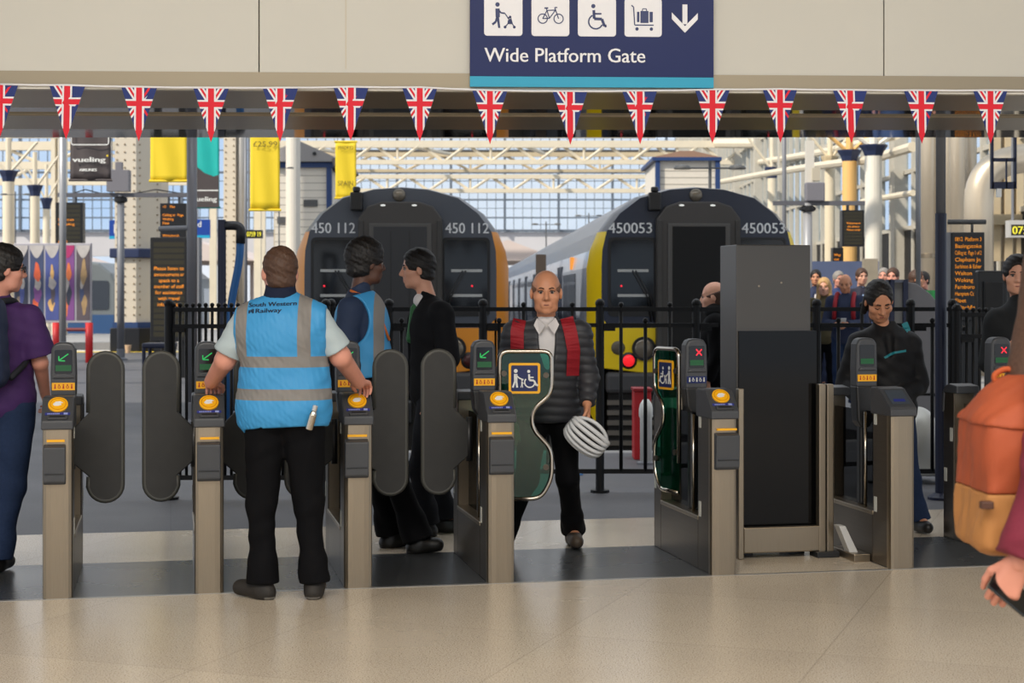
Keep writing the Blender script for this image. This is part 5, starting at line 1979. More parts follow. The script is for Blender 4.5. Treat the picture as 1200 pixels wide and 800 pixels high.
    mb.ball((0, -.15, 2.62) if False else (-.02, -.02, 2.83), (.085, .04, .085), 18, 8)
    mb.build('marker_lamp', LAMPG, t, smooth=True)
    for xx in (-.22, .18):
        mb = MB()
        mb.ball((xx, -.15, 2.69), (.035, .015, .012), 10, 6)
        mb.build('small_lamp', mat('lamp_white', rgb(230, 230, 225), .3, emit=((1, 1, .95, 1), .5)), gw, smooth=True)
    mb = MB()
    mb.box(-GX - .10, -GX + .06, -.16, .02, 2.62, 2.86)
    mb.cyl((-GX - .02, -.1, 2.86), (-GX - .02, -.1, 2.93), .05)
    mb.build('jumper_socket', BOARD, t, bevel=.02)
    # underframe, buffer beam, grille, coupler
    mb = MB()
    mb.box(-1.15, 1.15, .05, .5, -.72, .56)
    uf = mb.build('underframe', TBLACK, t, bevel=.02)
    for s in (-1, 1):
        mb = MB()
        a, b_ = sorted((s * .52, s * 1.18))
        mb.box(a, b_, -.06, .2, .28, .55)
        mb.build('buffer_beam', mat('beam_grey', rgb(66, 66, 68), .6), uf, bevel=.05)
        for k in range(6):
            mb = MB()
            mb.box(a + .02, b_ - .04, .0, .08, -.52 + k * .13, -.46 + k * .13)
            mb.build('grille_slat', mat('slat_grey', rgb(112, 106, 98), .55, .3), uf)
    mb = MB()
    mb.box(-.16, .16, -.40, .1, -.10, .22)
    mb.build('coupler', BOARD, uf, bevel=.04)
    # sides: window band, doors and lamps
    for s in (-1, 1):
        for k in range(12):
            y0 = 2.4 + k * 4.8
            mb = MB()
            xa, xb = sorted((s * 1.385, s * 1.408))
            mb.box(xa, xb, y0, y0 + 2.9, 1.05, 1.85)
            mb.build('side_window', TWIN, body)
            mb = MB()
            mb.box(xa, xb, y0 + 3.2, y0 + 4.4, .1, 2.0)
            mb.build('side_door', TNAVY if side_m is TSIDE else TDARK, body)
        mb = MB()
        mb.box(*sorted((s * 1.37, s * 1.42)), 3.2, 3.4, 1.92, 2.10)
        mb.build('side_marker', mat('marker_amber', rgb(200, 120, 30), .4, emit=((1, .45, .1, 1), .35)), body)
    for k in range(3):
        mb = MB()
        for yy in (2.5, 5.0, 15.0, 17.5):
            for xx in (-.75, .75):
                mb.cyl((xx - .06, yy + k * 20, -.66), (xx + .06, yy + k * 20, -.66), .40, n=20)
        mb.build('bogie_wheels', TBLACK, uf)
    return t
train('dark grey train front with orange corners, numbered 450 112', 469.5, TORANGE, TDARK, '450 112', TDARK, tail=False)
train('dark navy train front with yellow corners and open black doorway, numbered 450053', 817, TYELLOW, TNAVY, '450053', TSIDE, door_open=True)
# rails under the trains
for px in (469.5, 817):
    for s in (-.72, .72):
        mb = MB()
        x0 = XA(px, 21.43)
        mb.M = Matrix.Translation((x0, 21.43, -1.06)) @ Matrix.Rotation(TRYAW, 4, 'Z')
        mb.box(s - .035, s + .035, -4.8, 62, .0, .03)
        struct(mb.build('trim_rail', mat('rail_rust', rgb(112, 88, 66), .6, .5)))
# ------------------------------------------------------------------ buffer box and post
Y = 15.6
BX = thing('buffer_box', 'red box at the track end behind the railing, right of the helmet', 'box', Vector((XA(752, Y), Y, 0)))
mb = MB()
mb.box(-.07, .09, 0, .30, 0, .64)
mb.build('casing', mat('signal_red', rgb(190, 32, 40), .5), BX, bevel=.01)
mb = MB()
mb.box(-.08, .10, -.01, .31, .64, .67)
mb.build('lid', mat('signal_red_dark', rgb(150, 24, 32), .5), BX, bevel=.006)
Y = 15.2
BO = thing('bollard', 'white round-topped bollard in front of the red box', 'bollard', Vector((XA(757, Y), Y, 0)))
mb = MB()
mb.lathe([(.055, 0), (.055, .42), (.065, .44), (.065, .50), (.055, .55), (.03, .59), (.005, .60)])
mb.build('post', WHITE, BO, smooth=True)
mb = MB()
mb.lathe([(.08, 0), (.08, .02), (.056, .03)])
mb.build('base_ring', GREYPOLE, BO)
for k, (px, py, w_, l_) in enumerate(((672, 556, .22, .12), (686, 553, .16, .10), (664, 560, .12, .08))):
    Y = D(py)
    mb = MB()
    o = Vector((XA(px, Y), Y, 0))
    a = random.uniform(-.5, .5)
    pts = [(w_ / 2 * cos(t + a) * random.uniform(.7, 1.1), l_ * cos(0) * sin(t + a) * random.uniform(.7, 1.1)) for t in [2 * pi * q / 7 for q in range(7)]]
    mb.prism(pts, 0.0, .012, 'z')
    tag(mb.build('crumpled_paper', mat('blue_paper', rgb(74, 128, 186), .7, var=.2, scale=20), loc=o), 'flat blue paper litter on the ground behind the railing', 'litter', 'blue paper litter')
# ------------------------------------------------------------------ bunting
BT_ = thing('bunting', 'string of red, white and blue flag pennants along the lower edge of the cream fascia', 'bunting', FM @ Vector((0, -.02, FZ)), FA)
FRED, FWHITE, FBLUE = mat('flag_red', rgb(214, 18, 44), .7), mat('flag_white', rgb(224, 224, 228), .7), mat('flag_blue', rgb(24, 44, 110), .7)
tops = [(1.5, 100), (80, 101), (164, 103), (248, 104), (329, 104), (411.5, 103), (492, 103.5), (574, 107), (667.5, 108), (749, 107.5), (834, 106), (913, 105.5), (995, 106.5), (1078, 107), (1159, 107), (1236, 107)]
def clip_poly(poly, tri):
    out = poly
    m = len(tri)
    for k in range(m):
        a, b_ = Vector(tri[k]), Vector(tri[(k + 1) % m])
        e = b_ - a
        ins = lambda p: e.x * (p[1] - a.y) - e.y * (p[0] - a.x) >= -1e-9
        res = []
        for j in range(len(out)):
            p, q = out[j], out[(j + 1) % len(out)]
            if ins(p):
                res.append(p)
            if ins(p) != ins(q):
                dp = e.x * (p[1] - a.y) - e.y * (p[0] - a.x)
                dq = e.x * (q[1] - a.y) - e.y * (q[0] - a.x)
                t = dp / (dp - dq)
                res.append((p[0] + (q[0] - p[0]) * t, p[1] + (q[1] - p[1]) * t))
        out = res
        if len(out) < 3:
            return []
    return out
def pennant(parent, x, z, w, h, bend):
    tri = [(-w / 2, 0), (0, -h), (w / 2, 0)]
    hz = -.215 * h / .26
    cz = -.30 * h
    bandp = lambda a, b_, wd: [tuple(Vector(a) + Vector((-(Vector(b_) - Vector(a)).y, (Vector(b_) - Vector(a)).x)).normalized() * s_ * wd) if u_ == 0 else tuple(Vector(b_) + Vector((-(Vector(b_) - Vector(a)).y, (Vector(b_) - Vector(a)).x)).normalized() * s_ * wd) for u_, s_ in ((0, -1), (1, -1), (1, 1), (0, 1))]
    C0 = (0, cz)
    diag = [(-w * .40, .03), (w * .40, .03), (-w * .30, cz - .075), (w * .30, cz - .075)]
    layers = [(1, [bandp(C0, d_, w * .080) for d_ in diag]),
              (0, [bandp(C0, d_, w * .030) for d_ in diag]),
              (1, [[(-w * .138, -h), (w * .138, -h), (w * .138, .01), (-w * .138, .01)], [(-w, cz - w * .125), (w, cz - w * .125), (w, cz + w * .125), (-w, cz + w * .125)]]),
              (0, [[(-w * .085, -h), (w * .085, -h), (w * .085, .01), (-w * .085, .01)], [(-w, cz - w * .075), (w, cz - w * .075), (w, cz + w * .075), (-w, cz + w * .075)]]),
              (0, [[(-w, -h), (w, -h), (w, -h * .80), (-w, -h * .80)]])]
    mb = MB()
    mb.slot = 2
    mb.prism(tri, -.0012, .0012)
    for li_, (slot, polys) in enumerate(layers):
        mb.slot = slot
        for pl in polys:
            area_ = sum(pl[k][0] * pl[(k + 1) % len(pl)][1] - pl[(k + 1) % len(pl)][0] * pl[k][1] for k in range(len(pl)))
            if area_ < 0:
                pl = pl[::-1]
            c = clip_poly(pl, tri)
            if len(c) >= 3:
                for sg in (-1, 1):
                    y = sg * (.0016 + .0004 * li_)
                    mb.add([(p[0], y, p[1]) for p in c], [tuple(range(len(c)))])
    mb.v = [(p[0] + x, p[1] + bend * p[2] + .02 * bend * sin(p[0] * 30), p[2] + z) for p in mb.v]
    return mb.build('pennant', [FRED, FWHITE, FBLUE], parent)
cord = []
for k, (px, py) in enumerate(tops):
    x, z = fx(px), fz(py, px) - FZ
    cord.append((x, 0.0, z + .003))
    pennant(BT_, x, z, .180, .276, .06 + .05 * sin(k * 1.7))
cp = []
for k in range(len(cord) - 1):
    a, b_ = Vector(cord[k]), Vector(cord[k + 1])
    cp += [a, a.lerp(b_, .5) + Vector((0, 0, -.002))]
cp.append(Vector(cord[-1]))
mb = MB()
mb.tube(cp, .0055, 6)
mb.build('tape', FWHITE, BT_, smooth=True)
# ------------------------------------------------------------------ hanging sign on the fascia
sx0, sx1 = fx(550.5), fx(835)
sz0 = fz(104.5, 690) + .006
SG = thing('station_sign', 'navy sign with four white pictograms, a down arrow and the words Wide Platform Gate', 'sign', FM @ Vector((sx0, -.035, sz0)), FA)
SWD = sx1 - sx0
S_ = SWD / 284.5                       # metres per sign pixel
mb = MB()
mb.box(0, SWD, 0, .03, 12 * S_, 128 * S_)
mb.build('panel', mat('sign_blue', rgb(3, 25, 84), .4, spec=.3), SG, bevel=.002)
mb = MB()
mb.box(0, SWD, -.0005, .03, 0, 12 * S_)
mb.build('teal_stripe', mat('sign_teal', rgb(22, 152, 188), .3), SG)
WS = mat('sign_white', rgb(226, 226, 230), .35)
SP = lambda px: (px - 550.5) * S_
SZ = lambda py: (104.5 - py) * S_
tiles = [(567, 611.5), (622, 666), (676, 720.5), (730.5, 774)]
tl = []
for a, b_ in tiles:
    mb = MB()
    mb.prism(rrect(SP(a), SP(b_), SZ(45.5), SZ(1), .016), -.003, .001)
    tl.append(mb.build('pictogram_tile', WS, SG))
IC = mat('sign_icon_navy', rgb(14, 34, 92), .35)
Y0, Y1 = -.0045, -.0028
def pic(k, fn):
    mb = MB()
    fn(mb)
    mb.build('pictogram', IC, tl[k])
u = S_
def p_push(mb):
    q = lambda x, y: (SP(x), SZ(y))
    mb.prism(disc(*q(582.5, 9.3), 2.6 * u, 12), Y0, Y1)
    stroke(mb, [q(582.5, 14), q(582.8, 24)], 5 * u, Y0, Y1)
    stroke(mb, [q(582.8, 23), q(584.5, 36.5)], 2.6 * u, Y0, Y1)
    stroke(mb, [q(582.3, 23), q(580.5, 29.5), q(576.5, 32.6)], 2.6 * u, Y0, Y1)
    stroke(mb, [q(583.5, 15.5), q(586.5, 19), q(591, 19.5)], 1.8 * u, Y0, Y1)
    stroke(mb, [q(591, 19.5), q(602, 35)], 1.2 * u, Y0, Y1)
    mb.prism([q(594.5, 27.5), q(598.5, 25), q(600.5, 32), q(594, 32)], Y0, Y1)
    stroke(mb, [q(596, 30), q(591.5, 35)], 1.2 * u, Y0, Y1)
    stroke(mb, [q(594, 25), q(598.5, 24)], 1.8 * u, Y0, Y1)
    mb.prism(disc(*q(597.2, 23.6), 1.5 * u, 10), Y0, Y1)
    for c in ((591.3, 35.4), (602, 35.4)):
        mb.prism(disc(*q(*c), 1.7 * u, 10), Y0, Y1)
def p_bike(mb):
    q = lambda x, y: (SP(x), SZ(y))
    for c in ((635, 25.3), (653.5, 25.3)):
        ring(mb, *q(*c), 5.4 * u, 1.2 * u, Y0, Y1)
    fr = [(635, 25.3), (640, 15.8), (650, 15.3), (642.8, 24.8), (635, 25.3)]
    stroke(mb, [q(*c) for c in fr], 1.2 * u, Y0, Y1)
    stroke(mb, [q(639.2, 13.2), q(642.8, 24.8)], 1.2 * u, Y0, Y1)
    stroke(mb, [q(653.5, 25.3), q(649, 12.3), q(652, 12.3)], 1.2 * u, Y0, Y1)
    stroke(mb, [q(637, 13), q(641.5, 13)], 1.6 * u, Y0, Y1)
def p_chair(mb):
    q = lambda x, y: (SP(x), SZ(y))
    mb.prism(disc(*q(694, 10.3), 2.5 * u, 12), Y0, Y1)
    stroke(mb, [q(694.5, 15), q(695, 25), q(704, 25.3), q(707, 33.5), q(709.4, 33)], 3.2 * u, Y0, Y1)
    stroke(mb, [q(694.8, 19.2), q(703.5, 19.2)], 1.9 * u, Y0, Y1)
    ring(mb, *q(696.8, 28.5), 8.2 * u, 1.7 * u, Y0, Y1, radians(118), radians(335))
def p_trolley(mb):
    q = lambda x, y: (SP(x), SZ(y))
    stroke(mb, [q(738.5, 9), q(741, 11), q(742.3, 32), q(764.5, 32)], 1.3 * u, Y0, Y1)
    for c in ((745, 36.5), (761.8, 36.5)):
        mb.prism(disc(*q(*c), 2.0 * u, 12), Y0, Y1)
    mb.prism(rrect(SP(749), SP(758.5), SZ(29.5), SZ(15.5), .6 * u, 2), Y0, Y1)
    mb.prism(rrect(SP(745), SP(747.8), SZ(28.5), SZ(16.5), .5 * u, 2), Y0, Y1)
    mb.prism(rrect(SP(759.7), SP(763.5), SZ(28.5), SZ(16.5), .5 * u, 2), Y0, Y1)
    stroke(mb, [q(751.3, 15.5), q(751.6, 13), q(756, 13), q(756.3, 15.5)], 1.0 * u, Y0, Y1)
for k, f in enumerate((p_push, p_bike, p_chair, p_trolley)):
    pic(k, f)
mb = MB()
q = lambda x, y: (SP(x), SZ(y))
mb.prism([q(798.3, 7.5), q(804, 7.5), q(804, 30.5), q(798.3, 30.5)], -.004, -.0002)
mb.prism([q(801.2, 40.5), q(785.8, 24.5), q(785.8, 17), q(801.2, 32.8), q(816.2, 17.5), q(816.2, 25)], -.0045, -.0002)
mb.build('down_arrow', WS, SG)
text_words('sign_lettering', WS, SG, 'Wide Platform Gate', SP(567.5), SZ(75.5), 16.3 * u, -.003, 187 * u, .0011)
# ------------------------------------------------------------------ railings in front of the track
RY = 13.05
def railing(label, x0, x1, Y, dense=False, posts=None, zt=1.435, zs=1.31, group='black railings', name='railing', step=None):
    t = thing(name, label, 'railing', Vector((x0, Y, 0)), 0, group)
    L = x1 - x0
    for z, r in ((zt, .016), (zs, .016), (.165, .018)):
        mb = MB()
        mb.box(0, L, -.012, .012, z - r, z + r)
        mb.build('rail', BLACKIRON, t)
    step = step or (.045 * Y / 13 * 1.1 if dense else .182)
    n = int(L / step)
    for k in range(1, n):
        x = k * L / n
        if posts and min(abs(x - (p - x0)) for p in posts) < step * .45:
            continue
        tall = dense or (k % 2 == 0)
        mb = MB()
        r = .0145 if not dense else .012
        z1 = (zt if tall else zs) + .03
        mb.cyl((x, 0, .165), (x, 0, z1), r, n=8)
        mb.ball((x, 0, z1 + .006), r * 1.45, 8, 6)
        mb.build('baluster', BLACKIRON, t, smooth=True)
    for p in (posts or [x0 + .03, x1 - .03]):
        x = p - x0
        mb = MB()
        mb.cyl((x, 0, 0), (x, 0, zt + .03), .034, n=12)
        mb.ball((x, 0, zt + .045), .038, 12, 8)
        mb.cyl((x, 0, 0), (x, 0, .02), .075, n=12)
        mb.build('post', BLACKIRON, t, smooth=False)
        mb = MB()
        mb.box(x + .03, x + .12, -.02, .02, zs - .045, zs - .015)
        mb.build('bracket', BLACKIRON, t)
    return t
X_ = lambda px: XA(px, RY)
railing('long black railing between the blue vests and the dark cabinet, in front of the trains', X_(385), X_(842), RY, posts=[X_(388), X_(456), X_(566), X_(703), X_(816)])
railing('black railing right of the dark cabinet, behind the woman looking down', X_(845), X_(1120), RY, posts=[X_(850), X_(957), X_(1067), X_(1116)])
railing('closely barred black railing behind the raised paddles, below the amber text board', XA(196, 12.6), XA(384, 12.6), 12.6, True, [XA(198, 12.6), XA(382, 12.6)])
railing('closely barred black railing at the far right by the amber departure screen', XA(1118, 12.4), XA(1215, 12.4), 12.4, True, [XA(1121, 12.4), XA(1213, 12.4)], zt=1.40, zs=1.24)
# ------------------------------------------------------------------ glazed end screen of the train shed
MULL = mat('screen_mullion', rgb(96, 106, 118), .5)
PANE = glass_mat('shed_pane', (.90, .95, 1.0, 1), .04, .1)
def gz(py, Y):
    return ZA(py, Y)
YE = 116.0
def end_screen(x0, x1, z0, z1):
    mb = MB()
    mb.box(x0, x1, YE, YE + .03, z0, z1)
    p = struct(mb.build('window_1_pane', PANE))
    mb = MB()
    n = int((x1 - x0) / .62)
    for k in range(n + 1):
        x = x0 + (x1 - x0) * k / n
        r = .022 if k % 6 else .085
        mb.box(x - r, x + r, YE - (.05 if k % 6 else .25), YE + .06, z0, z1)
    for py, r in ((154, .04), (176, .04), (202, .08), (212, .025), (234, .06), (244, .02), (255, .05), (270, .07)):
        z = gz(py, YE)
        mb.box(x0, x1, YE - .06, YE + .06, z - r, z + r)
    struct(mb.build('window_1_frame', MULL))
end_screen(-38, 17, gz(272, YE), 14.5)
mb = MB()
mb.box(-38, 17, YE + .2, YE + .8, gz(300, YE), gz(271, YE))
struct(mb.build('wall_end_parapet', mat('pale_parapet', rgb(206, 204, 206), .7, var=.1, scale=.3)))
# pale pitched roofs of the outer platforms
ROOFP = mat('pale_pink_roof', rgb(216, 200, 192), .7, var=.08, scale=.3)
for k, (pa, pb, pya, pyb, Y0, Y1) in enumerate(((585, 640, 290, 326, 112, 96), (60, 125, 290, 340, 112, 96), (265, 330, 290, 322, 112, 96))):
    mb = MB()
    xa, xb = XA(pa, Y0), XA(pb, Y0)
    za, zb = gz(pya, Y0), gz(pya, Y0)
    w2 = (xb - xa)
    mb.add([(xa - w2, Y1, zb - 1.2), (xa + w2 * .2, Y1, zb), (xa + w2 * 1.2, Y1, zb - 1.2), (xa - w2, Y0, za - 1.2), (xa + w2 * .2, Y0, za), (xa + w2 * 1.2, Y0, za - 1.2)],
           [(0, 1, 4, 3), (1, 2, 5, 4), (0, 2, 1), (3, 4, 5), (0, 3, 5, 2)])
    for xx in (xa - w2 * .6, xa + w2 * .8):
        for yy in (Y1 + 1, (Y0 + Y1) / 2, Y0 - 1):
            mb.cyl((xx, yy, -1.0 if k != 0 else -1.1), (xx, yy, zb - 1.2), .12, n=8)
    tag(mb.build('platform_canopy', ROOFP), ['pale platform canopy between the two trains, far away', 'pale platform canopy left of the riveted column', 'pale platform canopy below the white clock banner'][k] if k != 2 else 'pale platform canopy behind the head of the blue vest person', 'canopy', 'distant platform canopies')
# ------------------------------------------------------------------ roof trusses
def truss(label, y, x0, x1, zt, zb, rt=.13, rb=.11, pitch=2.4, rd=.07, m=CREAM, yoff=0.0):
    t = thing('roof_truss', label, 'truss', Vector((x0, y, zb)), 0, 'roof trusses')
    L, h = x1 - x0, zt - zb
    mb = MB()
    mb.box(0, L, -.12, .12, h - rt, h + rt)
    mb.build('top_chord', m, t)
    mb = MB()
    mb.box(0, L, -.12, .12, -rb, rb)
    mb.build('bottom_chord', m, t)
    mb = MB()
    n = max(1, int(L / pitch))
    for k in range(n):
        a, b_ = L * k / n, L * (k + 1) / n
        mb.cyl((a, -.06, 0), ((a + b_) / 2, -.06, h), rd, n=6)
        mb.cyl(((a + b_) / 2, .06, h), (b_, .06, 0), rd, n=6)
        if k % 2:
            mb.cyl((a, 0, 0), (a, 0, h), rd * .8, n=6)
    mb.build('lattice', m, t)
    for xx in (0, L):                                     # hangers to the columns beyond the frame
        mb = MB()
        mb.box(xx - .15, xx + .15, -.12, .12, -zb - 1.05 if False else -(zb), -rb)
        mb.build('end_stanchion', m, t)
    return t
t1x0, t1x1 = XA(404, 72), XA(852, 72)
truss('cream lattice roof truss nearest the train fronts, its thick upper beam under the fascia', 72, -11, 13.2, gz(169, 72), gz(190, 72), .15, .10, 1.9)
truss('cream lattice roof truss second from the front, lower over the trains', 80, -12, 12.0, gz(207, 80), gz(223.5, 80), .10, .10, 1.9)
truss('cream lattice roof truss furthest back, against the glazed screen', 92, -13, 12, gz(181, 92), gz(200, 92), .12, .08, 3.2, m=CREAMDK)
mb = MB()
for k in range(5):
    x = -10 + k * 5.2
    mb.cyl((x, 72, gz(169, 72)), (x + 1.5, 92, gz(181, 92)), .10, n=6)
tag(mb.build('purlin_struts', CREAM), 'cream purlins tying the roof trusses together', 'roof strut')
mb = MB()
mb.box(-14, 13, 96, 96.4, gz(180, 96) - .1, gz(176, 96))
struct(mb.build('trim_dark_gutter', mat('gutter_dark', rgb(70, 66, 60), .7)))
# left-hand framing
truss('cream lattice roof truss over the columns at the far left', 66, XA(-160, 66), XA(160, 66), gz(171, 66), gz(194, 66), .17, .15, 3.2)
truss('lower cream lattice truss behind the columns at the far left', 74, XA(-160, 74), XA(250, 74), gz(193, 74), gz(213, 74), .13, .15, 3.0)
def capital_column(label, px, pyc, Y, wpx, m=CREAM, capm=NAVYCAP, struts=True, caph=13, band=None, group='columns with navy capitals'):
    """round iron column with a flared navy capital; pyc is the top of the capital"""
    z = gz(pyc, Y)
    r = wpx / 2 / F * Y
    t = thing('iron_column', label, 'column', Vector((XA(px, Y), Y, 0)), 0, group)
    hc = caph / F * Y
    mb = MB()
    mb.lathe([(r * 1.25, -.0), (r * 1.25, .4), (r, .5), (r, z - hc)], n=18)
    mb.build('shaft', m, t, smooth=False)
    mb = MB()
    mb.lathe([(r * 1.02, z - hc), (r * 1.05, z - hc * .95), (r * 1.25, z - hc * .55), (r * 1.65, z - hc * .15), (r * 1.72, z), (r * .6, z + .02)], n=8)
    mb.build('capital', capm, t)
    if struts:
        mb = MB()
        for sx in (-1, 1):
            mb.cyl((sx * r * .5, 0, z), (sx * r * 5.0, 0, z + hc * 2.6), r * .28, n=6)
        mb.cyl((0, 0, z), (0, 0, z + hc * 3), r * .5, n=8)
        mb.build('struts', m, t)
    return t
capital_column('tall cream column with navy capital nearest the left edge', 10, 200, 46, 13.5)
capital_column('cream column with navy capital second from the left edge', 41, 217, 53, 11)
capital_column('narrow cream column with small navy capital beside the grey mast at the left', 54.5, 232, 60, 8.5)
mb = MB()
for px, wpx in ((72, 8), (62, 5)):
    mb.box(XA(px - wpx / 2, 64), XA(px + wpx / 2, 64), 64, 64.4, -.9, gz(160, 64) + 2)
tag(mb.build('wall_posts', CREAM), 'cream framing posts behind the grey mast at the left', 'post')
# ------------------------------------------------------------------ the big riveted column
Y = 45.1
sc = Y / F
CR = thing('riveted_column', 'broad cream riveted column on a black plinth left of the tall amber text board', 'column', Vector((XA(147, Y), Y, 0)))
w0, d0, w1 = 12.5 * sc, 1.3, 15 * sc
mb = MB()
prof = [(-w0, 0), (w0, 0), (w0 + .55, .62), (w0 + .55, 1.6), (-w0, 1.6)]
mb.prism(prof, 0.6, 11.0, 'z')
mb.build('shaft', mat('column_cream', rgb(214, 202, 182), .6, var=.06, scale=2), CR)
mb = MB()
for k in range(44):
    z = 1.0 + k * .21
    for x in (-w0 + .06, w0 - .06, -.02):
        mb.ball((x, -.005, z), .028, 6, 4)
    for tt in (.15, .85):
        mb.ball((w0 + .55 * tt, .62 * tt - .01, z), .028, 6, 4)
mb.build('rivets', mat('rivet_cream', rgb(150, 132, 108), .6), CR)
mb = MB()
z = gz(296.5, Y)
mb.prism([(-w0 - .12, -.12), (w0 + .10, -.12), (w0 + .68, .55), (w0 + .68, 1.7), (-w0 - .12, 1.7)], z - .13, z + .13, 'z')
mb.build('navy_collar', NAVYCAP, CR, bevel=.03)
mb = MB()
mb.prism([(-w0 - .05, -.05), (w0 + .05, -.05), (w0 + .62, .58), (w0 + .62, 1.65), (-w0 - .05, 1.65)], gz(384, Y), gz(377.5, Y), 'z')
mb.build('navy_base', mat('base_blue', rgb(40, 66, 110), .5), CR)
mb = MB()
mb.prism([(-w0 - .10, -.14), (w0 + .12, -.14), (w0 + .75, .5), (w0 + .75, 1.8), (-w0 - .10, 1.8)], 0, gz(384, Y), 'z')
mb.build('plinth', mat('plinth_black', rgb(24, 25, 30), .35), CR, bevel=.02)
CP = thing('paper_cup', 'small tan paper cup standing on the platform by the black plinth', 'cup', Vector((XA(150, 44.2), 44.2, 0)))
mb = MB()
mb.lathe([(.06, 0), (.085, .19), (.09, .20), (.085, .21)])
mb.build('cup', mat('paper_cup', rgb(206, 172, 136), .7), CP)
# second riveted column
Y = 52
CR2 = thing('riveted_column', 'cream riveted column with a grey pipe beside it, left of the yellow priced banner', 'column', Vector((XA(269, Y), Y, 0)))
mb = MB()
mb.box(XA(262, Y) - XA(269, Y), XA(276, Y) - XA(269, Y), 0, .8, 0, 9)
mb.build('shaft', mat('column_cream', rgb(216, 200, 172)), CR2)
mb = MB()
for k in range(40):
    for x in (-.12, .13):
        mb.ball((x, -.005, 1 + k * .2), .028, 6, 4)
mb.build('rivets', mat('rivet_cream', rgb(150, 132, 108)), CR2)
mb = MB()
mb.cyl((XA(281, Y) - XA(269, Y), .2, 0), (XA(281, Y) - XA(269, Y), .2, 9), 4.6 * Y / F)
mb.build('pipe', mat('pipe_grey', rgb(168, 164, 158), .4, .3), CR2, smooth=True)
# ------------------------------------------------------------------ masts with cross arms and speakers
def mast(label, px, pw, Y, zt, m=GREYPOLE, base=True, group='grey masts'):
    t = thing('mast', label, 'mast', Vector((XA(px, Y), Y, 0)), 0, group)
    r = pw / 2 * Y / F
    mb = MB()
    mb.cyl((0, 0, 0), (0, 0, zt), r, n=14)
    mb.build('pole', m, t, smooth=True)
    if base:
        mb = MB()
        mb.lathe([(r * 1.9, 0), (r * 1.9, .03), (r * 1.15, .06), (r * 1.15, .25), (r, .26)], n=14)
        mb.build('base', m, t)
    return t
Y = 39.5
M1 = mast('grey mast with a cross arm and square box in front of the riveted column', 141.5, 8.5, Y, gz(228, Y))
xx = lambda px: XA(px, Y) - XA(141.5, Y)
mb = MB()
mb.box(xx(68), xx(222), -.06, .06, gz(231, Y), gz(226, Y))
mb.build('cross_arm', mat('arm_dark_grey', rgb(92, 92, 98), .5), M1)
mb = MB()
mb.box(xx(126.5), xx(152), -.15, .15, gz(224.5, Y), gz(199.5, Y))
mb.box(xx(136), xx(143.5), -.08, .08, gz(199.5, Y), gz(190, Y))
mb.build('speaker_box', mat('box_grey', rgb(120, 118, 124), .5), M1)
mb = MB()
mb.lathe([(.09, gz(238, Y)), (.16, gz(236, Y)), (.16, gz(232, Y)), (.09, gz(230, Y))], n=14)
mb.build('collar', BOARD, M1)
for a, b_ in ((80, 120), (150, 215)):
    mb = MB()
    mb.tube([(xx(a), 0, gz(228, Y)), (xx((a + b_) / 2), 0, gz(222, Y)), (xx(b_), 0, gz(227, Y))], .015, 6)
    mb.build('cable', BOARD, M1, smooth=True)
# amber departure boards
def led_board(label, pa, pb, pya, pyb, Y, rows, side=None, hang=None, stand=False, rowm=True, name='departure_board', big=0, align='LEFT', group='amber text boards', txt_w=.86):
    x0, x1, z0, z1 = XA(pa, Y), XA(pb, Y), gz(pyb, Y), gz(pya, Y)
    t = thing(name, label, 'information board', Vector((x0, Y, z0 if not stand else 0)), 0, group)
    o = 0 if not stand else z0
    W, Hh = x1 - x0, z1 - z0
    mb = MB()
    mb.box(0, W, 0, .25, o, o + Hh)
    cs = mb.build('casing', BOARD, t, bevel=.01)
    n = len(rows)
    rh = Hh * .92 / n
    for k, r in enumerate(rows):
        zc = o + Hh * .96 - rh * (k + .5)
        if rowm:
            mb = MB()
            mb.box(W * .09, W * .91, -.004, .0, zc - rh * .40, zc + rh * .40)
            mb.build('text_row', BOARDSTRIP, cs)
        if r:
            mb = MB()
            wmax = W * txt_w
            hh = rh * .58
            vs, _f = text_polys(r, align)
            wn = (max(v[0] for v in vs) - min(v[0] for v in vs)) * hh / .7
            text(mb, r, W * .10 if align == 'LEFT' else W * .5, zc - rh * .28, hh, -.006, align, width=min(wn, wmax * .92), bold=0)
            mb.build('amber_lettering', AMBERLED, cs)
    if side:
        mb = MB()
        mb.box(W, XA(side, Y) - x0, .02, .32, o - (0 if not stand else 0), o + Hh)
        mb.build('side_cabinet', mat('board_side_grey', rgb(128, 130, 136), .5), t)
    if stand:
        for a in (.12, W - .12):
            mb = MB()
            mb.box(a - .06, a + .06, .05, .2, 0, o)
            mb.build('leg', BOARD, t)
    if hang:
        for a in (W * .3, W * .7):
            mb = MB()
            mb.cyl((a, .12, o + Hh), (a, .12, o + Hh + hang), .03, n=8)
            mb.build('hanger', GREYPOLE, t)
    return t
led_board('tall amber text board with a spoken-announcement message, beside the riveted column', 176, 220, 278, 400, 31, ['', '', '', '', 'Please listen to', 'announcements or', 'speak to a', 'member of staff', 'for assistance', 'with travel', 'information', '', '', '', '', ''], side=233, stand=True, align='CENTER')
led_board('small amber departure board hanging above the tall amber text board', 187.5, 218, 238, 280, 39.5, ['10    Plat', '', 'Calling at:  Page', 'Woking', 'Fleet', 'Basingstoke', '', 'Whitchurch'], hang=gz(228, 39.5) - gz(238, 39.5), rowm=False)
led_board('amber board with two lit lines behind the grey mast at the left', 65, 97, 237, 288, 39.5, ['', '', '', 'Next train', 'to Woking', '', '', '', 'Page 1'], hang=gz(228, 39.5) - gz(237, 39.5))
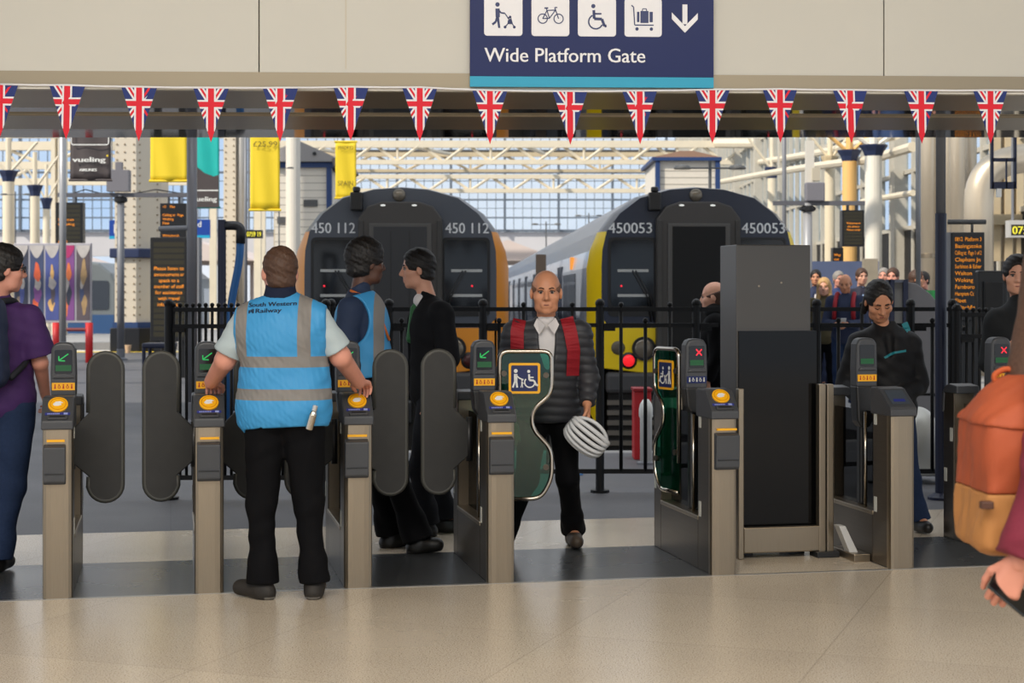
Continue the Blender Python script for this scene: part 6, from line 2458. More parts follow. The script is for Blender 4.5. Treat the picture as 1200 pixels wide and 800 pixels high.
# blue platform signs
SIGNB = mat('platform_sign_blue', rgb(14, 62, 150), .4)
def plat_sign(label, pa, pb, pya, pyb, Y, txt, px_txt=None, h=None, al='CENTER', teal=True):
    t = thing('platform_sign', label, 'sign', Vector((XA(pa, Y), Y, gz(pyb, Y))), 0, 'blue platform signs')
    W, Hh = XA(pb, Y) - XA(pa, Y), gz(pya, Y) - gz(pyb, Y)
    mb = MB()
    mb.box(0, W, 0, .12, 0, Hh)
    pn = mb.build('panel', SIGNB, t)
    if teal:
        mb = MB()
        mb.box(0, W, -.005, .0, 0, Hh * .16)
        mb.build('teal_stripe', mat('stripe_teal', rgb(30, 160, 200), .4), pn)
    for k, line in enumerate(txt):
        mb = MB()
        hh = h or Hh * .5
        text(mb, line, W * .5 if al == 'CENTER' else W * .06, Hh * (.30 if len(txt) == 1 else .60 - .34 * k), hh, -.006, al, bold=.004)
        mb.build('white_lettering', WHITE, pn)
    for a in (W * .2, W * .8):
        mb = MB()
        mb.cyl((a, .06, Hh), (a, .06, 7.0 - gz(pyb, Y)), .025, n=6)
        mb.build('hanger', GREYPOLE, t)
    return t
plat_sign('blue platform sign with a white number 1 left of the riveted column', 128, 141, 258, 280, 58, ['1'])
plat_sign('wide blue sign with white lettering partly behind the grey pole', 174, 246, 257, 279, 58, ['Underground', 'and exits'], h=.20)
plat_sign('blue platform sign with a white number 4 beside the blue hose', 268, 279, 258, 279, 58, ['4'])
# poles
mast('tall silver pole standing in front of the poster frames at the left', 73.5, 8, 34.5, 6.5, mat('silver_pole', rgb(168, 168, 170), .35, .5))
P2 = mast('thick grey pole just right of the tall amber text board', 225, 12, 20, 5.0, mat('thick_pole_grey', rgb(116, 116, 122), .4, .3))
mb = MB()
mb.cyl((-.40, 0, gz(268, 20)), (-.04, 0, gz(267, 20)), .03, n=8)
mb.build('side_arm', GREYPOLE, P2)
mast('slim grey pole right of the second riveted column', 288, 4, 40, 6.5)
NP = thing('mast', 'pole painted navy below and grey above, left of the amber departure screen', 'mast', Vector((XA(1102.5, 12.6), 12.6, 0)), 0, 'grey masts')
mb = MB()
mb.cyl((0, 0, 0), (0, 0, gz(250, 12.6)), .043, n=16)
mb.lathe([(.10, 0), (.10, .02), (.05, .05)], n=16)
mb.build('navy_sleeve', NAVYIRON, NP, smooth=False)
mb = MB()
mb.cyl((0, 0, gz(250, 12.6)), (0, 0, 4.4), .037, n=16)
mb.build('pole', GREYPOLE, NP, smooth=True)
mast('slim steel pole in front of the silver ducts', 1076, 6, 19.6, 6.0, mat('steel_pole', rgb(150, 152, 156), .35, .6))
mast('slim grey pole above the yellow corner of the navy train', 919, 5, 40, 8.0)
# ------------------------------------------------------------------ banners
def banner(label, pa, pb, pya, pyb, Y, m, extra=None, shade=0.0):
    x0, x1, z0, z1 = XA(pa, Y), XA(pb, Y), gz(pyb, Y), gz(pya, Y)
    t = thing('banner', label, 'banner', Vector((x0, Y, z0)), 0, 'hanging banners')
    W, Hh = x1 - x0, z1 - z0
    mb = MB()
    nx_, nz_ = 10, 12
    vs, fs = [], []
    for s in (0, 1):
        for i in range(nx_ + 1):
            for j in range(nz_ + 1):
                vs.append((W * i / nx_, s * .012 + .03 * W * sin(i * .9 + j * .25) * (1 - j / nz_ * .6), Hh * j / nz_))
    N = (nx_ + 1) * (nz_ + 1)
    for i in range(nx_):
        for j in range(nz_):
            a = i * (nz_ + 1) + j
            fs.append((a, a + nz_ + 1, a + nz_ + 2, a + 1))
            fs.append((N + a, N + a + 1, N + a + nz_ + 2, N + a + nz_ + 1))
    for i in range(nx_):
        for j in (0, nz_):
            a, b_ = i * (nz_ + 1) + j, (i + 1) * (nz_ + 1) + j
            fs.append((a, b_, N + b_, N + a))
    for j in range(nz_):
        for i in (0, nx_):
            a, b_ = i * (nz_ + 1) + j, i * (nz_ + 1) + j + 1
            fs.append((a, b_, N + b_, N + a))
    mb.add(vs, fs)
    cl = mb.build('cloth', m, t, smooth=True)
    for zz in (0, Hh):
        mb = MB()
        mb.cyl((-.02, .006, zz), (W + .02, .006, zz), .022, n=8)
        mb.build('batten', m, t)
    for a in (W * .1, W * .9):
        mb = MB()
        mb.cyl((a, .006, Hh), (a, .006, 7.2 - z0), .008, n=6)
        mb.build('hanging_wire', GREYPOLE, t)
    if extra:
        extra(cl, W, Hh)
    return t
BYEL = mat('banner_yellow', rgb(232, 202, 36), .6, var=.04, scale=2)
BINK = mat('banner_ink', rgb(84, 74, 24), .6)
YB = 29.0
banner('plain wide yellow banner left of the thick grey pole', 176, 219.5, 128, 212, YB, BYEL)
def price(cl, W, Hh):
    mb = MB()
    text(mb, '£25.99', W * .52, Hh - 8 * YB / F - (167 - 160) * YB / F - .62 * 0 - (160 - 122) * YB / F * .92, 6.2 * YB / F, -.05, width=W * .80)
    mb.build('price_lettering', BINK, cl)
banner('long yellow banner with the price at its top', 293, 328, 122, 246, YB, BYEL, price)
def two(cl, W, Hh):
    mb = MB()
    text(mb, 'SPAIN', W * .5, Hh * .22, 5.5 * 33 / F, -.05, width=W * .72)
    mb.build('banner_lettering', BINK, cl)
    mb = MB()
    text(mb, 'MADRID', W * .5, Hh * .86, 4.0 * 33 / F, -.05, width=W * .72)
    mb.build('banner_lettering', BINK, cl)
banner('narrow yellow banner hanging beside the white cabin', 393, 417.5, 166, 232, 33, BYEL, two)
PHOTO1 = mat('banner_photo_dark', rgb(74, 66, 66), .5, var=.6, scale=1.6)
def air(cl, W, Hh):
    mb = MB()
    text(mb, 'vueling', W * .48, Hh * .205, Hh * .055, -.05, width=W * .80, bold=.006)
    mb.build('white_lettering', WHITE, cl)
    mb = MB()
    text(mb, 'AIRLINES', W * .46, Hh * .10, Hh * .030, -.05, width=W * .42, bold=.004)
    mb.build('white_lettering', WHITE, cl)
    mb = MB()
    mb.prism(disc(W * .93, Hh * .275, W * .025, 12), -.056, -.05)
    mb.build('yellow_dot', BYEL, cl)
    mb = MB()
    o = rrect(W * .05, W * .96, Hh * .40, Hh * .99, .04)
    stroke(mb, o, .018, -.054, -.05, closed=True)
    mb.build('window_outline', WHITE, cl)
banner('dark banner with white airline lettering beside the grey box on the mast', 82, 130, 108, 211, YB, PHOTO1, air)
BTEAL = mat('banner_teal', rgb(20, 180, 172), .5, var=.12, scale=1.5)
def air2(cl, W, Hh):
    z = lambda py: gz(py, 34) - gz(243, 34)
    mb = MB()
    mb.prism([(.0, z(243)), (W, z(243)), (W, z(205)), (W * .8, z(207)), (W * .45, z(203)), (W * .2, z(197)), (0, z(192))], -.07, -.05)
    ph = mb.build('photo_field', PHOTO1, cl)
    mb = MB()
    text(mb, 'vueling', W * .45, z(236), 5.5 * 34 / F, -.075, width=W * .95, bold=.005)
    mb.build('white_lettering', WHITE, ph)
    mb = MB()
    mb.box(0, W * .98, -.074, -.071, z(224), z(222.6))
    mb.build('window_outline', WHITE, ph)
banner('teal banner with a dark lower part, right of the thick grey pole', 227, 257, 128, 243, 34, BTEAL, air2)
# ------------------------------------------------------------------ poster frame on red legs
Y = 38.0
PF = thing('poster_frame', 'long frame of framed posters on red legs behind the silver pole', 'poster frame', Vector((XA(16, Y), Y, 0)), radians(-3))
W = XA(108, Y) - XA(16, Y)
z0, z1 = gz(378, Y), gz(285, Y)
mb = MB()
mb.box(0, W, 0, .10, z0, z1)
bd_ = mb.build('backing', mat('frame_silver', rgb(176, 172, 178), .4, .3), PF, bevel=.01)
cols = [rgb(58, 62, 78), rgb(66, 76, 108), rgb(78, 88, 148), rgb(128, 76, 138), rgb(92, 82, 88)]
acc = [rgb(150, 130, 110), rgb(226, 98, 62), rgb(232, 176, 112), rgb(236, 120, 70), rgb(170, 140, 100)]
for k in range(5):
    a, b_ = W * (k + .07) / 5, W * (k + .93) / 5
    mb = MB()
    mb.box(a, b_, -.012, .0, z0 + .06, z1 - .05)
    ps = mb.build('poster', mat('poster_%d' % k, cols[k], .35, var=.3, scale=3, stretch=(1, 1, .4)), bd_)
    mb = MB()
    rr = random.Random(40 + k)
    cx = (a + b_) / 2
    for q in range(4):
        zc = z0 + .3 + (z1 - z0 - .8) * (q + .4) / 4
        ww, hh = (b_ - a) * rr.uniform(.16, .38), (z1 - z0) * rr.uniform(.07, .15)
        ox = (b_ - a) * rr.uniform(-.12, .12)
        mb.prism([(cx + ox + ww * (1 + .25 * sin(3 * t + q)) * cos(t) * .8, zc + hh * (1 + .2 * cos(2 * t + k)) * sin(t)) for t in [2 * pi * u_ / 14 for u_ in range(14)]], -.014 - .001 * q, -.012)
        mb.slot = (mb.slot + 1) % 3
    mb.build('poster_art', [mat('poster_art_%d' % k, acc[k], .4, var=.45, scale=7), mat('poster_tone_%d' % k, cols[(k + 2) % 5], .4, var=.5, scale=6), mat('poster_pale', rgb(186, 176, 170), .4, var=.4, scale=6)], ps)
    mb = MB()
    mb.prism([(a, z1 - .05)] + [(a + (b_ - a) * q / 8, z1 - .12 - .22 * sin(pi * q / 8)) for q in range(9)] + [(b_, z1 - .05)], -.016, -.012)
    mb.build('poster_heading', mat('poster_head_%d' % k, (rgb(190, 184, 180) if k != 3 else rgb(176, 50, 106)), .4, var=.3, scale=4), ps)
REDP = mat('red_post', rgb(206, 34, 36), .45)
for px in (66, 105):
    mb = MB()
    x = XA(px, Y) - XA(16, Y)
    mb.cyl((x, .05, 0), (x, .05, z0), .085, n=12)
    mb.build('leg', REDP, PF, smooth=True)
mb = MB()
mb.cyl((XA(66, Y) - XA(16, Y), .05, gz(386, Y)), (XA(105, Y) - XA(16, Y), .05, gz(386, Y)), .04, n=8)
mb.build('cross_bar', mat('dark_red', rgb(120, 30, 30), .5), PF)
# ------------------------------------------------------------------ distant train at the left and platform lamps
Y = 66
DT = thing('train', 'grey and blue train far off at the left, behind the poster frame', 'train', Vector((XA(95, Y), Y, 0)), TRYAW, 'trains at the buffers')
mb = MB()
pr = [(-1.4, -.8), (1.4, -.8), (1.4, 1.9), (1.2, 2.4), (.7, 2.8), (0, 2.9), (-.7, 2.8), (-1.2, 2.4), (-1.4, 1.9)]
mb.prism(pr, 0, 26)
b0 = mb.build('car_body', mat('far_train_grey', rgb(120, 126, 128), .35, .2), DT, bevel=.1)
mb = MB()
mb.prism(rrect(-1.1, 1.1, .95, 2.1, .1), -.03, .0)
mb.build('windscreen', TWIN, b0)
mb = MB()
mb.box(-1.3, 1.3, -.03, .0, -.3, .75)
mb.build('front_panel', mat('far_train_blue', rgb(48, 82, 126), .4), b0)
for k in range(5):
    mb = MB()
    mb.box(1.39, 1.42, 1.5 + k * 5.2, 5.2 + k * 5.2, .95, 1.85)
    mb.build('side_window', TWIN, b0)
def lamp(label, px, py, Y, arm, two=True, base=0.0):
    t = thing('platform_lamp', label, 'lamp', Vector((XA(px, Y), Y, base)), 0, 'platform lamps')
    z = gz(py, Y) - base
    a = arm * Y / F
    mb = MB()
    mb.cyl((0, 0, 0), (0, 0, z + a * .25), a * .055, n=8)
    mb.cyl((-a if two else 0, 0, z), (a, 0, z), a * .03, n=6)
    mb.build('post', mat('lamp_grey_dark', rgb(84, 86, 88), .5), t)
    for s in ((-1, 1) if two else (1,)):
        mb = MB()
        mb.lathe([(.02 * a, .12 * a), (.25 * a, .08 * a), (.30 * a, .0), (.28 * a, -.04 * a)], c=(s * a * .95, 0, z), n=16)
        mb.build('shade', mat('lamp_shade_grey', rgb(96, 96, 94), .4), t, smooth=False)
    return t
lamp('double platform lamp in front of the right-hand white cabin', 832, 197, 36, 34)
lamp('double platform lamp between the two train roofs', 640, 263, 88, 14, base=-1.05)
lamp('double platform lamp in front of the glazed screen above the head of the bald person', 690, 253, 90, 13, base=-1.05)
lamp('platform lamp in front of the white tiled column', 327, 197, 44, 14)
lamp('low platform lamp between cream columns at the left', 18, 228, 44, 14)
# ------------------------------------------------------------------ white cabins on stilts
WT = mat('white_tile', rgb(226, 218, 204), .5, var=.04, scale=10)
def tile_lines(t, x0, x1, z0, z1, dz, y=-.004, name='board_joints'):
    mb = MB()
    n = int((z1 - z0) / dz)
    for k in range(1, n):
        mb.box(x0, x1, y, 0, z0 + k * dz - .012, z0 + k * dz + .012)
    return mb.build(name, mat('joint_grey', rgb(172, 164, 152), .6), t)
Y = 50.0
xw = lambda px: XA(px, Y) - XA(330, Y)
CA = thing('signal_cabin', 'white tiled cabin with grey gabled roof and navy corner post, behind the yellow banners', 'cabin', Vector((XA(330, Y), Y, 0)))
mb = MB()
mb.box(xw(322), xw(384), 0, 5.2, 0, gz(196, Y))
wl_ = mb.build('wall', WT, CA)
tile_lines(wl_, xw(322), xw(383), .5, gz(196, Y), .22)
mb = MB()
mb.box(xw(383), xw(389), -.12, .10, gz(245, Y), gz(194, Y))
mb.build('corner_post', mat('cabin_navy', rgb(34, 62, 112), .5), CA)
mb = MB()
mb.box(xw(320), xw(391), -.14, .0, gz(196.5, Y), gz(190.5, Y))
mb.build('eaves_board', mat('cabin_navy', rgb(34, 62, 112)), CA)
mb = MB()
mb.prism([(xw(318), gz(190, Y)), (xw(398), gz(190, Y)), (xw(392), gz(184, Y)), (xw(352), gz(166, Y)), (xw(326), gz(176, Y))], -.30, 5.5)
mb.build('roof', mat('cabin_roof_grey', rgb(150, 146, 144), .6), CA)
mb = MB()
mb.prism([(xw(392), gz(196, Y)), (xw(401), gz(190, Y)), (xw(398), gz(184, Y)), (xw(390), gz(187, Y))], -.32, 5.5)
mb.build('gutter', mat('gutter_grey', rgb(112, 104, 104), .6), CA)
mb = MB()
mb.cyl((xw(370), -.33, gz(181, Y)), (xw(370), -.29, gz(181, Y)), .06, n=12)
mb.build('vent', BOARD, CA)
for px, py in ((334, 258), (365, 238)):
    mb = MB()
    mb.box(xw(px - 9), xw(px + 7), -.05, 0, gz(py + 4, Y), gz(py - 4, Y))
    mb.build('wall_plate', mat('plate_dark', rgb(84, 84, 84), .5), CA)
Y = 45
capital_column('white tiled column in front of the white cabin', 343.5, 120, Y, 17, m=WT, capm=WT, struts=False, group='tiled columns')
Y = 42.0
xw = lambda px: XA(px, Y) - XA(805, Y)
CB = thing('signal_cabin', 'white boarded cabin with navy frame and brown roof above the navy train', 'cabin', Vector((XA(805, Y), Y, -1.05)))
zo = 1.05
mb = MB()
mb.box(xw(769), xw(842), 0, 3.5, 0, gz(187, Y) + zo)
wl_ = mb.build('wall', WT, CB)
tile_lines(wl_, xw(770), xw(841), 3.0, gz(188, Y) + zo, .17)
NV = mat('cabin_navy', rgb(34, 62, 112))
for a, b_ in ((768, 773), (838, 843.5)):
    mb = MB()
    mb.box(xw(a), xw(b_), -.10, .10, gz(260, Y) + zo, gz(187, Y) + zo)
    mb.build('corner_post', NV, CB)
mb = MB()
mb.box(xw(764), xw(845), -.14, 3.6, gz(188.5, Y) + zo, gz(184.5, Y) + zo)
mb.build('eaves_board', NV, CB)
mb = MB()
mb.prism([(xw(764), gz(184.5, Y) + zo), (xw(845), gz(184.5, Y) + zo), (xw(812), gz(177, Y) + zo), (xw(797), gz(177, Y) + zo)], -.1, 3.6)
mb.build('roof', mat('cabin_roof_brown', rgb(152, 120, 100), .7, var=.15, scale=3), CB)
# ------------------------------------------------------------------ right-hand glazed wall, columns and ducts
XR = 9.9
mb = MB()
mb.box(XR, XR + .03, 30, 100, 3.2, 11.5)
struct(mb.build('window_2_pane', PANE))
mb = MB()
for k in range(59):
    y = 30 + k * 1.2
    r = .06 if k % 5 else .22
    mb.box(XR - (.10 if k % 5 else .3), XR + .05, y - r, y + r, 0.0, 11.5)
for z in (3.2, 4.6, 6.2, 7.7, 9.4):
    mb.box(XR - .08, XR + .05, 30, 100, z - .05, z + .05)
struct(mb.build('window_2_frame', mat('frame_cream_grey', rgb(186, 180, 166), .6, var=.1)))
mb = MB()
mb.box(XR - .05, XR + .2, 30, 100, 0, 3.2)
struct(mb.build('wall_right_base', mat('dark_concourse', rgb(24, 22, 22), .7, var=.3, scale=.8)))
def beam(label, pts, r, m=CREAM, name='roof_beam'):
    mb = MB()
    mb.tube(pts, r, 8)
    return tag(mb.build(name, m), label, 'beam', 'cream roof beams')
beam('cream curved roof beam rising to the right above the cabin', [P(845, 213, 70), P(900, 203, 58), P(960, 194, 48), P(1020, 187, 40), P(1070, 172, 34)], .11)
beam('upper cream roof beam right of the cabin', [P(890, 190, 66), P(960, 179, 52), P(1010, 168, 42), P(1050, 158, 36)], .11)
beam('thick cream roof beam just under the fascia on the right', [P(840, 168, 72), P(960, 168, 62), P(1030, 166, 55)], .20)
beam('lower cream roof beam on the glazed wall at the right', [P(1010, 236, 44), P(1070, 226, 36)], .07)
capital_column('white column with navy capital right of the hanging amber board', 1023.5, 170, 36, 20, m=mat('white_column', rgb(232, 226, 212), .5), group='columns with navy capitals')
capital_column('orange-stained cream column behind the hanging amber board', 995.5, 176, 41, 17, m=mat('stained_column', rgb(228, 182, 112), .6, var=.25, scale=1.5, stretch=(3, 3, .3)))
capital_column('pale cream column left of the hanging amber board', 972.5, 183, 47, 12.5, m=mat('pale_column', rgb(222, 208, 180), .6), capm=CREAMDK)
capital_column('cream column with navy capital behind the slim pole at the right', 905, 196, 62, 11)
DUCT = mat('silver_duct', rgb(206, 192, 170), .32, .55, var=.12, scale=2, stretch=(2, 2, .5))
def duct(label, pts, r, bands=0):
    t = thing('silver_duct', label, 'duct', pts[0], 0, 'silver ducts')
    o = Vector(pts[0])
    mb = MB()
    mb.tube([Vector(p) - o for p in pts], r, 20)
    mb.build('pipe', DUCT, t, smooth=True)
    L = [Vector(p) - o for p in pts]
    for k in range(bands):
        a = L[0].lerp(L[1], (k + 1) / (bands + 1))
        d = (L[1] - L[0]).normalized()
        mb = MB()
        mb.cyl(a - d * .04, a + d * .04, r * 1.03, n=20)
        mb.build('joint_band', mat('duct_band', rgb(150, 138, 120), .4, .8), t, smooth=False)
    return t
def vduct(label, px, wpx, Y, z1=9.0, z0=0.0):
    r = wpx / 2 * Y / F
    return duct(label, [Vector((XA(px, Y), Y, z0)), Vector((XA(px, Y), Y, z1))], r, 3)
vduct('wide silver duct just right of the slim steel pole', 1088.5, 19, 30.2)
vduct('silver duct left of the bent duct', 1122, 17, 29)
vduct('narrow silver duct between the grey pole and the wider ducts', 1111, 7, 30)
vduct('silver duct behind the bent duct', 1137, 15, 31)
Yd = 26.5
rr = 17 * Yd / F
duct('bent silver duct turning away to the right', arcpts([P(1147, 440, Yd), P(1147, 195, Yd), P(1230, 180, Yd)], 45 * Yd / F, 8), rr)
DK = mat('dark_interior', rgb(40, 37, 36), .8, var=.35, scale=.7)
mb = MB()
mb.box(10.2, 24, 33, 45, 0, 3.15)
struct(mb.build('wall_right_shops', DK))
mb = MB()
mb.box(XA(1170, 33), 26, 32.5, 33, 3.6, 4.3)
struct(mb.build('wall_right_gallery', mat('gallery_cream', rgb(176, 158, 128), .7, var=.25, scale=1)))
mb = MB()
for k in range(6):
    x = XA(1172 + k * 14, 32)
    mb.box(x - .07, x + .07, 32.2, 32.5, 2.2, 7)
mb.box(XA(1165, 32), 26, 32.1, 32.5, 2.9, 3.1)
struct(mb.build('wall_right_posts', CREAMDK))
# blue sheeting on the far right platform
mb = MB()
mb.box(XA(952, 31.5), XA(1030, 31.5), 31.5, 31.7, 0, gz(306, 31.5))
tag(mb.build('hoarding', mat('blue_hoarding', rgb(86, 98, 130), .6, var=.3, scale=1.2)), 'blue hoarding behind the waiting people', 'hoarding')
# mast with cross arm at the right
Y = 30.0
M3 = mast('grey mast with a cross arm and square box right of the navy train', 946.5, 10.5, Y, gz(238, Y), mat('mast_pale_grey', rgb(164, 164, 166), .4, .3))
xx = lambda px: XA(px, Y) - XA(946.5, Y)
mb = MB()
mb.box(xx(906), xx(1013), -.05, .05, gz(240.5, Y), gz(235.5, Y))
mb.build('cross_arm', mat('arm_dark_grey', rgb(92, 92, 98)), M3)
mb = MB()
mb.box(xx(943.5), xx(965.5), -.12, .12, gz(236, Y), gz(214, Y))
mb.build('speaker_box', mat('box_grey', rgb(120, 118, 124)), M3, bevel=.02)
mb = MB()
mb.box(xx(944), xx(953.5), -.06, .06, gz(214, Y), gz(165, Y))
mb.build('upper_post', mat('post_white', rgb(214, 208, 196), .5), M3)
mb = MB()
mb.box(xx(951), xx(960), -.10, .06, gz(212, Y), gz(197, Y))
mb.build('bracket', mat('bracket_cream', rgb(190, 180, 160), .6), M3)
mb = MB()
mb.lathe([(.10, gz(248, Y)), (.15, gz(246, Y)), (.15, gz(243, Y)), (.09, gz(241, Y))], n=12)
mb.build('collar', BOARD, M3)
led_board('amber board with three bright lines hanging from the cross arm at the right', 987, 1013, 246, 288.5, Y, ['', '', '', 'Welcome to', 'the station', 'Please mind', '', '', '', ''], hang=gz(238, Y) - gz(246, Y), align='CENTER')
led_board('small dark board with faint amber text behind the waiting people', 976, 988.5, 290, 312, 36, ['', 'Way', 'out', ''], rowm=False, stand=True)
# amber departure screen at the far right
Y = 19.0
LB = led_board('tall amber departure screen with stopping stations, right of the navy pole', 1115, 1154, 272, 376, Y, ['0812  Platform 3', 'Basingstoke', 'Calling at:  Page 1 of 2', 'Clapham Jn', 'Surbiton & Esher', 'Walton', 'Woking', 'Farnborough', 'Hampton Ct Park', 'Fleet', 'Winchfield', 'Hook'], stand=True, rowm=False)
mb = MB()
mb.box(XA(1109, Y) - XA(1115, Y), 0, .03, .25, 0, gz(272, Y))
mb.build('side_cabinet', mat('board_side_grey', rgb(128, 130, 136)), LB)
mb = MB()
mb.tube([(XA(1113.5, Y) - XA(1115, Y), .1, gz(259.5, Y)), (XA(1158, Y) - XA(1115, Y), .1, gz(259.5, Y))], 3 * Y / F, 10)
mb.cyl((XA(1142, Y) - XA(1115, Y), .1, gz(273, Y)), (XA(1142, Y) - XA(1115, Y), .1, gz(259, Y)), .016)
mb.build('lamp_bar', mat('lamp_bar_grey', rgb(74, 74, 74), .4), LB, smooth=True)
# yellow digit clock, navy hanging frame and camera at the right edge
Y = 24.0
CK = thing('platform_clock', 'clock with yellow digits in a white frame at the right edge', 'clock', Vector((XA(1183, Y), Y, gz(278, Y))))
kk = Y / F
mb = MB()
mb.box(0, 40 * kk, 0, .2, 0, 20 * kk)
cl = mb.build('casing', mat('clock_white', rgb(190, 188, 184), .5), CK)
mb = MB()
mb.box(2 * kk, 38 * kk, -.005, 0, 2.5 * kk, 15 * kk)
f_ = mb.build('face', BOARD, cl)
mb = MB()
text(mb, '07:58', 3.0 * kk, 4 * kk, 9 * kk, -.008, 'LEFT', bold=.004)
mb.build('digits', mat('yellow_led', rgb(220, 210, 60), .4, emit=((.9, .8, .05, 1), .35)), f_)
mb = MB()
for a in (6, 34):
    mb.cyl((a * kk, .1, 20 * kk), (a * kk, .1, 160 * kk), .02, n=8)
mb.build('hanger', GREYPOLE, CK)
Y = 34.0
CK2 = thing('platform_clock', 'small dark clock with yellow digits left of the head of the blue vest person', 'clock', Vector((XA(288, Y), Y, gz(279, Y))))
kk = Y / F
mb = MB()
mb.box(0, 19 * kk, 0, .15, 0, 9.5 * kk)
cl = mb.build('casing', BOARD, CK2)
mb = MB()
text(mb, '0759 19', 1.2 * kk, 2 * kk, 5.5 * kk, -.006, 'LEFT', width=16.5 * kk, bold=.003)
mb.build('digits', mat('yellow_led', rgb(220, 210, 60)), cl)
mb = MB()
mb.cyl((3 * kk, .07, 9.5 * kk), (3 * kk, .07, 7.2 - gz(279, Y)), .02, n=8)
mb.build('hanger', GREYPOLE, CK2)
Y = 17.0
kk = Y / F
HF = thing('hanging_frame', 'navy steel hanging frame in front of the bent silver duct', 'frame', Vector((XA(1163, Y), Y, gz(221, Y))))
mb = MB()
for a in (0, 27):
    mb.box((a - 1.6) * kk, (a + 1.6) * kk, 0, .04, 0, 260 * kk)
mb.box(0, 27 * kk, 0, .05, 0, 8 * kk)
mb.box(0, 27 * kk, 0, .05, 32 * kk, 36 * kk)
mb.box(16 * kk, 17.5 * kk, 0, .03, 0, 36 * kk)
mb.build('frame', NAVYIRON, HF)
mb = MB()
mb.box(5 * kk, 10 * kk, -.02, .03, -10 * kk, 0)
mb.build('white_tag', WHITE, HF)
# ------------------------------------------------------------------ machine, monitor and post behind the right railing
Y = 17.0
kk = Y / F
zt = lambda py: gz(py, Y)
SM_ = thing('ticket_machine', 'grey machine with sloping top and navy frame behind the woman looking down', 'machine', Vector((XA(1072, Y), Y, 0)))
xw = lambda px: XA(px, Y) - XA(1072, Y)
mb = MB()
mb.prism([(xw(1062), 0), (xw(1097), 0), (xw(1097), zt(352)), (xw(1090), zt(344)), (xw(1074), zt(332)), (xw(1062), zt(330))], 0, .5)
mb.build('body', mat('machine_grey', rgb(112, 110, 112), .5, var=.05), SM_, bevel=.01)
mb = MB()
mb.box(xw(1046), xw(1063), .02, .40, 0, zt(331))
mb.build('side_panel', mat('machine_pale', rgb(140, 138, 134), .5), SM_)
for a, b_ in ((1043, 1047.5), (1058, 1063.5)):
    mb = MB()
    mb.box(xw(a), xw(b_), -.03, .06, 0, zt(327.5))
    mb.build('navy_upright', NAVYIRON, SM_)
mb = MB()
mb.box(xw(1043), xw(1064), -.02, .4, zt(331), zt(327.5))
mb.build('top_rail', mat('rail_grey', rgb(96, 100, 112), .4), SM_)
mb = MB()
mb.box(xw(1095), xw(1100), .1, .4, 0, zt(340))
mb.build('green_side', mat('green_panel', rgb(60, 170, 90), .5), SM_)
Y = 13.9
xw = lambda px: XA(px, Y) - XA(1163, Y)
MN = thing('monitor', 'black back of a monitor beside the amber departure screen', 'monitor', Vector((XA(1163, Y), Y, 0)))
mb = MB()
mb.box(xw(1146), xw(1181), 0, .10, gz(392, Y), gz(317, Y))
mn = mb.build('housing', DKPLASTIC, MN, bevel=.012)
mb = MB()
mb.box(xw(1152), xw(1175), -.03, .0, gz(380, Y), gz(330, Y))
mb.build('rear_cover', mat('rear_cover', rgb(22, 22, 24), .5), mn, bevel=.01)
mb = MB()
mb.cyl((0, .05, 0), (0, .05, gz(385, Y)), .035)
mb.lathe([(.18, 0), (.18, .02), (.04, .05)], n=16)
mb.build('stand', DKPLASTIC, MN)
# wooden post behind the head of the bald person and timber post in the crowd
Y = 24
mb = MB()
mb.box(XA(628, Y), XA(640, Y), Y, Y + .15, -1.05, gz(298, Y))
tag(mb.build('timber_post', mat('dark_timber', rgb(70, 60, 52), .7, var=.2, scale=6)), 'dark post directly behind the bald head, beside the navy train', 'post')
Y = 29
mb = MB()
mb.box(XA(1013, Y), XA(1029, Y), Y, Y + .2, 0, gz(303, Y))
tag(mb.build('timber_post', mat('pale_timber', rgb(150, 140, 122), .7, var=.2, scale=6)), 'weathered pale boxed post among the waiting people', 'post')
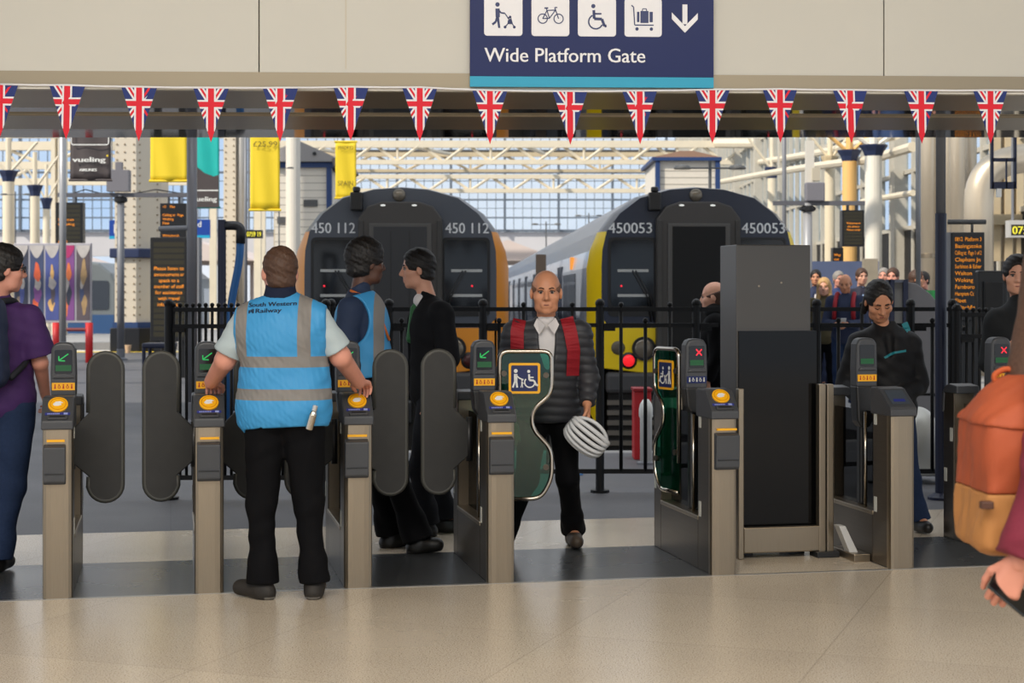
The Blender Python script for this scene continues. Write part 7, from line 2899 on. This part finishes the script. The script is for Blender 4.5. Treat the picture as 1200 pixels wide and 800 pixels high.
# navy post with the bent blue hose
Y = 15.5
kk = Y / F
HS = thing('hose_stand', 'navy post with a bent blue hose, left of the head of the blue vest person', 'hose stand', Vector((XA(259, Y), Y, 0)))
xw = lambda px: XA(px, Y) - XA(259, Y)
mb = MB()
mb.box(xw(255), xw(263.5), 0, .07, 0, gz(257, Y))
mb.build('post', NAVYIRON, HS, bevel=.005)
mb = MB()
mb.tube(arcpts([(xw(263), .04, gz(264, Y)), (xw(282), .04, gz(264, Y)), (xw(281), .04, gz(285, Y))], .07, 6), 5.5 * kk, 12)
mb.build('elbow', mat('elbow_black', rgb(30, 32, 38), .5), HS, smooth=True)
mb = MB()
mb.tube(arcpts([(xw(281), .04, gz(278, Y)), (xw(280), .04, gz(305, Y)), (xw(271), .04, gz(350, Y)), (xw(268), .04, gz(375, Y)), (xw(268), .04, 0.02)], .2, 8), 4.6 * kk, 12)
mb.build('hose', mat('hose_blue', rgb(36, 98, 160), .5), HS, smooth=True)
# navy bench end behind the raised paddle
Y = 22.0
kk = Y / F
BN = thing('bench', 'navy metal bench behind the grey paddle, below the tall amber text board', 'bench', Vector((XA(182, Y), Y, 0)))
xw = lambda px: XA(px, Y) - XA(182, Y)
mb = MB()
mb.box(xw(166), xw(200), 0, .45, gz(408, Y), gz(402, Y))
mb.build('seat', NAVYIRON, BN, bevel=.02)
for a in (168, 197):
    for yy in (.03, .40):
        mb = MB()
        mb.cyl((xw(a), yy, 0), (xw(a), yy, gz(407, Y)), .025)
        mb.build('leg', NAVYIRON, BN)

# ------------------------------------------------------------------ floor scrubber behind the gates at the right
Y = 13.7
SB = thing('floor_scrubber', 'white rounded machine with a blue wheel guard behind the railing, beside the navy pole', 'cleaning machine', Vector((XA(1080, Y), Y, 0)))
b = Blob(.012)
b.ell((0, .1, .38), (.16, .26, .24), None, .05)
b.boxy((0, .12, .20), (.15, .22, .14), None, .05, .05)
blob_obj('body', b, mat('scrubber_white', rgb(196, 196, 190), .35), SB)
mb = MB()
mb.cyl((.15, 0.0, .16), (.20, 0.0, .16), .16, n=24)
mb.build('wheel_guard', mat('scrubber_blue', rgb(26, 60, 130), .4), SB, bevel=.01)
mb = MB()
mb.tube(arcpts([(-.10, -.1, .52), (-.10, -.16, .74), (.10, -.16, .74), (.10, -.1, .52)], .06), .014, 8)
mb.build("push_handle", BOARD, SB, smooth=True)
